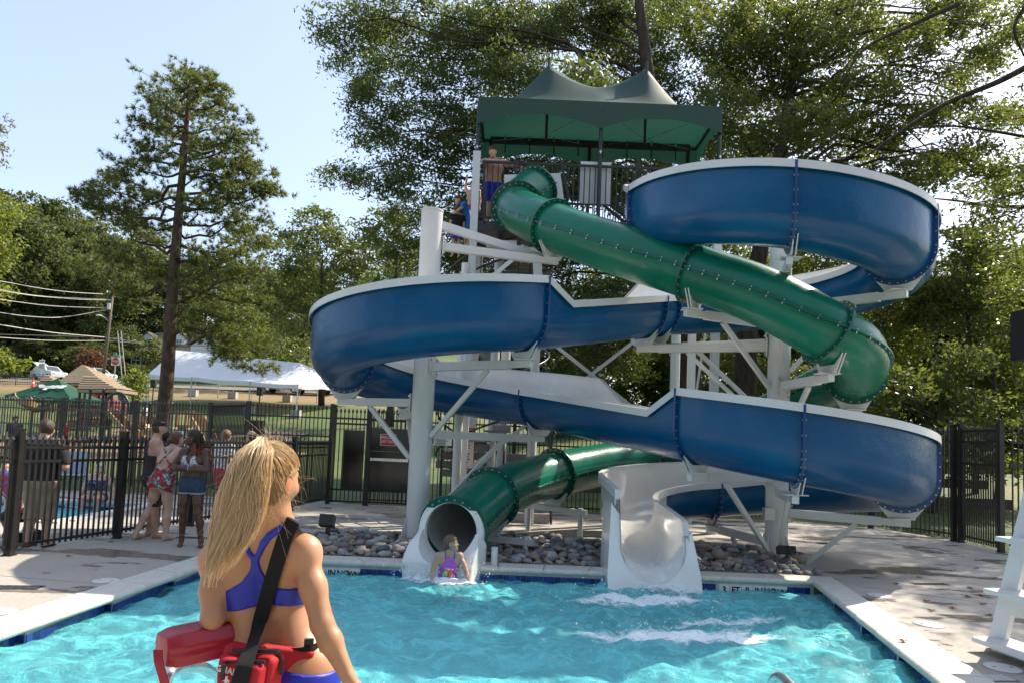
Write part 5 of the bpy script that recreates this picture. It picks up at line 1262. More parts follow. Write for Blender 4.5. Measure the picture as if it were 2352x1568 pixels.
# white gable wing further right
c = at(468, 790, 92); q = MB(); q.box((c[0] + 1.5, 95, c[2] - 2.2), (6.5, 6, 4)); wing = thing('house_wing', 'white gabled house wing half hidden by the pine branch', 'house', (c[0] + 1.5, 92, zt(c[0], 92))); q.build('wall', CLAP, wing)
q = MB(); q.prism([(c[0] - 2.2, 91.6, c[2] - .3), (c[0] + 1.5, 91.6, c[2] + 2.0), (c[0] + 1.5, 98, c[2] + 2.0), (c[0] - 2.2, 98, c[2] - .3)], (0, 0, 0), (0, 0, .14)); q.prism([(c[0] + 5.2, 91.6, c[2] - .3), (c[0] + 1.5, 91.6, c[2] + 2.0), (c[0] + 1.5, 98, c[2] + 2.0), (c[0] + 5.2, 98, c[2] - .3)], (0, 0, 0), (0, 0, .14)); q.build('roof', ROOFM, wing)
q = MB(); q.prism([(c[0] - 1.8, 92, c[2] - .3), (c[0] + 4.8, 92, c[2] - .3), (c[0] + 1.5, 92, c[2] + 1.8)], (0, 0, 0), (0, .1, 0)); q.build('gable', CLAP, wing)
q = MB(); q.box((c[0] + 1.5, 91.96, c[2] - 1.0), (1.0, .06, 1.4)); q.build('window', GLASSD, wing)
# brick building glimpsed behind the right loop
b0 = at(1850, 860, 60); q = MB(); zg = zt(b0[0], 60); q.box((b0[0], 63, zg + 3.0), (10, 6, 6.4)); bb = thing('brick_building', 'red brick building glimpsed between the right column and the green bend', 'building', (b0[0], 60, zg)); q.build('wall', BRICK, bb)
q = MB(); q.box((b0[0], 63, zg + 6.3), (10.6, 6.6, .3)); q.build('roof', ROOFM, bb)
for px in (1800, 1838, 1880):
    c = at(px, 880, 59.9); q = MB(); q.box((c[0], 59.97, c[2]), (1.0, .06, 1.7)); w_ = q.build('window', GLASSD, bb); q = MB()
    for a in ((0, .9, 1.2, .1), (0, -.9, 1.2, .1), (0, 0, 1.0, .06), (-.55, 0, .1, 1.8), (.55, 0, .1, 1.8)): q.box((c[0] + a[0], 59.92, c[2] + a[1]), (a[2], .06, a[3]))
    q.build('window_frame', CLAP, w_)
# utility pole with lamp and lines
WOOD = mat('weathered pole wood', (.17, .14, .11), .9, col2=(.12, .10, .08), nscale=4, stretch=(1, 1, .2)); GREYM = mat('grey hardware', (.45, .46, .47), .4, metal=.6); CERAM = mat('pale insulator', (.6, .62, .64), .3)
UD = 76.0
pb = at(236.5, 862, UD); pb[2] = zt(pb[0], UD) - .2; pt = at(262, 652, UD)
up = thing('utility_pole', 'leaning wooden utility pole with a street lamp arm beside the stop sign', 'pole', pb)
q = MB(); q.tube([pb, pt], [.17, .12], 10); q.build('pole', WOOD, up, smooth=True)
q = MB(); q.bar(at(246, 677, UD), at(275, 679, UD), .09, .1); q.build('crossarm', WOOD, up)
for p in ((246, 673), (252, 674), (268, 675), (273, 673), (258, 663)): q = MB(); q.lathe([(.05, 0), (.11, .06), (.07, .12), (.11, .18), (.05, .25)], at(*p, UD), 8); q.build('insulator', CERAM, up)
q = MB(); c = at(250, 704, UD - .3); q.tube([c + (0, 0, -.35), c + (0, 0, .35)], .2, 12); q.build('transformer', GREYM, up, smooth=40)
q = MB(); lp = [at(248.5, 738, UD), at(243, 732, UD - .3), at(236, 727, UD - .8), at(229, 724.5, UD - 1.2)]; q.tube(catmull(lp, 5), .045, 6); q.build('lamp_arm', GREYM, up, smooth=True)
q = MB(); c = at(226, 724.5, UD - 1.3); q.ell(c, (.32, .16, .11), 10, 6); q.build('street_lamp_head', CERAM, up, smooth=True)
CABLE = mat('pale power cable', (.42, .40, .38), .5); CABLED = mat('dark power cable', (.10, .095, .09), .6)
def cable(label, pts, d0, d1, m, r=.035, name='power_cable'):
    n = len(pts); K_ = [at(p[0], p[1], d0 + (d1 - d0) * k / (n - 1)) for k, p in enumerate(pts)]
    if pts[0][0] < 0: K_ = [K_[0] + (K_[0] - K_[2]) * 2.5] + K_
    P = catmull(K_, 8); q = MB(); q.tube(P, r, 5, cap=False)
    tag(q.build(name, m), label, 'cable', 'overhead cables at the utility pole')
cable('topmost pale cable running left from the pole crossarm', [(-60, 636), (80, 660.5), (160, 671), (247, 676.5)], 60, UD, CABLE)
cable('second pale cable from the top left of the utility pole', [(-60, 649), (0, 665.5), (100, 681), (258, 689)], 60, UD, CABLE)
cable('twin of the second pale cable, merging with it toward the pole', [(-60, 659), (0, 668), (80, 680), (180, 688), (257, 690)], 60, UD, CABLE, .025)
cable('third pale cable from the top, attached at the transformer', [(-60, 678), (0, 688), (120, 703), (250, 708)], 60, UD, CABLE)
cable('sagging striped cable rising to the transformer from the left', [(-60, 703), (0, 718), (80, 728), (150, 728), (250, 711)], 60, UD, CABLE)
cable('thick pale cable sloping down to the pole at mid height', [(-60, 733), (0, 746), (120, 764), (246, 775)], 60, UD, CABLE, .05)
cable('lowest pale cable left of the utility pole', [(-60, 770), (0, 775), (120, 782), (245, 782)], 60, UD, CABLE)
cable('thin dark cable between the thick and the lowest pale cables', [(-60, 765), (0, 768), (120, 771), (245, 775)], 60, UD, CABLED, .02)
cable('dark cable running right from the pole in front of the house', [(247, 776), (330, 786), (430, 792), (560, 800)], UD, 88, CABLED, .03)
cable('dark cable low across the house roof right of the pole', [(246, 783), (320, 788), (420, 800), (560, 812)], UD, 88, CABLED, .03)
cable('upper dark cable running right from the pole top', [(262, 682), (330, 690), (430, 700), (560, 706)], UD, 90, CABLED, .02)
for k, (p, lab) in enumerate((((283, 858), 'left guy wire beside the stop sign'), ((291, 862), 'right guy wire beside the stop sign'))):
    q = MB(); a = at(270 + k * 8, 760, 80); b = at(p[0], p[1], 80); b[2] = zt(b[0], 80); q.tube([a, b], .06, 6); tag(q.build('guy_wire', CABLE), 'pale ' + lab, 'wire', 'guy wires by the stop sign')
# stop sign
SD = 70.0; c = at(265, 829, SD); R_ = .40; zg = zt(c[0], SD)
st = thing('stop_sign', 'red octagonal STOP sign below a green street name sign', 'sign', (c[0], SD, zg))
q = MB(); q.box((c[0], SD + .04, (zg + c[2] + .9) / 2), (.08, .06, c[2] + .9 - zg)); q.build('sign_post', GREYM, st)
oct_ = lambda r: [(c[0] + r * math.cos(rad(22.5 + 45 * k)), SD, c[2] + r * math.sin(rad(22.5 + 45 * k))) for k in range(8)]
q = MB(); q.box((c[0], SD + .01, c[2]), (.84, .02, .84)); q.build('backing_plate', SIGNW, st)
q = MB(); q.prism(oct_(R_), (0, -.005, 0), (0, -.02, 0)); 
o = q.build('stop_plate', RED, st); o.location.y -= .012
text_obj(S, 'lettering', 'STOP', .27, face_matrix((c[0], SD - .045, c[2] - .0), (1, 0, 0), (0, 0, 1)), SIGNW, st)
SGREEN = mat('street sign green', (.0, .22, .13), .4)
q = MB(); q.box((c[0] + .05, SD, c[2] + .68), (.62, .02, .22)); q.build('name_plate', SGREEN, st); q = MB(); q.box((c[0] + .05, SD - .03, c[2] + .48), (.26, .02, .18)); q.build('name_plate', SGREEN, st)
text_obj(S, 'lettering', 'MAIN', .15, face_matrix((c[0] + .05, SD - .014, c[2] + .68), (1, 0, 0), (0, 0, 1)), SIGNW, st)
# one way sign with back of a board
c = at(96.5, 829, 72); zg = zt(c[0], 72); ow = thing('one_way_sign', 'small white arrow sign above the grey back of a road sign at the left', 'sign', (c[0], 72, zg))
q = MB(); q.box((c[0], 72.05, (zg + c[2] + .3) / 2), (.07, .05, c[2] + .3 - zg)); q.build('sign_post', GREYM, ow)
q = MB(); q.box((c[0], 72, c[2]), (.58, .02, .32)); o = q.build('arrow_plate', SIGNW, ow); q = MB(); q.bar((c[0] - .2, 71.98, c[2]), (c[0] + .12, 71.98, c[2]), .02, .07, up=(0, 0, 1)); q.prism([(c[0] + .1, 71.97, c[2] + .09), (c[0] + .1, 71.97, c[2] - .09), (c[0] + .24, 71.97, c[2])], (0, 0, 0), (0, .02, 0)); q.build('arrow', INK, o)
q = MB(); q.box((c[0] + .02, 72, c[2] - .5), (.62, .02, .5)); q.build('grey_plate', mat('sign back', (.34, .36, .33), .5), ow)
# traffic cone
c = at(76.5, 874, 68); zg = zt(c[0], 68); cn = thing('traffic_cone', 'orange traffic cone by the roadside fence', 'cone', (c[0], 68, zg)); ORG = mat('cone orange', (.7, .10, .03), .5)
q = MB(); q.box((c[0], 68, zg + .03), (.42, .42, .05)); q.build('base', ORG, cn); q = MB(); q.lathe([(.17, .05), (.13, .3), (.09, .58), (.04, .9)], (c[0], 68, zg), 14); q.build('body', ORG, cn, smooth=40); q = MB(); q.lathe([(.128, .36), (.10, .52)], (c[0], 68, zg), 14); q.build('reflective_band', SIGNW, cn, smooth=40)
# roadside fence at far left
def zf(x, y): return zt(x, y)
fx0, fx1 = at(-40, 880, 69)[0], at(112, 880, 69)[0]
fence('thin dark fence along the road at the far left', [(fx0 + (fx1 - fx0) * k / 4, 69) for k in range(5)], 1.25, 1.2, (.12, 1.0), .16, z=zf, pw=.06)
# ---- cars
def car(label, x, y, rz, body, hatch_open=False, L=4.5, h=1.55):
    root = thing('parked_car', label, 'car', (x, y, zt(x, y) + .07), rz)
    bm_ = mat('car paint ' + str(body), body, .22, .5, coat=1.0); W_ = 1.8
    prof_ = [(-L / 2, .42), (-L / 2, .95), (-L / 2 + .12, 1.02), (-L * .42, 1.08), (-L * .33, h), (L * .06, h), (L * .23, 1.06), (L * .46, .88), (L / 2, .70), (L / 2, .35), (-L / 2, .28)]
    q = MB(); V = []
    for s_, w in ((-1, W_ / 2), (1, W_ / 2)):
        for x_, z_ in prof_: V.append((x_, s_ * (w if z_ < 1.1 else w * .80), z_))
    n = len(prof_); q.add(V, [tuple(range(n)), tuple(range(2 * n - 1, n - 1, -1))] + [(i, (i + 1) % n, n + (i + 1) % n, n + i) for i in range(n)]); q.build('body', bm_, root, local=True)
    q = MB()
    for s_ in (-1, 1):
        for xa, xb in ((-L * .30, -L * .10), (-L * .09, L * .08)): q.prism([(xa - .1, s_ * W_ * .455, 1.1), (xb + (.1 if xb > 0 else 0), s_ * W_ * .455, 1.1), (xb, s_ * W_ * .408, h - .08), (xa, s_ * W_ * .408, h - .08)], (0, 0, 0), (0, s_ * .012, 0))
    q.prism([(L * .075, -.62, h - .06), (L * .075, .62, h - .06), (L * .225, .72, 1.09), (L * .225, -.72, 1.09)], (0, 0, 0), (.012, 0, .012)); q.prism([(-L * .335, -.6, h - .06), (-L * .335, .6, h - .06), (-L * .42, .7, 1.1), (-L * .42, -.7, 1.1)], (0, 0, 0), (-.012, 0, .012))
    o = q.build('windows', GLASSD, root, local=True)
    for sx in (-.30, .31):
        for s_ in (-1, 1):
            q = MB(); c = np.array((L * sx, s_ * (W_ / 2 - .1), .33)); q.tube([c - (0, .11, 0), c + (0, .11, 0)], .33, 18); w_ = q.build('wheel', mat('tyre rubber', (.02, .02, .02), .8), root, local=True, smooth=40)
            q = MB(); q.tube([c + (0, s_ * .1, 0), c + (0, s_ * .125, 0)], .2, 12); q.build('rim', GREYM, w_, local=True)
    for s_ in (-1, 1): q = MB(); q.box((L / 2 - .06, s_ * .62, .68), (.12, .34, .14)); q.build('headlight', CERAM, root, local=True); q = MB(); q.box((-L / 2 + .02, s_ * .7, .86), (.08, .2, .3)); q.build('tail_light', RED, root, local=True)
    if hatch_open: q = MB(); q.prism([(-L * .33, -.7, h + .02), (-L * .33, .7, h + .02), (-L * .56, .66, h + .42), (-L * .56, -.66, h + .42)], (0, 0, 0), (0, 0, .07)); q.build('tailgate', bm_, root, local=True)
    return root
c = at(112, 868, 78); car('white hatchback with its tailgate raised, parked at the left roadside', c[0], 78, rad(-28), (.62, .66, .68), True, 4.3, 1.6)
c = at(222, 866, 80); car('white car half hidden behind the tan playground roof', c[0], 80, rad(-20), (.62, .64, .66))
c = at(652, 869, 72); car('black car parked uphill beyond the white tent, nearer the pine', c[0], 72, 0, (.012, .012, .014)); c = at(718, 872, 72); car('black car parked beyond the right end of the white tent', c[0], 72, 0, (.012, .012, .014))
# ------------------------------------------------------------------ white marquee
TENT = None
def cloth_mat(name, c, t, k=.35, rough=.6):
    m = bpy.data.materials.new(name); g = NT(m); b = g.n('BsdfPrincipled', Roughness=rough); b.inputs['Base Color'].default_value = rgba(c); tr = g.n('BsdfTranslucent'); tr.inputs[0].default_value = rgba(t)
    s = g.n('MixShader'); s.inputs[0].default_value = k; g.l(b.outputs[0], s.inputs[1]); g.l(tr.outputs[0], s.inputs[2]); g.l(s.outputs[0], g.out.inputs[0])
    tc = g.n('TexCoord'); nz = g.n('TexNoise', Scale=.9, Detail=4.0); g.l(tc.outputs['Object'], nz.inputs['Vector']); bp = g.n('Bump', Strength=.35); bp.inputs['Distance'].default_value = .15; g.l(nz.outputs[0], bp.inputs['Height']); g.l(bp.outputs[0], b.inputs['Normal']); return m
TENT = cloth_mat('white tent vinyl', (.78, .79, .82), (.7, .7, .7), .25)
A = at(340, 858, 56); Bc = at(684.5, 882, 54); Dv = np.array([2.2, 8.5, 0]); Cc = Bc + np.array([3.2, 9.0, .7]); Dd = A + Dv + np.array([0, 0, .7]); R1 = at(398, 803, 60.4); R2 = at(690, 833, 58.6)
tent = thing('white_marquee', 'long white party tent on the lawn behind the pine trunk', 'tent', ((A + Bc) / 2)[:2].tolist() + [zt(-16, 56)])
def patch(P00, P10, P11, P01, sag, n=14, m_=8):
    V = []; 
    for j in range(m_ + 1):
        for i in range(n + 1):
            u_, v_ = i / n, j / m_; p = (P00 * (1 - u_) + P10 * u_) * (1 - v_) + (P01 * (1 - u_) + P11 * u_) * v_
            w = abs(math.sin(math.pi * u_ * 3)); V.append(p + np.array([0, 0, -sag * math.sin(math.pi * v_) * (.5 + .5 * w) - .10 * w * (1 - v_)]))
    return V, [(j * (n + 1) + i, j * (n + 1) + i + 1, (j + 1) * (n + 1) + i + 1, (j + 1) * (n + 1) + i) for j in range(m_) for i in range(n)]
q = MB()
for Pq in ((A, Bc, R2, R1), (Bc, Cc, R2, R2), (Cc, Dd, R1, R2), (Dd, A, R1, R1)): q.add(*patch(*[np.array(p, float) for p in Pq], .22))
q.build('tent_roof', TENT, tent, smooth=True)
q = MB()
for a, b in ((A, Bc), (Bc, Cc), (Cc, Dd), (Dd, A)):
    n = 12
    for i in range(n):
        p0, p1 = a + (b - a) * i / n, a + (b - a) * (i + 1) / n; dz = [.10 * abs(math.sin(math.pi * t * 3)) for t in (i / n, (i + 1) / n)]
        q.add([p0 - (0, 0, dz[0]), p1 - (0, 0, dz[1]), p1 - (0, 0, dz[1] + .32), p0 - (0, 0, dz[0] + .32)], [(0, 1, 2, 3)])
q.build('tent_valance', TENT, tent)
BLOCK = mat('concrete block', (.42, .41, .38), .9, col2=(.33, .32, .30), nscale=6)
for a, b in ((A, Bc), (Dd, Cc)):
    for f in (0, .30, .69, 1):
        p = a + (b - a) * f; z_ = zt(p[0], p[1]); q = MB(); q.tube([(p[0], p[1], z_), p], .05, 8); q.build('tent_pole', GREYM, tent, smooth=40)
for px, py in ((444, 902), (535, 907), (660, 914), (572, 940), (679, 950)):
    for d in np.linspace(40, 70, 120):
        p = at(px, py, d)
        if p[2] <= zt(p[0], d) + .3: break
    q = MB(); q.box((p[0], p[1], zt(p[0], d) + .28), (.75, .6, .62)); lab = {444: 'left back pole, with dark bags on top', 535: 'middle back pole', 660: 'right back pole', 572: 'middle front pole', 679: 'right front pole'}[px]
    single(q, 'concrete_block', BLOCK, 'concrete block of the white tent at its ' + lab, 'block', 'ballast blocks of the white tent')
    q = MB(); q.tube([(p[0], p[1], zt(p[0], d) + .6), (p[0] + .25, p[1] + .2, zt(p[0], d) + 2.4)], .02, 5); tag(q.build('guy_strap', CABLE), 'strap from the tent block at its ' + lab.split(',')[0], 'strap', 'tent straps')
# ---- pop-up canopies
def popup(label, px, py_eave, py_peak, wpx, d, col, tcol, text=None, depth=3.0):
    c = at(px, py_eave, d); w = wpx * d / FPX; pk = at(px, py_peak, d + depth / 2)[2]; ze = c[2]; zg = zt(c[0], d)
    root = thing('popup_canopy', label, 'canopy', (c[0], d, zg)); m = cloth_mat('canopy cloth ' + label[:14], col, tcol, .35)
    P = [np.array([c[0] + s_ * w / 2, d + t_ * depth, ze]) for s_, t_ in ((-1, 0), (1, 0), (1, 1), (-1, 1))]; top = np.array([c[0], d + depth / 2, pk]); q = MB()
    for k in range(4): q.add(*patch(P[k], P[(k + 1) % 4], top, top, .10, 6, 6))
    q.build('canopy_top', m, root, smooth=True); q = MB()
    for k in range(4): a, b = P[k], P[(k + 1) % 4]; q.add([a, b, b - (0, 0, .28), a - (0, 0, .28)], [(0, 1, 2, 3)])
    v_ = q.build('canopy_valance', m, root)
    for p in P: q = MB(); q.bar((p[0], p[1], zt(p[0], p[1])), p, .045); q.build('leg', GREYM, root)
    return root, c, w, ze, d, v_, top
hr, c, w, ze, d, v_, top = popup('dark green canopy lettered Human Relations with a white tree emblem', 86, 909, 866, 150, 36, (.008, .085, .045), (.02, .2, .1))
text_obj(S, 'lettering', 'Human Relations', .21, face_matrix((c[0] + .1, d - .02, ze - .14), (1, 0, 0), (0, 0, 1)), SIGNW, hr)
n_ = np.cross((1, 0, 0), (top - np.array([c[0], d, ze]))); n_ /= np.linalg.norm(n_); ups = (top - np.array([c[0], d, ze])); ups /= np.linalg.norm(ups)
q = MB(); oc = np.array([c[0], d, ze]) + ups * .72 - n_ * .03 * np.sign(n_[2]) * -1
rngq = np.random.default_rng(4)
for k in range(26):
    ox, oy = rngq.normal() * .34, abs(rngq.normal()) * .11 + .12; r_ = rngq.uniform(.06, .15)
    q.add([oc + np.array([1, 0, 0]) * (ox + r_ * 1.5 * math.cos(a)) + ups * (oy + r_ * .55 * math.sin(a)) for a in np.linspace(0, 6.28, 9)[:-1]], [tuple(range(8))])
q.add([oc + np.array([1, 0, 0]) * x_ + ups * y_ for x_, y_ in ((-.05, .15), (.05, .15), (.12, -.12), (-.12, -.12))], [(0, 1, 2, 3)])
q.build('tree_emblem', SIGNW, hr)
q = MB()
for k in range(8): ox, oy, r_ = rngq.normal() * .09, rngq.uniform(-.01, .08), .05; q.add([np.array([c[0] - 1.3 + ox + r_ * math.cos(a), d - .02, ze - .13 + oy + r_ * .5 * math.sin(a)]) for a in np.linspace(0, 6.28, 9)[:-1]], [tuple(range(8))])
q.box((c[0] - 1.3, d - .02, ze - .18), (.03, .004, .12)); q.build('small_tree_emblem', SIGNW, hr)
popup('maroon canopy behind the tan playground towers', 185, 925, 880, 105, 44, (.20, .012, .03), (.3, .03, .05))
popup('pale green canopy beside the small bright tree', 262, 882, 861, 62, 50, (.05, .26, .16), (.1, .4, .25))
# ---- speakers, board, tables
SPK = mat('speaker black', (.012, .012, .013), .6)
def spk(label, px, py, hpx, d):
    c = at(px, py, d); zg = zt(c[0], d); h = hpx * d / FPX; r_ = thing('loudspeaker', label, 'speaker', (c[0], d, zg))
    q = MB(); q.box((c[0], d, c[2]), (h * .62, h * .5, h)); q.build('cabinet', SPK, r_); q = MB(); q.tube([(c[0], d, zg), (c[0], d, c[2])], .035, 8); q.build('stand', SPK, r_)
    q = MB(); q.lathe([(.0, 0), (h * .22, 0), (h * .2, .02)], (c[0], d - h * .25, c[2] - h * .12), 14, R=rotm('X', rad(90))); q.build('woofer', DARK, r_)
    q = MB(); q.box((c[0] - .05, d - .3, zg + .42), (1.1, .6, .84)); tag(q.build('subwoofer', SPK), 'black subwoofer box below the ' + ('left' if px < 500 else 'right') + ' loudspeaker stand', 'speaker')
spk('black loudspeaker on a stand left of the pine trunk', 353, 880, 17, 43); spk('black loudspeaker on a stand under the white tent', 597, 898, 19, 44)
q = MB(); c = at(424, 922, 40); zg = zt(c[0], 40); q.prism([(c[0] - .26, 39.8, zg), (c[0] + .26, 39.8, zg), (c[0] + .22, 40, zg + .82), (c[0] - .22, 40, zg + .82)], (0, 0, 0), (0, .03, 0)); sb = thing('sandwich_board', 'dark framed sandwich board with a white poster right of the pine', 'sign', (c[0], 40, zg)); q.build('board', DARK, sb)
q = MB(); q.prism([(c[0] - .19, 39.79, zg + .08), (c[0] + .19, 39.79, zg + .08), (c[0] + .17, 39.94, zg + .68), (c[0] - .17, 39.94, zg + .68)], (0, 0, 0), (0, -.012, 0)); q.build('poster', SIGNW, sb)
q = MB(); q.prism([(c[0] - .17, 39.93, zg + .69), (c[0] + .17, 39.93, zg + .69), (c[0] + .165, 39.96, zg + .78), (c[0] - .165, 39.96, zg + .78)], (0, 0, 0), (0, -.012, 0)); q.build('header', SGREEN, sb)
def table(label, px, py, d, rz=0):
    c = at(px, py, d); zg = zt(c[0], d); r_ = thing('folding_table', label, 'table', (c[0], d, zg), rz, group='white folding tables on the lawn'); q = MB(); q.box((0, 0, .73), (1.8, .75, .045)); q.build('table_top', SIGNW, r_, local=True)
    for s_ in (-1, 1):
        for t_ in (-1, 1): q = MB(); q.tube([(s_ * .75, t_ * .3, 0), (s_ * .7, t_ * .3, .71)], .016, 6); q.build('leg', GREYM, r_, local=True)
table('white folding table on the lawn just right of the lifeguard head', 645, 985, 25); table('white folding table left of the dark fence corner', 470, 990, 30, .2); table('white folding table farther up the lawn', 560, 972, 34, -.1)
def fchair(label, px, d, rz):
    c = at(px, 990, d); zg = zt(c[0], d); r_ = thing('folding_chair', label, 'chair', (c[0], d, zg), rz, group='folding chairs on the lawn'); q = MB(); q.box((0, 0, .45), (.42, .4, .025)); q.build('seat', CERAM, r_, local=True); q = MB(); q.box((0, .2, .72), (.42, .02, .22)); q.build('backrest', CERAM, r_, local=True)
    for s_ in (-1, 1): q = MB(); q.tube([(s_ * .22, -.22, 0), (s_ * .22, .2, .84)], .013, 6); q.tube([(s_ * .22, .22, 0), (s_ * .22, -.12, .45)], .013, 6); q.build('leg', GREYM, r_, local=True)
fchair('folding chair at the white table right of the lifeguard head', 632, 24.4, .4); fchair('folding chair at the right end of the white table', 664, 24.2, -.4); fchair('folding chair by the left white table', 452, 29, 2.6)
# ------------------------------------------------------------------ playground
TAN = mat('tan play plastic', (.40, .26, .13), .5, col2=(.36, .23, .11), nscale=3); TANR = mat('tan roof plastic', (.33, .25, .16), .6, col2=(.28, .21, .13), nscale=4); MARO = mat('maroon rail', (.16, .018, .02), .4); DGRN = mat('dark green post', (.012, .035, .03), .35); MULCH = mat('wood mulch', (.26, .19, .12), .95, col2=(.17, .12, .075), nscale=30, bump=.8, bscale=40)
pg = thing('playground', 'tan and maroon playground with roofed towers and slides', 'playground', (at(210, 950, 37)[0], 37, zt(-20, 37)))
mx0, mx1 = at(20, 1000, 34)[0], at(470, 1000, 34)[0]; V = []
gx_ = np.linspace(mx0, mx1 + 2, 18); gy_ = np.linspace(26.5, 45, 12); V = [(x_, y_, zt(x_, y_) + .05) for y_ in gy_ for x_ in gx_]
q = MB(); q.add(V, [(j * 18 + i, j * 18 + i + 1, (j + 1) * 18 + i + 1, (j + 1) * 18 + i) for j in range(11) for i in range(17)]); tag(q.build('mulch_bed', MULCH), kind='structure')
def post(px, py_top, d, r=.065):
    p = at(px, py_top, d); q = MB(); z_ = zt(p[0], d); q.tube([(p[0], d, z_), (p[0], d, p[2] - .02)], r, 10); q.lathe([(r + .012, -.06), (r + .012, 0), (r * .7, .05), (.01, .07)], p, 10); q.build('post', DGRN, pg, smooth=40)
def pyramid(px0, px1, py_e, px_p, py_p, d, dep, flat=0.0, rows=6):
    a = at(px0, py_e, d); b = at(px1, py_e, d); pk = at(px_p, py_p, d + dep / 2); P = [a, b, b + (0, dep, .0), a + (0, dep, .0)]; f = flat; T_ = [pk + np.array([sx * f, sy * f, 0]) for sx, sy in ((-1, -1), (1, -1), (1, 1), (-1, 1))]
    q = MB()
    for k in range(4):
        k2 = (k + 1) % 4
        for r_ in range(rows):
            f0, f1 = r_ / rows, (r_ + 1) / rows; L = lambda A_, B_, t: A_ + (B_ - A_) * t
            w0, w1 = L(P[k], T_[k], f0), L(P[k2], T_[k2], f0); w2, w3 = L(P[k2], T_[k2], f1), L(P[k], T_[k], f1)
            q.add([w0 + (0, 0, .05), w1 + (0, 0, .05), w2, w3, w0, w1], [(0, 1, 2, 3), (4, 5, 1, 0)])
    q.add(T_, [(0, 1, 2, 3)])
    for k in range(4): a_, b_ = P[k], P[(k + 1) % 4]; q.add([a_ + (0, 0, .05), b_ + (0, 0, .05), b_ - (0, 0, .16), a_ - (0, 0, .16)], [(0, 1, 2, 3)])
    return q.build('roof', TANR, pg)
pyramid(129, 240, 879, 191, 838, 40, 2.9, .06, 9); pyramid(177, 268, 893, 213, 864, 35, 2.0, .3, 6); pyramid(92, 126, 875, 109, 860, 38, .9, .05, 3)
for px, py, d in ((138, 878, 40), (146, 879, 42.6), (230, 880, 42.6), (158, 882, 40), (184, 893, 35.2), (196, 893, 36.8), (208, 893, 35.0), (245, 893, 36.8), (258, 893, 35.2), (238, 893, 35), (77, 910, 36), (99, 913, 36), (334, 924, 33), (344, 926, 33), (379, 925, 33), (395, 925, 33), (284, 923, 34), (365, 926, 34)): post(px, py, d)
def panel_bars(px0, px1, py0, py1, d, n, m, lean=0):
    a, b = at(px0, py0, d), at(px1, py1, d); q = MB()
    for k in range(n + 1):
        x_ = a[0] + (b[0] - a[0]) * k / n; q.tube([(x_ + lean, d, a[2]), (x_, d, b[2])], .022, 5)
    for z_ in (a[2], b[2]): q.tube([(a[0], d, z_), (b[0], d, z_)], .028, 5)
    q.build('guard_panel', m, pg, smooth=40)
panel_bars(109, 130, 882, 912, 38.2, 6, MARO); panel_bars(138, 182, 928, 968, 36, 9, MARO); panel_bars(184, 206, 945, 985, 35.1, 6, MARO); panel_bars(210, 240, 946, 980, 35, 7, MARO, .12); panel_bars(254, 288, 948, 962, 34.6, 8, MARO); panel_bars(148, 180, 905, 930, 40.2, 7, DARK, .2)
for pts, d, m in (([(84, 914), (108, 913), (118, 926), (120, 948)], 36, MARO), ([(122, 945), (124, 922), (138, 913), (150, 915), (160, 925), (170, 915), (182, 914), (204, 918)], 36.5, MARO), ([(350, 960), (350, 928), (357, 919), (366, 924), (367, 960)], 33, MARO), ([(364, 965), (365, 940), (372, 931), (379, 938), (380, 965)], 32.6, MARO), ([(52, 940), (100, 940), (118, 938)], 36, MARO)):
    q = MB(); q.tube(catmull([at(*p, d) for p in pts], 6), .035, 6); q.build('arched_rail', m, pg, smooth=True)
q = MB(); q.tube(catmull([at(*p, 34) for p in ((245, 985), (244, 935), (248, 915), (262, 903), (278, 903), (291, 916), (296, 940), (296, 985))], 6), .075, 10); q.build('climbing_hoop', DGRN, pg, smooth=True)
def chute(pts, d, w, name='slide'):
    P = catmull([np.array(at(p[0], p[1], d + p[2])) for p in pts], 6); q = MB(); V = []; n = len(P); Tn = np.gradient(P, axis=0)
    for i in range(n):
        t = Tn[i] / np.linalg.norm(Tn[i]); s_ = np.cross(t, (0, 0, 1)); s_ /= np.linalg.norm(s_)
        for o_, h_ in ((-w, .24), (-w, .0), (-w * .6, -.10), (0, -.13), (w * .6, -.10), (w, 0), (w, .24), (w + .05, .24), (w + .05, -.05), (0, -.19), (-w - .05, -.05), (-w - .05, .24)): V.append(P[i] + s_ * o_ + np.array([0, 0, h_]))
    q.add(V, [(i * 12 + b, i * 12 + (b + 1) % 12, (i + 1) * 12 + (b + 1) % 12, (i + 1) * 12 + b) for i in range(n - 1) for b in range(12)]); q.build(name, TAN, pg, smooth=50)
chute([(247, 945, 0), (258, 950, 0), (285, 978, -.4), (308, 1000, -.9), (326, 1007, -1.2)], 34.5, .28); chute([(100, 935, .5), (80, 938, 0), (58, 925, -.5), (52, 912, .4), (66, 908, 1.2)], 36, .3); chute([(305, 962, .3), (330, 966, 0), (345, 968, 0), (350, 985, -.3), (342, 1000, -.6)], 33, .3); chute([(440, 955, 0), (452, 963, 0), (468, 990, -.5), (482, 1016, -1)], 31, .28)
def slotted(px0, px1, py0, py1, d, name='tan_panel'):
    a, b = at(px0, py0, d), at(px1, py1, d); q = MB(); W_, H_ = b[0] - a[0], a[2] - b[2]; 
    for x0, x1, y0, y1 in ((0, .16, 0, 1), (.84, 1, 0, 1), (.16, .84, 0, .14), (.16, .84, .84, 1), (.36, .42, .14, .84), (.60, .66, .14, .84)): q.box((a[0] + W_ * (x0 + x1) / 2, d, b[2] + H_ * (y0 + y1) / 2), (W_ * (x1 - x0), .06, H_ * (y1 - y0)))
    q.build(name, TAN, pg)
slotted(86, 108, 876, 914, 37.4); slotted(404, 443, 941, 981, 32); slotted(318, 334, 945, 985, 33.4); slotted(96, 112, 935, 985, 36.4)
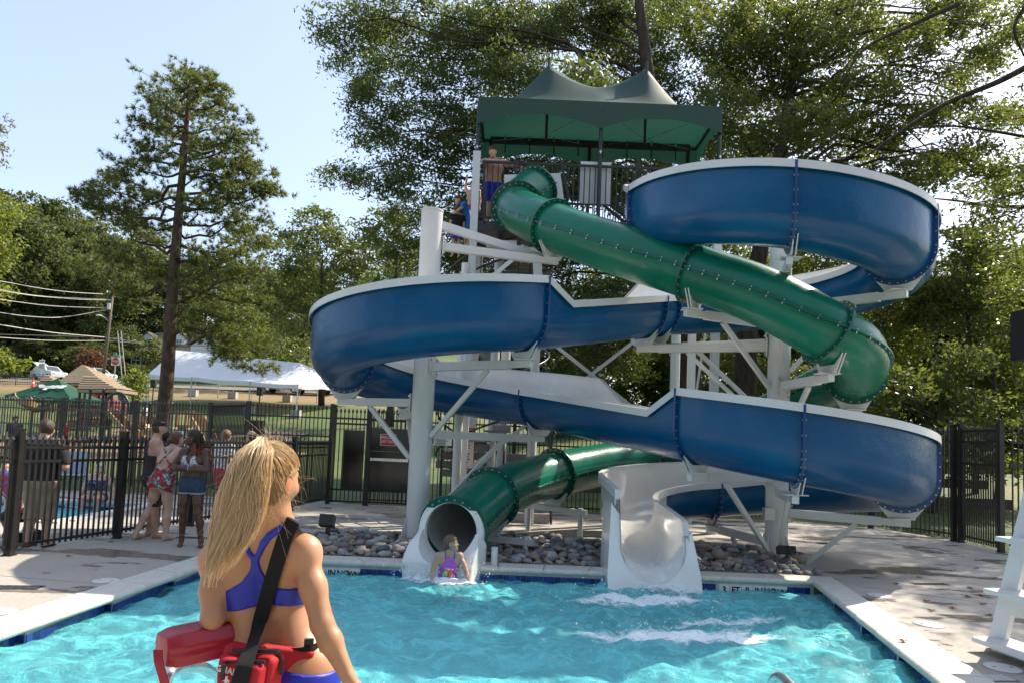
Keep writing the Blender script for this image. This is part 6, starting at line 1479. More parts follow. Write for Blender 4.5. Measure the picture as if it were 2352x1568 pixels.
q = MB(); a = at(150, 985, 36); q.box((a[0], 36.6, a[2]), (1.5, 1.4, .12)); q.build('deck', DARK, pg); q = MB(); a = at(215, 962, 35); q.box((a[0], 36, a[2]), (1.9, 1.7, .1)); q.build('deck', DARK, pg)
# ------------------------------------------------------------------ bodies: smooth-blended distance fields meshed as one surface
class Field:
    def __init__(s, lo, hi, h):
        s.h = h; s.lo = np.array(lo, float); n = np.ceil((np.array(hi) - s.lo) / h).astype(int) + 1; s.n = n
        s.ax = [s.lo[i] + h * np.arange(n[i]) for i in range(3)]
    def new(s): return np.full(tuple(s.n), 1.0, np.float32)
    def sub(s, lo, hi):
        i0 = np.maximum(0, np.floor((np.array(lo) - s.lo) / s.h).astype(int)); i1 = np.minimum(s.n, np.ceil((np.array(hi) - s.lo) / s.h).astype(int) + 1)
        sl = tuple(slice(a, max(a, b)) for a, b in zip(i0, i1))
        X, Y, Z = np.meshgrid(*[s.ax[k][sl[k]] for k in range(3)], indexing='ij'); return sl, X, Y, Z
def smin(a, b, k):
    h = np.maximum(k - np.abs(a - b), 0) / k; return np.minimum(a, b) - h * h * k * .25
def f_cap(F, D, a, b, ra, rb, k=.02):
    a = np.array(a, float); b = np.array(b, float); m = max(ra, rb) + k + 4 * F.h
    sl, X, Y, Z = F.sub(np.minimum(a, b) - m, np.maximum(a, b) + m)
    if X.size == 0: return
    ab = b - a; L2 = ab @ ab + 1e-12; t = np.clip(((X - a[0]) * ab[0] + (Y - a[1]) * ab[1] + (Z - a[2]) * ab[2]) / L2, 0, 1)
    d = np.sqrt((X - a[0] - t * ab[0]) ** 2 + (Y - a[1] - t * ab[1]) ** 2 + (Z - a[2] - t * ab[2]) ** 2) - (ra + t * (rb - ra)); D[sl] = smin(D[sl], d, k)
def f_ell(F, D, c, r, R=None, k=.02, cut=False):
    c = np.array(c, float); r = np.array(r, float); m = r.max() + k + 4 * F.h; sl, X, Y, Z = F.sub(c - m, c + m)
    if X.size == 0: return
    P = np.stack([X - c[0], Y - c[1], Z - c[2]], -1)
    if R is not None: P = P @ np.asarray(R)
    q = P / r; n = np.linalg.norm(q, axis=-1); g = np.linalg.norm(q / r, axis=-1) + 1e-9; d = n * (n - 1) / g
    D[sl] = -smin(-D[sl], d, k) if cut else smin(D[sl], d, k)
def f_box(F, D, c, half, rnd, R=None, k=.01):
    c = np.array(c, float); hf = np.array(half, float); m = np.linalg.norm(hf) + k + 4 * F.h; sl, X, Y, Z = F.sub(c - m, c + m); P = np.stack([X - c[0], Y - c[1], Z - c[2]], -1)
    if R is not None: P = P @ np.asarray(R)
    q = np.abs(P) - (hf - rnd); d = np.linalg.norm(np.maximum(q, 0), axis=-1) + np.minimum(q.max(-1), 0) - rnd; D[sl] = smin(D[sl], d, k)
def nets(F, D):
    """surface nets"""
    s = D < 0; c = s[:-1, :-1, :-1]; cnt = np.zeros(c.shape, np.int8)
    for dx in (0, 1):
        for dy in (0, 1):
            for dz in (0, 1): cnt += s[dx:s.shape[0] - 1 + dx, dy:s.shape[1] - 1 + dy, dz:s.shape[2] - 1 + dz]
    act = (cnt > 0) & (cnt < 8); I = np.argwhere(act)
    if len(I) == 0: return np.zeros((0, 3)), np.zeros((0, 4), int)
    idx = np.full(c.shape, -1, np.int64); idx[act] = np.arange(len(I)); acc = np.zeros((len(I), 3)); num = np.zeros(len(I))
    cor = [(0, 0, 0), (1, 0, 0), (0, 1, 0), (1, 1, 0), (0, 0, 1), (1, 0, 1), (0, 1, 1), (1, 1, 1)]
    dv = [D[I[:, 0] + a, I[:, 1] + b, I[:, 2] + g] for a, b, g in cor]
    for i in range(8):
        for j in range(i + 1, 8):
            df = np.array(cor[j]) - np.array(cor[i])
            if np.abs(df).sum() != 1: continue
            m = (dv[i] < 0) != (dv[j] < 0); t = np.where(m, dv[i] / (dv[i] - dv[j] + 1e-20), 0); acc += m[:, None] * (np.array(cor[i]) + t[:, None] * df); num += m
    V = F.lo + (I + acc / num[:, None]) * F.h; Q = []
    for ax in range(3):
        o = [k for k in range(3) if k != ax]; n = s.shape; sl0 = [slice(None)] * 3; sl1 = [slice(None)] * 3
        for k in o: sl0[k] = slice(1, -1); sl1[k] = slice(1, -1)
        sl0[ax] = slice(0, -1); sl1[ax] = slice(1, None); ch = s[tuple(sl0)] != s[tuple(sl1)]; E = np.argwhere(ch); sgn = s[tuple(sl0)][ch]
        for k in o: E[:, k] += 1
        e1 = np.zeros(3, int); e2 = np.zeros(3, int); e1[o[0]] = 1; e2[o[1]] = 1
        g = lambda A: idx[A[:, 0], A[:, 1], A[:, 2]]; q = np.stack([g(E - e1 - e2), g(E - e2), g(E), g(E - e1)], 1); flip = sgn if ax != 1 else ~sgn
        q[~flip] = q[~flip][:, ::-1]; Q.append(q)
    Q = np.vstack(Q); Q = Q[(Q >= 0).all(1)]; return V, Q
def nets_mesh(name, F, D, mats, parent, smooth_it=1):
    V, Q = nets(F, D)
    if len(V) == 0: return None
    for _ in range(smooth_it):
        S_ = np.zeros_like(V); N_ = np.zeros(len(V))
        for k in range(4): np.add.at(S_, Q[:, k], V[Q[:, (k + 1) % 4]]); np.add.at(N_, Q[:, k], 1); np.add.at(S_, Q[:, k], V[Q[:, (k + 3) % 4]]); np.add.at(N_, Q[:, k], 1)
        V = V * .5 + .5 * S_ / np.maximum(N_, 1)[:, None]
    return link(name, mesh_np(name, V, Q, mats, smooth=True), parent)
def skin(name, c, c2=None, rough=.42): return mat('skin ' + name, c, rough, .4, col2=c2 or tuple(k * .86 for k in c), nscale=14, sss=.12, bump=.02, bscale=300)
SK_TAN = skin('tan', (.58, .33, .215)); SK_PALE = skin('pale', (.60, .39, .30)); SK_DARK = skin('dark brown', (.105, .048, .030), rough=.36); SK_RUD = skin('ruddy', (.52, .30, .22))
HAIR_BR = mat('brown hair', (.075, .042, .024), .45, .4, col2=(.035, .02, .012), nscale=40, bump=.5, bscale=90); HAIR_DK = mat('dark hair', (.022, .014, .010), .45, .4, bump=.5, bscale=90); HAIR_AU = mat('auburn hair', (.12, .05, .025), .45, col2=(.06, .028, .016), nscale=40, bump=.5, bscale=90); HAIR_GR = mat('grey hair', (.42, .40, .37), .5, bump=.5, bscale=90)
EYEW = mat('eye white', (.7, .68, .65), .2); EYED = mat('dark iris', (.02, .012, .008), .15); LIPS = mat('lips', (.32, .10, .085), .4)
def unit(v): v = np.array(v, float); return v / (np.linalg.norm(v) + 1e-12)
def person(label, base, yaw, H, skinm, J=None, sex='f', res=.011, head_dir=(0, -1, 0), head_up=(0, 0, 1), hair=None, hair_m=HAIR_BR, clothes=(), build=1.0, face=True, child=0.0, hands=True, hair_extra=None, group=None):
    """local frame: faces -Y, x to its left (viewer's right). J overrides joints (fractions of H)."""
    j = dict(pel=(0, 0, .525), waist=(0, .0, .61), chest=(0, .005, .725), neck=(0, .012, .822), head=(0, -.005, .925), shL=(.108, .01, .80), shR=(-.108, .01, .80), elL=(.135, .02, .625), elR=(-.135, .02, .625), wrL=(.145, -.02, .485), wrR=(-.145, -.02, .485),
             hiL=(.052, 0, .515), hiR=(-.052, 0, .515), knL=(.058, -.01, .285), knR=(-.058, -.01, .285), anL=(.062, .01, .045), anR=(-.062, .01, .045), ftL=(.072, -.075, .018), ftR=(-.072, -.075, .018))
    if J: j.update(J)
    P = {k: np.array(v, float) * H for k, v in j.items() if hasattr(v, '__len__') and not k.startswith(('hd', 'hn', 'curl'))}; w = build * H; hs = H * (1 + child)
    allp = np.array(list(P.values())); lo = allp.min(0) - .16 * hs; hi = allp.max(0) + .16 * hs; lo[2] = max(lo[2], allp[:, 2].min() - .05 * H)
    F = Field(lo, hi, res); core = F.new(); arms = F.new(); head = F.new(); b = 1.0 if sex == 'm' else .9
    X1 = unit(P['shL'] - P['shR']); X0 = unit(P['hiL'] - P['hiR']); up = unit(P['neck'] - P['pel']); fw1 = unit(np.cross(up, X1)) * -1; fw0 = unit(np.cross((0, 0, 1), X0)) * -1
    if fw1 @ fw1 == 0: fw1 = np.array([0, -1, 0])
    fw1 = unit(np.cross(X1, up)); fw0 = unit(np.cross(X0, (0, 0, 1)))
    fw1 = fw1 if True else fw1
    K = .035 * H
    cw = .050 if sex == 'm' else .042
    for s in (-1, 1):
        f_cap(F, core, P['pel'] + X0 * s * .040 * w, P['waist'] + X0 * s * .028 * w, .066 * w, .054 * w * (1.12 if sex == 'm' else 1), K); f_cap(F, core, P['waist'] + X1 * s * .030 * w, P['chest'] + X1 * s * cw * w, .054 * w * (1.1 if sex == 'm' else 1), .066 * w * (1.06 if sex == 'm' else 1), K)
        f_cap(F, core, P['chest'] + X1 * s * cw * w, P['neck'] * .25 + P['shL' if s > 0 else 'shR'] * .75 - up * .02 * H, .064 * w, .036 * w, K)
        f_cap(F, core, P['neck'] + up * .012 * H, P['shL' if s > 0 else 'shR'] + up * .002 * H, .028 * w, .030 * w, K)
        f_ell(F, core, P['pel'] + X0 * s * .038 * w - fw0 * .040 * w - np.array([0, 0, .022 * H]), (.050 * w, .046 * w, .056 * w), k=K)
        if sex == 'f' and child < .1: f_ell(F, core, P['chest'] + X1 * s * .044 * w + fw1 * .055 * w + up * .005 * H, (.036 * w, .034 * w, .036 * w), k=.02 * H)
        if sex == 'm': f_ell(F, core, P['chest'] + X1 * s * .045 * w + fw1 * .038 * w + up * .02 * H, (.05 * w, .03 * w, .035 * w), k=.02 * H)
    for S_ in ('L', 'R'):
        hi_, kn, an, ft = P['hi' + S_], P['kn' + S_], P['an' + S_], P['ft' + S_]; lw = w * (1.0 if sex == 'f' else .98)
        f_cap(F, core, hi_, hi_ * .4 + kn * .6, .055 * lw, .042 * lw, K); f_cap(F, core, hi_ * .4 + kn * .6, kn, .042 * lw, .031 * lw, .02 * H)
        bk = -fw0; cal = kn * .68 + an * .32 + bk * .010 * H; f_cap(F, core, kn, cal, .031 * lw, .034 * lw, .015 * H); f_cap(F, core, cal, an, .033 * lw, .0195 * lw, .015 * H); f_cap(F, core, kn, an, .026 * lw, .019 * lw, .01 * H)
        fd = unit((ft - an) * (1, 1, 0)); heel = np.array([an[0], an[1], ft[2]]) - fd * .016 * H + np.array([0, 0, .003 * H]); f_cap(F, core, an, heel, .019 * lw, .017 * H, .012 * H); f_cap(F, core, an - (0, 0, .012 * H), ft, .018 * H, .0125 * H, .015 * H); f_cap(F, core, heel, ft, .014 * H, .0125 * H, .01 * H)
        sd = np.array([-fd[1], fd[0], 0]); f_cap(F, core, ft - sd * .014 * H, ft + sd * .012 * H - fd * .008 * H, .0115 * H, .009 * H, .012 * H)
        for t in range(5): o = (t - 2) * .0078 * H; tp = ft + sd * o + fd * (.020 - .002 * abs(t - 1.2) ** 1.5) * H - np.array([0, 0, .005 * H]); f_cap(F, core, ft + sd * o, tp, .0075 * H, .0062 * H, .004 * H)
        sh, el, wr = P['sh' + S_], P['el' + S_], P['wr' + S_]; aw = w * (1.12 if sex == 'm' else .92)
        f_ell(F, arms, sh, (.036 * aw,) * 3, k=.02 * H); f_cap(F, arms, sh, el, .033 * aw, .0255 * aw, .02 * H); f_cap(F, arms, sh * .55 + el * .45, sh * .3 + el * .7, .030 * aw, .028 * aw, .02 * H)
        mid = el * .72 + wr * .28; f_cap(F, arms, el, mid, .0255 * aw, .0265 * aw, .012 * H); f_cap(F, arms, mid, wr, .0262 * aw, .016 * aw, .012 * H)
        d = j.get('hd' + S_); d = unit(d) if d is not None else unit(wr - el); n_ = unit(np.cross(d, j.get('hn' + S_, (0, 1, 0)))); m_ = np.cross(n_, d)
        pc = wr + d * .028 * H
        for o in (-1, 1): f_cap(F, arms, wr + n_ * o * .006 * H, wr + d * .046 * H + n_ * o * .013 * H, .0115 * H, .0105 * H, .012 * H)
        if hands:
            cu = j.get('curl' + S_, .35)
            for t in range(4):
                o = (t - 1.5) * .0108 * H; L = (.040, .046, .043, .034)[t] * H; p0 = wr + d * .048 * H + n_ * o; p1 = p0 + d * L * .5 * math.cos(cu) + m_ * L * .5 * math.sin(cu); p2 = p1 + d * L * .5 * math.cos(cu * 2.2) + m_ * L * .5 * math.sin(cu * 2.2)
                f_cap(F, arms, p0, p1, .0062 * H, .0056 * H, .004 * H); f_cap(F, arms, p1, p2, .0056 * H, .0048 * H, .003 * H)
            p0 = wr + d * .018 * H + n_ * .016 * H; p1 = p0 + (d * .8 + n_ * .7 + m_ * .3) * .018 * H; f_cap(F, arms, p0, p1, .0085 * H, .0068 * H, .006 * H); f_cap(F, arms, p1, p1 + (d * .95 + m_ * .4) * .018 * H, .0066 * H, .0052 * H, .003 * H)
    hc = P['head']; fd = unit(head_dir); hu = unit(np.array(head_up, float) - fd * (fd @ np.array(head_up, float))); hx = np.cross(hu, fd); R = np.stack([hx, fd, hu], 1); q = lambda x, y, z: hc + (hx * x + fd * y + hu * z) * hs
    f_cap(F, core, P['neck'] - up * .02 * H, q(0, -.016, -.035), .033 * w * (1.08 if sex == 'm' else .92), .030 * w * (1.05 if sex == 'm' else .9), .02 * H)
    f_ell(F, head, q(0, -.008, .012), (.0435 * hs, .054 * hs, .052 * hs), R, .01); f_ell(F, head, q(0, .012, -.022), (.037 * hs, .040 * hs, .046 * hs), R, .025 * hs); f_cap(F, head, q(-.006, .038, -.056), q(.006, .038, -.056), .013 * hs, .013 * hs, .022 * hs)
    f_cap(F, head, q(0, .046, .004), q(0, .0585, -.016), .0052 * hs, .0078 * hs, .008 * hs); f_cap(F, head, q(-.026, .040, .013), q(.026, .040, .013), .006 * hs, .006 * hs, .012 * hs)
    for s in (-1, 1):
        f_ell(F, head, q(s * .0175, .052, .003), (.010 * hs, .010 * hs, .007 * hs), R, .008 * hs, cut=True); f_ell(F, head, q(s * .043, -.006, -.006), (.006 * hs, .011 * hs, .0185 * hs), R, .006 * hs); f_ell(F, head, q(s * .025, .036, -.02), (.014 * hs,) * 3, R, .015 * hs)
    f_cap(F, head, q(-.010, .047, -.036), q(.010, .047, -.036), .0062 * hs, .0062 * hs, .008 * hs)
    D = smin(smin(core, head, .012 * H), arms, .022 * H)
    root = thing('person', label, 'person', base, yaw, group=group)
    nets_mesh('body', F, D, skinm, root)
    if face:
        for s in (-1, 1):
            m = MB(); m.ell(q(s * .0175, .0425, .003), (.0078 * hs,) * 3, 10, 8); e = m.build('eye', EYEW, root, smooth=True, local=True); m = MB(); m.ell(q(s * .0175, .0475, .003), (.0038 * hs,) * 3, 8, 6); m.build('iris', EYED, e, smooth=True, local=True)
        m = MB(); m.ell(q(0, .0505, -.0325), (.0115 * hs, .004 * hs, .0026 * hs), 10, 6, R); m.ell(q(0, .051, -.0378), (.0100 * hs, .0042 * hs, .0034 * hs), 10, 6, R); m.build('lips', LIPS, root, smooth=True, local=True)
        m = MB()
        for s in (-1, 1): m.tube([q(s * .008, .0495, .0145), q(s * .018, .0485, .018), q(s * .027, .044, .0155)], [.0022 * hs, .0024 * hs, .001 * hs], 6)
        m.build('eyebrow', hair_m, root, local=True)
    XX, YY, ZZ = np.meshgrid(*F.ax, indexing='ij'); G = dict(X=XX, Y=YY, Z=ZZ, core=core, arms=arms, head=head, D=D, P=P, q=q, H=H, F=F, hs=hs)
    hx_, hy_, hz_ = [((XX - hc[0]) * v[0] + (YY - hc[1]) * v[1] + (ZZ - hc[2]) * v[2]) / hs for v in (hx, fd, hu)]; G.update(hx=hx_, hy=hy_, hz=hz_)
    if hair is not None:
        Dh = np.maximum(head - hair.get('off', .014) * hs * (1 + .25 * np.sin(hx_ * 160) * np.sin(hy_ * 140 + 2) * np.sin(hz_ * 150)), hs * (hair['line'](hx_, hy_, hz_)))
        if 'add' in hair: hair['add'](F, Dh, q, hs)
        nets_mesh('hair', F, Dh.astype(np.float32), hair_m, root)
    for nm, m, fn in clothes:
        Dc = fn(G); nets_mesh(nm, F, Dc.astype(np.float32), m, root)
    return root, P, q, G
short_line = lambda x, y, z: np.maximum(.020 + y * .85 - z * .55 - .0, -.040 - z)   # short back and sides: above brow, behind ears
def hairline(front=.030, low=-.045): return lambda x, y, z: np.maximum(np.where(z > .02, y - front - (z - .02) * 1.0, y + .012 - np.maximum(0, z) * .5), low - z)
def slab(z0, z1): return lambda G: np.maximum(z0 * G['H'] - G['Z'], G['Z'] - z1 * G['H'])
def shell(G, part, off, reg): return np.maximum(G[part] - off, reg)
def print_mat(name, base, spots, scale=30, thr=.5, rough=.7, vor=False, third=None):
    m = bpy.data.materials.new(name); g = NT(m); b = g.n('BsdfPrincipled', Roughness=rough); tc = g.n('TexCoord'); t = g.n('TexVoronoi', Scale=scale) if vor else g.n('TexNoise', Scale=scale, Detail=2.0); g.l(tc.outputs['Object'], t.inputs['Vector'])
    r = g.n('ValToRGB'); r.color_ramp.interpolation = 'CONSTANT'; e = r.color_ramp.elements; e[0].color = rgba(spots if vor else base); e[0].position = 0; e[1].position = thr; e[1].color = rgba(base if vor else spots)
    if third: k = e.new(min(.99, thr + .1)); k.color = rgba(third)
    g.l(t.outputs[0], r.inputs[0]); g.l(r.outputs[0], b.inputs['Base Color']); g.l(b.outputs[0], g.out.inputs[0]); return m
CHAR = mat('charcoal jersey', (.028, .030, .034), .85, bump=.1, bscale=60); BLKC = mat('black cotton', (.010, .010, .011), .85); KHAKI = mat('khaki cotton', (.30, .25, .18), .85, col2=(.25, .20, .14), nscale=12); DENIM = mat('dark denim', (.020, .038, .078), .8, col2=(.035, .06, .11), nscale=20); ROYAL = mat('royal blue lycra', (.010, .022, .34), .5, col2=(.012, .028, .40), nscale=6)
FRAY = mat('frayed denim cuff', (.25, .30, .38), .9); BSHORT = mat('blue swim shorts', (.008, .02, .38), .7)
# ---------------- bathers by the left fence
Rz = lambda v, a: np.array([v[0] * math.cos(a) - v[1] * math.sin(a), v[0] * math.sin(a) + v[1] * math.cos(a), v[2]])
# bearded man with cap: faces right and away
b = gnd(348, 1234)
FLORAL_S = print_mat('black shorts with small flowers', (.010, .010, .012), (.32, .16, .16), 36, .62)
r_, P, q, G = person('bearded man in black cap, charcoal tank top and patterned black shorts, hand at chin', b, rad(112), 1.80, SK_RUD, sex='m', build=1.14,
    J=dict(elR=(-.16, -.075, .66), wrR=(-.06, -.135, .755), hdR=(.35, -.2, .6), curlR=.9, elL=(.13, -.10, .66), wrL=(.0, -.14, .73), curlL=.9, anL=(.075, .03, .045), ftL=(.10, -.05, .018), anR=(-.06, -.03, .045), ftR=(-.075, -.115, .018)), head_dir=(.15, -1, .14),
    hair=dict(line=lambda x, y, z: np.maximum(y + .012, np.maximum(-.052 - z, z - .02)), off=.007), hair_m=HAIR_BR,
    clothes=[('tank_top', CHAR, lambda G: np.maximum(G['core'] - .016, np.maximum(np.maximum(.49 * G['H'] - G['Z'], G['Z'] - .84 * G['H']), np.where(G['Z'] > .70 * G['H'], np.abs(G['X']) - (.118 - (G['Z'] / G['H'] - .70) * .2) * G['H'], -.1)))),
             ('shorts', FLORAL_S, lambda G: shell(G, 'core', .022, slab(.27, .535)(G))),
             ('beard', HAIR_DK, lambda G: np.maximum(np.sqrt((G['hx'] / .036) ** 2 + ((G['hy'] - .034) / .040) ** 2 + ((G['hz'] + .062) / .046) ** 2) * .03 - .03, np.maximum(G['hz'] + .030, -(G['hy'] - .004))) * G['hs'])])
CAPM = mat('black cap', (.012, .012, .012), .8); CAPG = mat('grey cap brim', (.07, .07, .065), .8); GOLD = mat('gold print', (.5, .32, .04), .6)
m = MB(); hs = 1.8
V = [q(.047 * math.sin(a) * math.cos(t), -.008 + .058 * math.cos(a) * math.cos(t), .022 + .052 * math.sin(t)) for t in np.linspace(0, math.pi / 2, 8) for a in np.linspace(0, 2 * math.pi, 25)[:-1]]
m.add(V, [(i * 24 + k, i * 24 + (k + 1) % 24, (i + 1) * 24 + (k + 1) % 24, (i + 1) * 24 + k) for i in range(7) for k in range(24)]); cap_ = m.build('cap', CAPM, r_, smooth=True, local=True)
m = MB(); V = []
for t in np.linspace(-1, 1, 11):
    a = t * 1.15; V += [q(.046 * math.sin(a), -.008 + .057 * math.cos(a), .026), q(.042 * math.sin(a * .9), .05 + .055 * math.cos(a * .9) - .012, .030 - .008 * t * t)]
m.add(V, [(2 * i, 2 * i + 1, 2 * i + 3, 2 * i + 2) for i in range(10)]); m.add([v + np.array([0, 0, .006]) for v in V], [(2 * i, 2 * i + 2, 2 * i + 3, 2 * i + 1) for i in range(10)]); m.build('cap_brim', CAPG, cap_, smooth=True, local=True)
m = MB(); m.ell(q(-.030, .022, .052), (.02, .03, .008), 8, 5); m.build('cap_print', GOLD, cap_, local=True)
m = MB(); m.tube([q(-.045, -.01, .006), q(-.044, .03, .010), q(-.02, .056, .009)], .004, 6); m.build('sunglasses', GOLD, r_, local=True)
def floral_suit(G):
    H = G['H']; leg = .475 * H - G['Z'] - np.maximum(0, np.abs(G['X'] - .02 * H) - .045 * H) * .7
    top = G['Z'] - np.where(G['Y'] > -.01 * H, .705, .78) * H
    hole = np.where(G['Y'] > 0, .060 * H - np.sqrt((G['X'] + .035 * H) ** 2 + (G['Z'] - .705 * H) ** 2), -1.0)
    return shell(G, 'core', .008, np.maximum(np.maximum(leg, top), hole))
def floral_straps(G):
    H = G['H']; x, z = G['X'] + .05 * H, G['Z'] - .765 * H
    d = np.minimum(np.abs(x * .8 - z * .6), np.abs(x * .8 + z * .6)) - .0075 * H
    return np.maximum(np.maximum(G['core'] - .010, -G['Y']), np.maximum(d, np.maximum(.69 * H - G['Z'], G['Z'] - .835 * H)))
# woman in red floral swimsuit, back to the viewer, striding
b = gnd(366, 1240)
FLOR = print_mat('red swimsuit with teal leaves', (.42, .014, .03), (.02, .24, .25), 17, .52, third=(.55, .62, .60))
r_, P, q, G = person('woman in red and teal floral swimsuit seen from behind with auburn hair in a bun', b, rad(165), 1.66, SK_PALE, sex='f', build=1.06,
    J=dict(pel=(.02, 0, .53), waist=(-.01, 0, .615), chest=(-.04, -.01, .728), neck=(-.062, -.01, .822), head=(-.085, -.03, .915), shL=(.045, 0, .795), shR=(-.165, 0, .80), elL=(.055, -.09, .66), wrL=(-.03, -.13, .72), elR=(-.19, -.09, .66), wrR=(-.10, -.14, .74), hiL=(.072, 0, .515), hiR=(-.032, 0, .515), knL=(.13, -.02, .295), anL=(.205, .06, .06), ftL=(.215, -.01, .018), knR=(-.055, -.02, .285), anR=(-.06, .0, .045), ftR=(-.06, -.08, .018)),
    head_dir=(-.25, -1, .05), hair=dict(line=hairline(.034, -.055), off=.010, add=lambda F, D, q, hs: f_ell(F, D, q(0, -.075, -.01), (.024 * hs, .022 * hs, .026 * hs), k=.02)), hair_m=HAIR_AU,
    clothes=[('swimsuit', FLOR, floral_suit), ('crossed_strap', FLOR, floral_straps)])
# girl with dreadlocks, denim shorts, arms crossed
b = gnd(431, 1253)
LEO = print_mat('white bikini with purple spots', (.62, .66, .68), (.22, .03, .20), 62, .42, vor=True)
r_, P, q, G = person('girl with red tipped dreadlocks, spotted bikini top and denim shorts, arms crossed', b, rad(-10), 1.68, SK_DARK, sex='f', build=.96,
    J=dict(elL=(.175, -.055, .655), wrL=(-.035, -.125, .672), hdL=(-1, .1, .1), elR=(-.165, -.045, .655), wrR=(.045, -.105, .660), hdR=(1, .15, .25), curlL=.3, curlR=.5, knL=(.088, -.015, .285), anL=(.108, .02, .045), ftL=(.155, -.05, .018), knR=(-.062, -.01, .285), anR=(-.07, .01, .045), ftR=(-.02, -.075, .018), head=(-.012, -.012, .925)),
    head_dir=(-.93, -.42, .12), hair=dict(line=hairline(.030, -.03), off=.014), hair_m=HAIR_DK,
    clothes=[('bikini_top', LEO, lambda G: shell(G, 'core', .010, np.maximum(np.maximum(.672 * G['H'] - G['Z'], G['Z'] - (.775 - 0) * G['H'] + np.where(G['Y'] < 0, 0, .07 * G['H'])), np.where((G['Y'] < 0) & (G['Z'] > .70 * G['H']), np.minimum(.0, 1) + (np.sqrt((np.abs(G['X']) - .044 * G['H']) ** 2) - .036 * G['H'] + (G['Z'] - .70 * G['H']) * .35), -.1)))),
             ('bikini_strap', BLKC, lambda G: np.maximum(np.maximum(G['core'] - .010, G['Y'] - .02), np.maximum(np.abs(np.abs(G['X']) - (.052 - (G['Z'] / G['H'] - .77) * .35) * G['H']) - .006 * G['H'], np.maximum(.765 * G['H'] - G['Z'], G['Z'] - .85 * G['H'])))),
             ('shorts', DENIM, lambda G: shell(G, 'core', .013, slab(.455, .595)(G))), ('shorts_cuff', FRAY, lambda G: shell(G, 'core', .017, slab(.445, .460)(G))),
             ('wristband', mat('blue wristband', (.02, .35, .65), .5), lambda G: np.maximum(np.maximum(G['arms'] - .006, np.abs((G['X'] - .03 * G['H']) * .95 + (G['Y'] + .112 * G['H']) * .2) - .010), G['Y'] + .085 * G['H']))])
rngd = np.random.default_rng(12); RT_ = mat('red dread tips', (.22, .022, .012), .6)
for k in range(46):
    a = rngd.uniform(1.95, 2 * math.pi - 1.95); x0, y0 = .040 * math.sin(a), .048 * math.cos(a) - .006; z0 = rngd.uniform(.005, .05); L = rngd.uniform(.11, .17)
    pts = [q(x0 * .75, y0 * .75, z0 + .012), q(x0 * 1.25, y0 * 1.2, z0 - .01), q(x0 * 1.4 + rngd.normal() * .006, y0 * 1.45 + rngd.normal() * .006, z0 - .055), q(x0 * 1.6 + rngd.normal() * .012, y0 * 1.7 + rngd.normal() * .012, z0 - L * .75), q(x0 * 1.7 + rngd.normal() * .016, y0 * 1.8 + rngd.normal() * .016, z0 - L)]
    C_ = catmull(pts, 4); m = MB(); m.tube(C_[:12], .0085, 6); o = m.build('dreadlock', HAIR_DK, r_, smooth=True, local=True); m = MB(); m.tube(C_[11:], np.linspace(.0085, .005, len(C_) - 11), 6); m.build('dyed_tip', RT_, o, smooth=True, local=True)
# ---------------- beyond the fence
b = gnd(99, 1257); b[0] -= .12; b[1] += .05
YOKE = print_mat('black shirt with grey yoke', (.012, .012, .013), (.012, .012, .013), 10, .9)
r_, P, q, G = person('man in black T-shirt and khaki cargo shorts standing behind the left fence', b, rad(188), 1.74, SK_RUD, sex='m', build=1.12, J=dict(elL=(.155, .03, .63), wrL=(.15, -.03, .50), elR=(-.16, .02, .63), wrR=(-.09, -.12, .62)), hair=dict(line=hairline(.034, -.052), off=.012), hair_m=HAIR_BR, res=.013,
    clothes=[('shirt', BLKC, lambda G: np.maximum(smin(G['core'], np.maximum(G['arms'], .66 * G['H'] - G['Z']), .03) - .020, np.maximum(.50 * G['H'] - G['Z'], G['Z'] - .80 * G['H']))), ('shirt_yoke', mat('grey jersey', (.14, .14, .145), .85), lambda G: np.maximum(smin(G['core'], G['arms'], .03) - .023, np.maximum(.797 * G['H'] - G['Z'], np.maximum(G['Z'] - .845 * G['H'], np.abs(G['X']) - .12 * G['H'])))),
             ('shorts', KHAKI, lambda G: shell(G, 'core', .034, slab(.215, .52)(G))), ('sandal', HAIR_BR, lambda G: np.maximum(G['core'] - .008, G['Z'] - .018 * G['H']))])
DOTS = print_mat('navy bikini with white dots', (.008, .012, .10), (.6, .62, .66), 48, .25, vor=True)
c = at(221, 1150, 14.95)
r_, P, q, G = person('woman in a polka dot navy bikini sitting on the far edge of the wading pool', (c[0], 14.98, -.62), rad(8), 1.62, SK_PALE, sex='f', build=1.12, res=.014,
    J=dict(pel=(0, 0, .45), waist=(0, 0, .53), chest=(0, -.02, .64), neck=(0, -.03, .735), head=(.02, -.045, .835), shL=(.105, -.02, .715), shR=(-.105, -.02, .715), elL=(.17, .02, .58), wrL=(.20, -.01, .46), elR=(-.17, .02, .58), wrR=(-.21, .0, .46), hiL=(.06, 0, .445), hiR=(-.06, 0, .445), knL=(.085, -.22, .45), knR=(-.09, -.22, .45), anL=(.085, -.23, .22), anR=(-.09, -.23, .22), ftL=(.085, -.31, .19), ftR=(-.09, -.31, .19)),
    hair=dict(line=hairline(.034, -.04), off=.014), hair_m=HAIR_GR, clothes=[('bikini_top', DOTS, lambda G: np.maximum(shell(G, 'core', .012, slab(.545, .685)(G)), np.abs(G['X']) - .10 * G['H'] - (G['Y'] < 0) * .05)), ('bikini_bottom', DOTS, lambda G: shell(G, 'core', .010, np.maximum(slab(.36, .51)(G), -.075 * G['H'] - G['Y'])))])
STRI = print_mat('white top with grey stripes', (.60, .60, .62), (.30, .30, .34), 22, .55); REDS = mat('red shorts', (.45, .015, .03), .7)
c = at(512, 1110, 13.9)
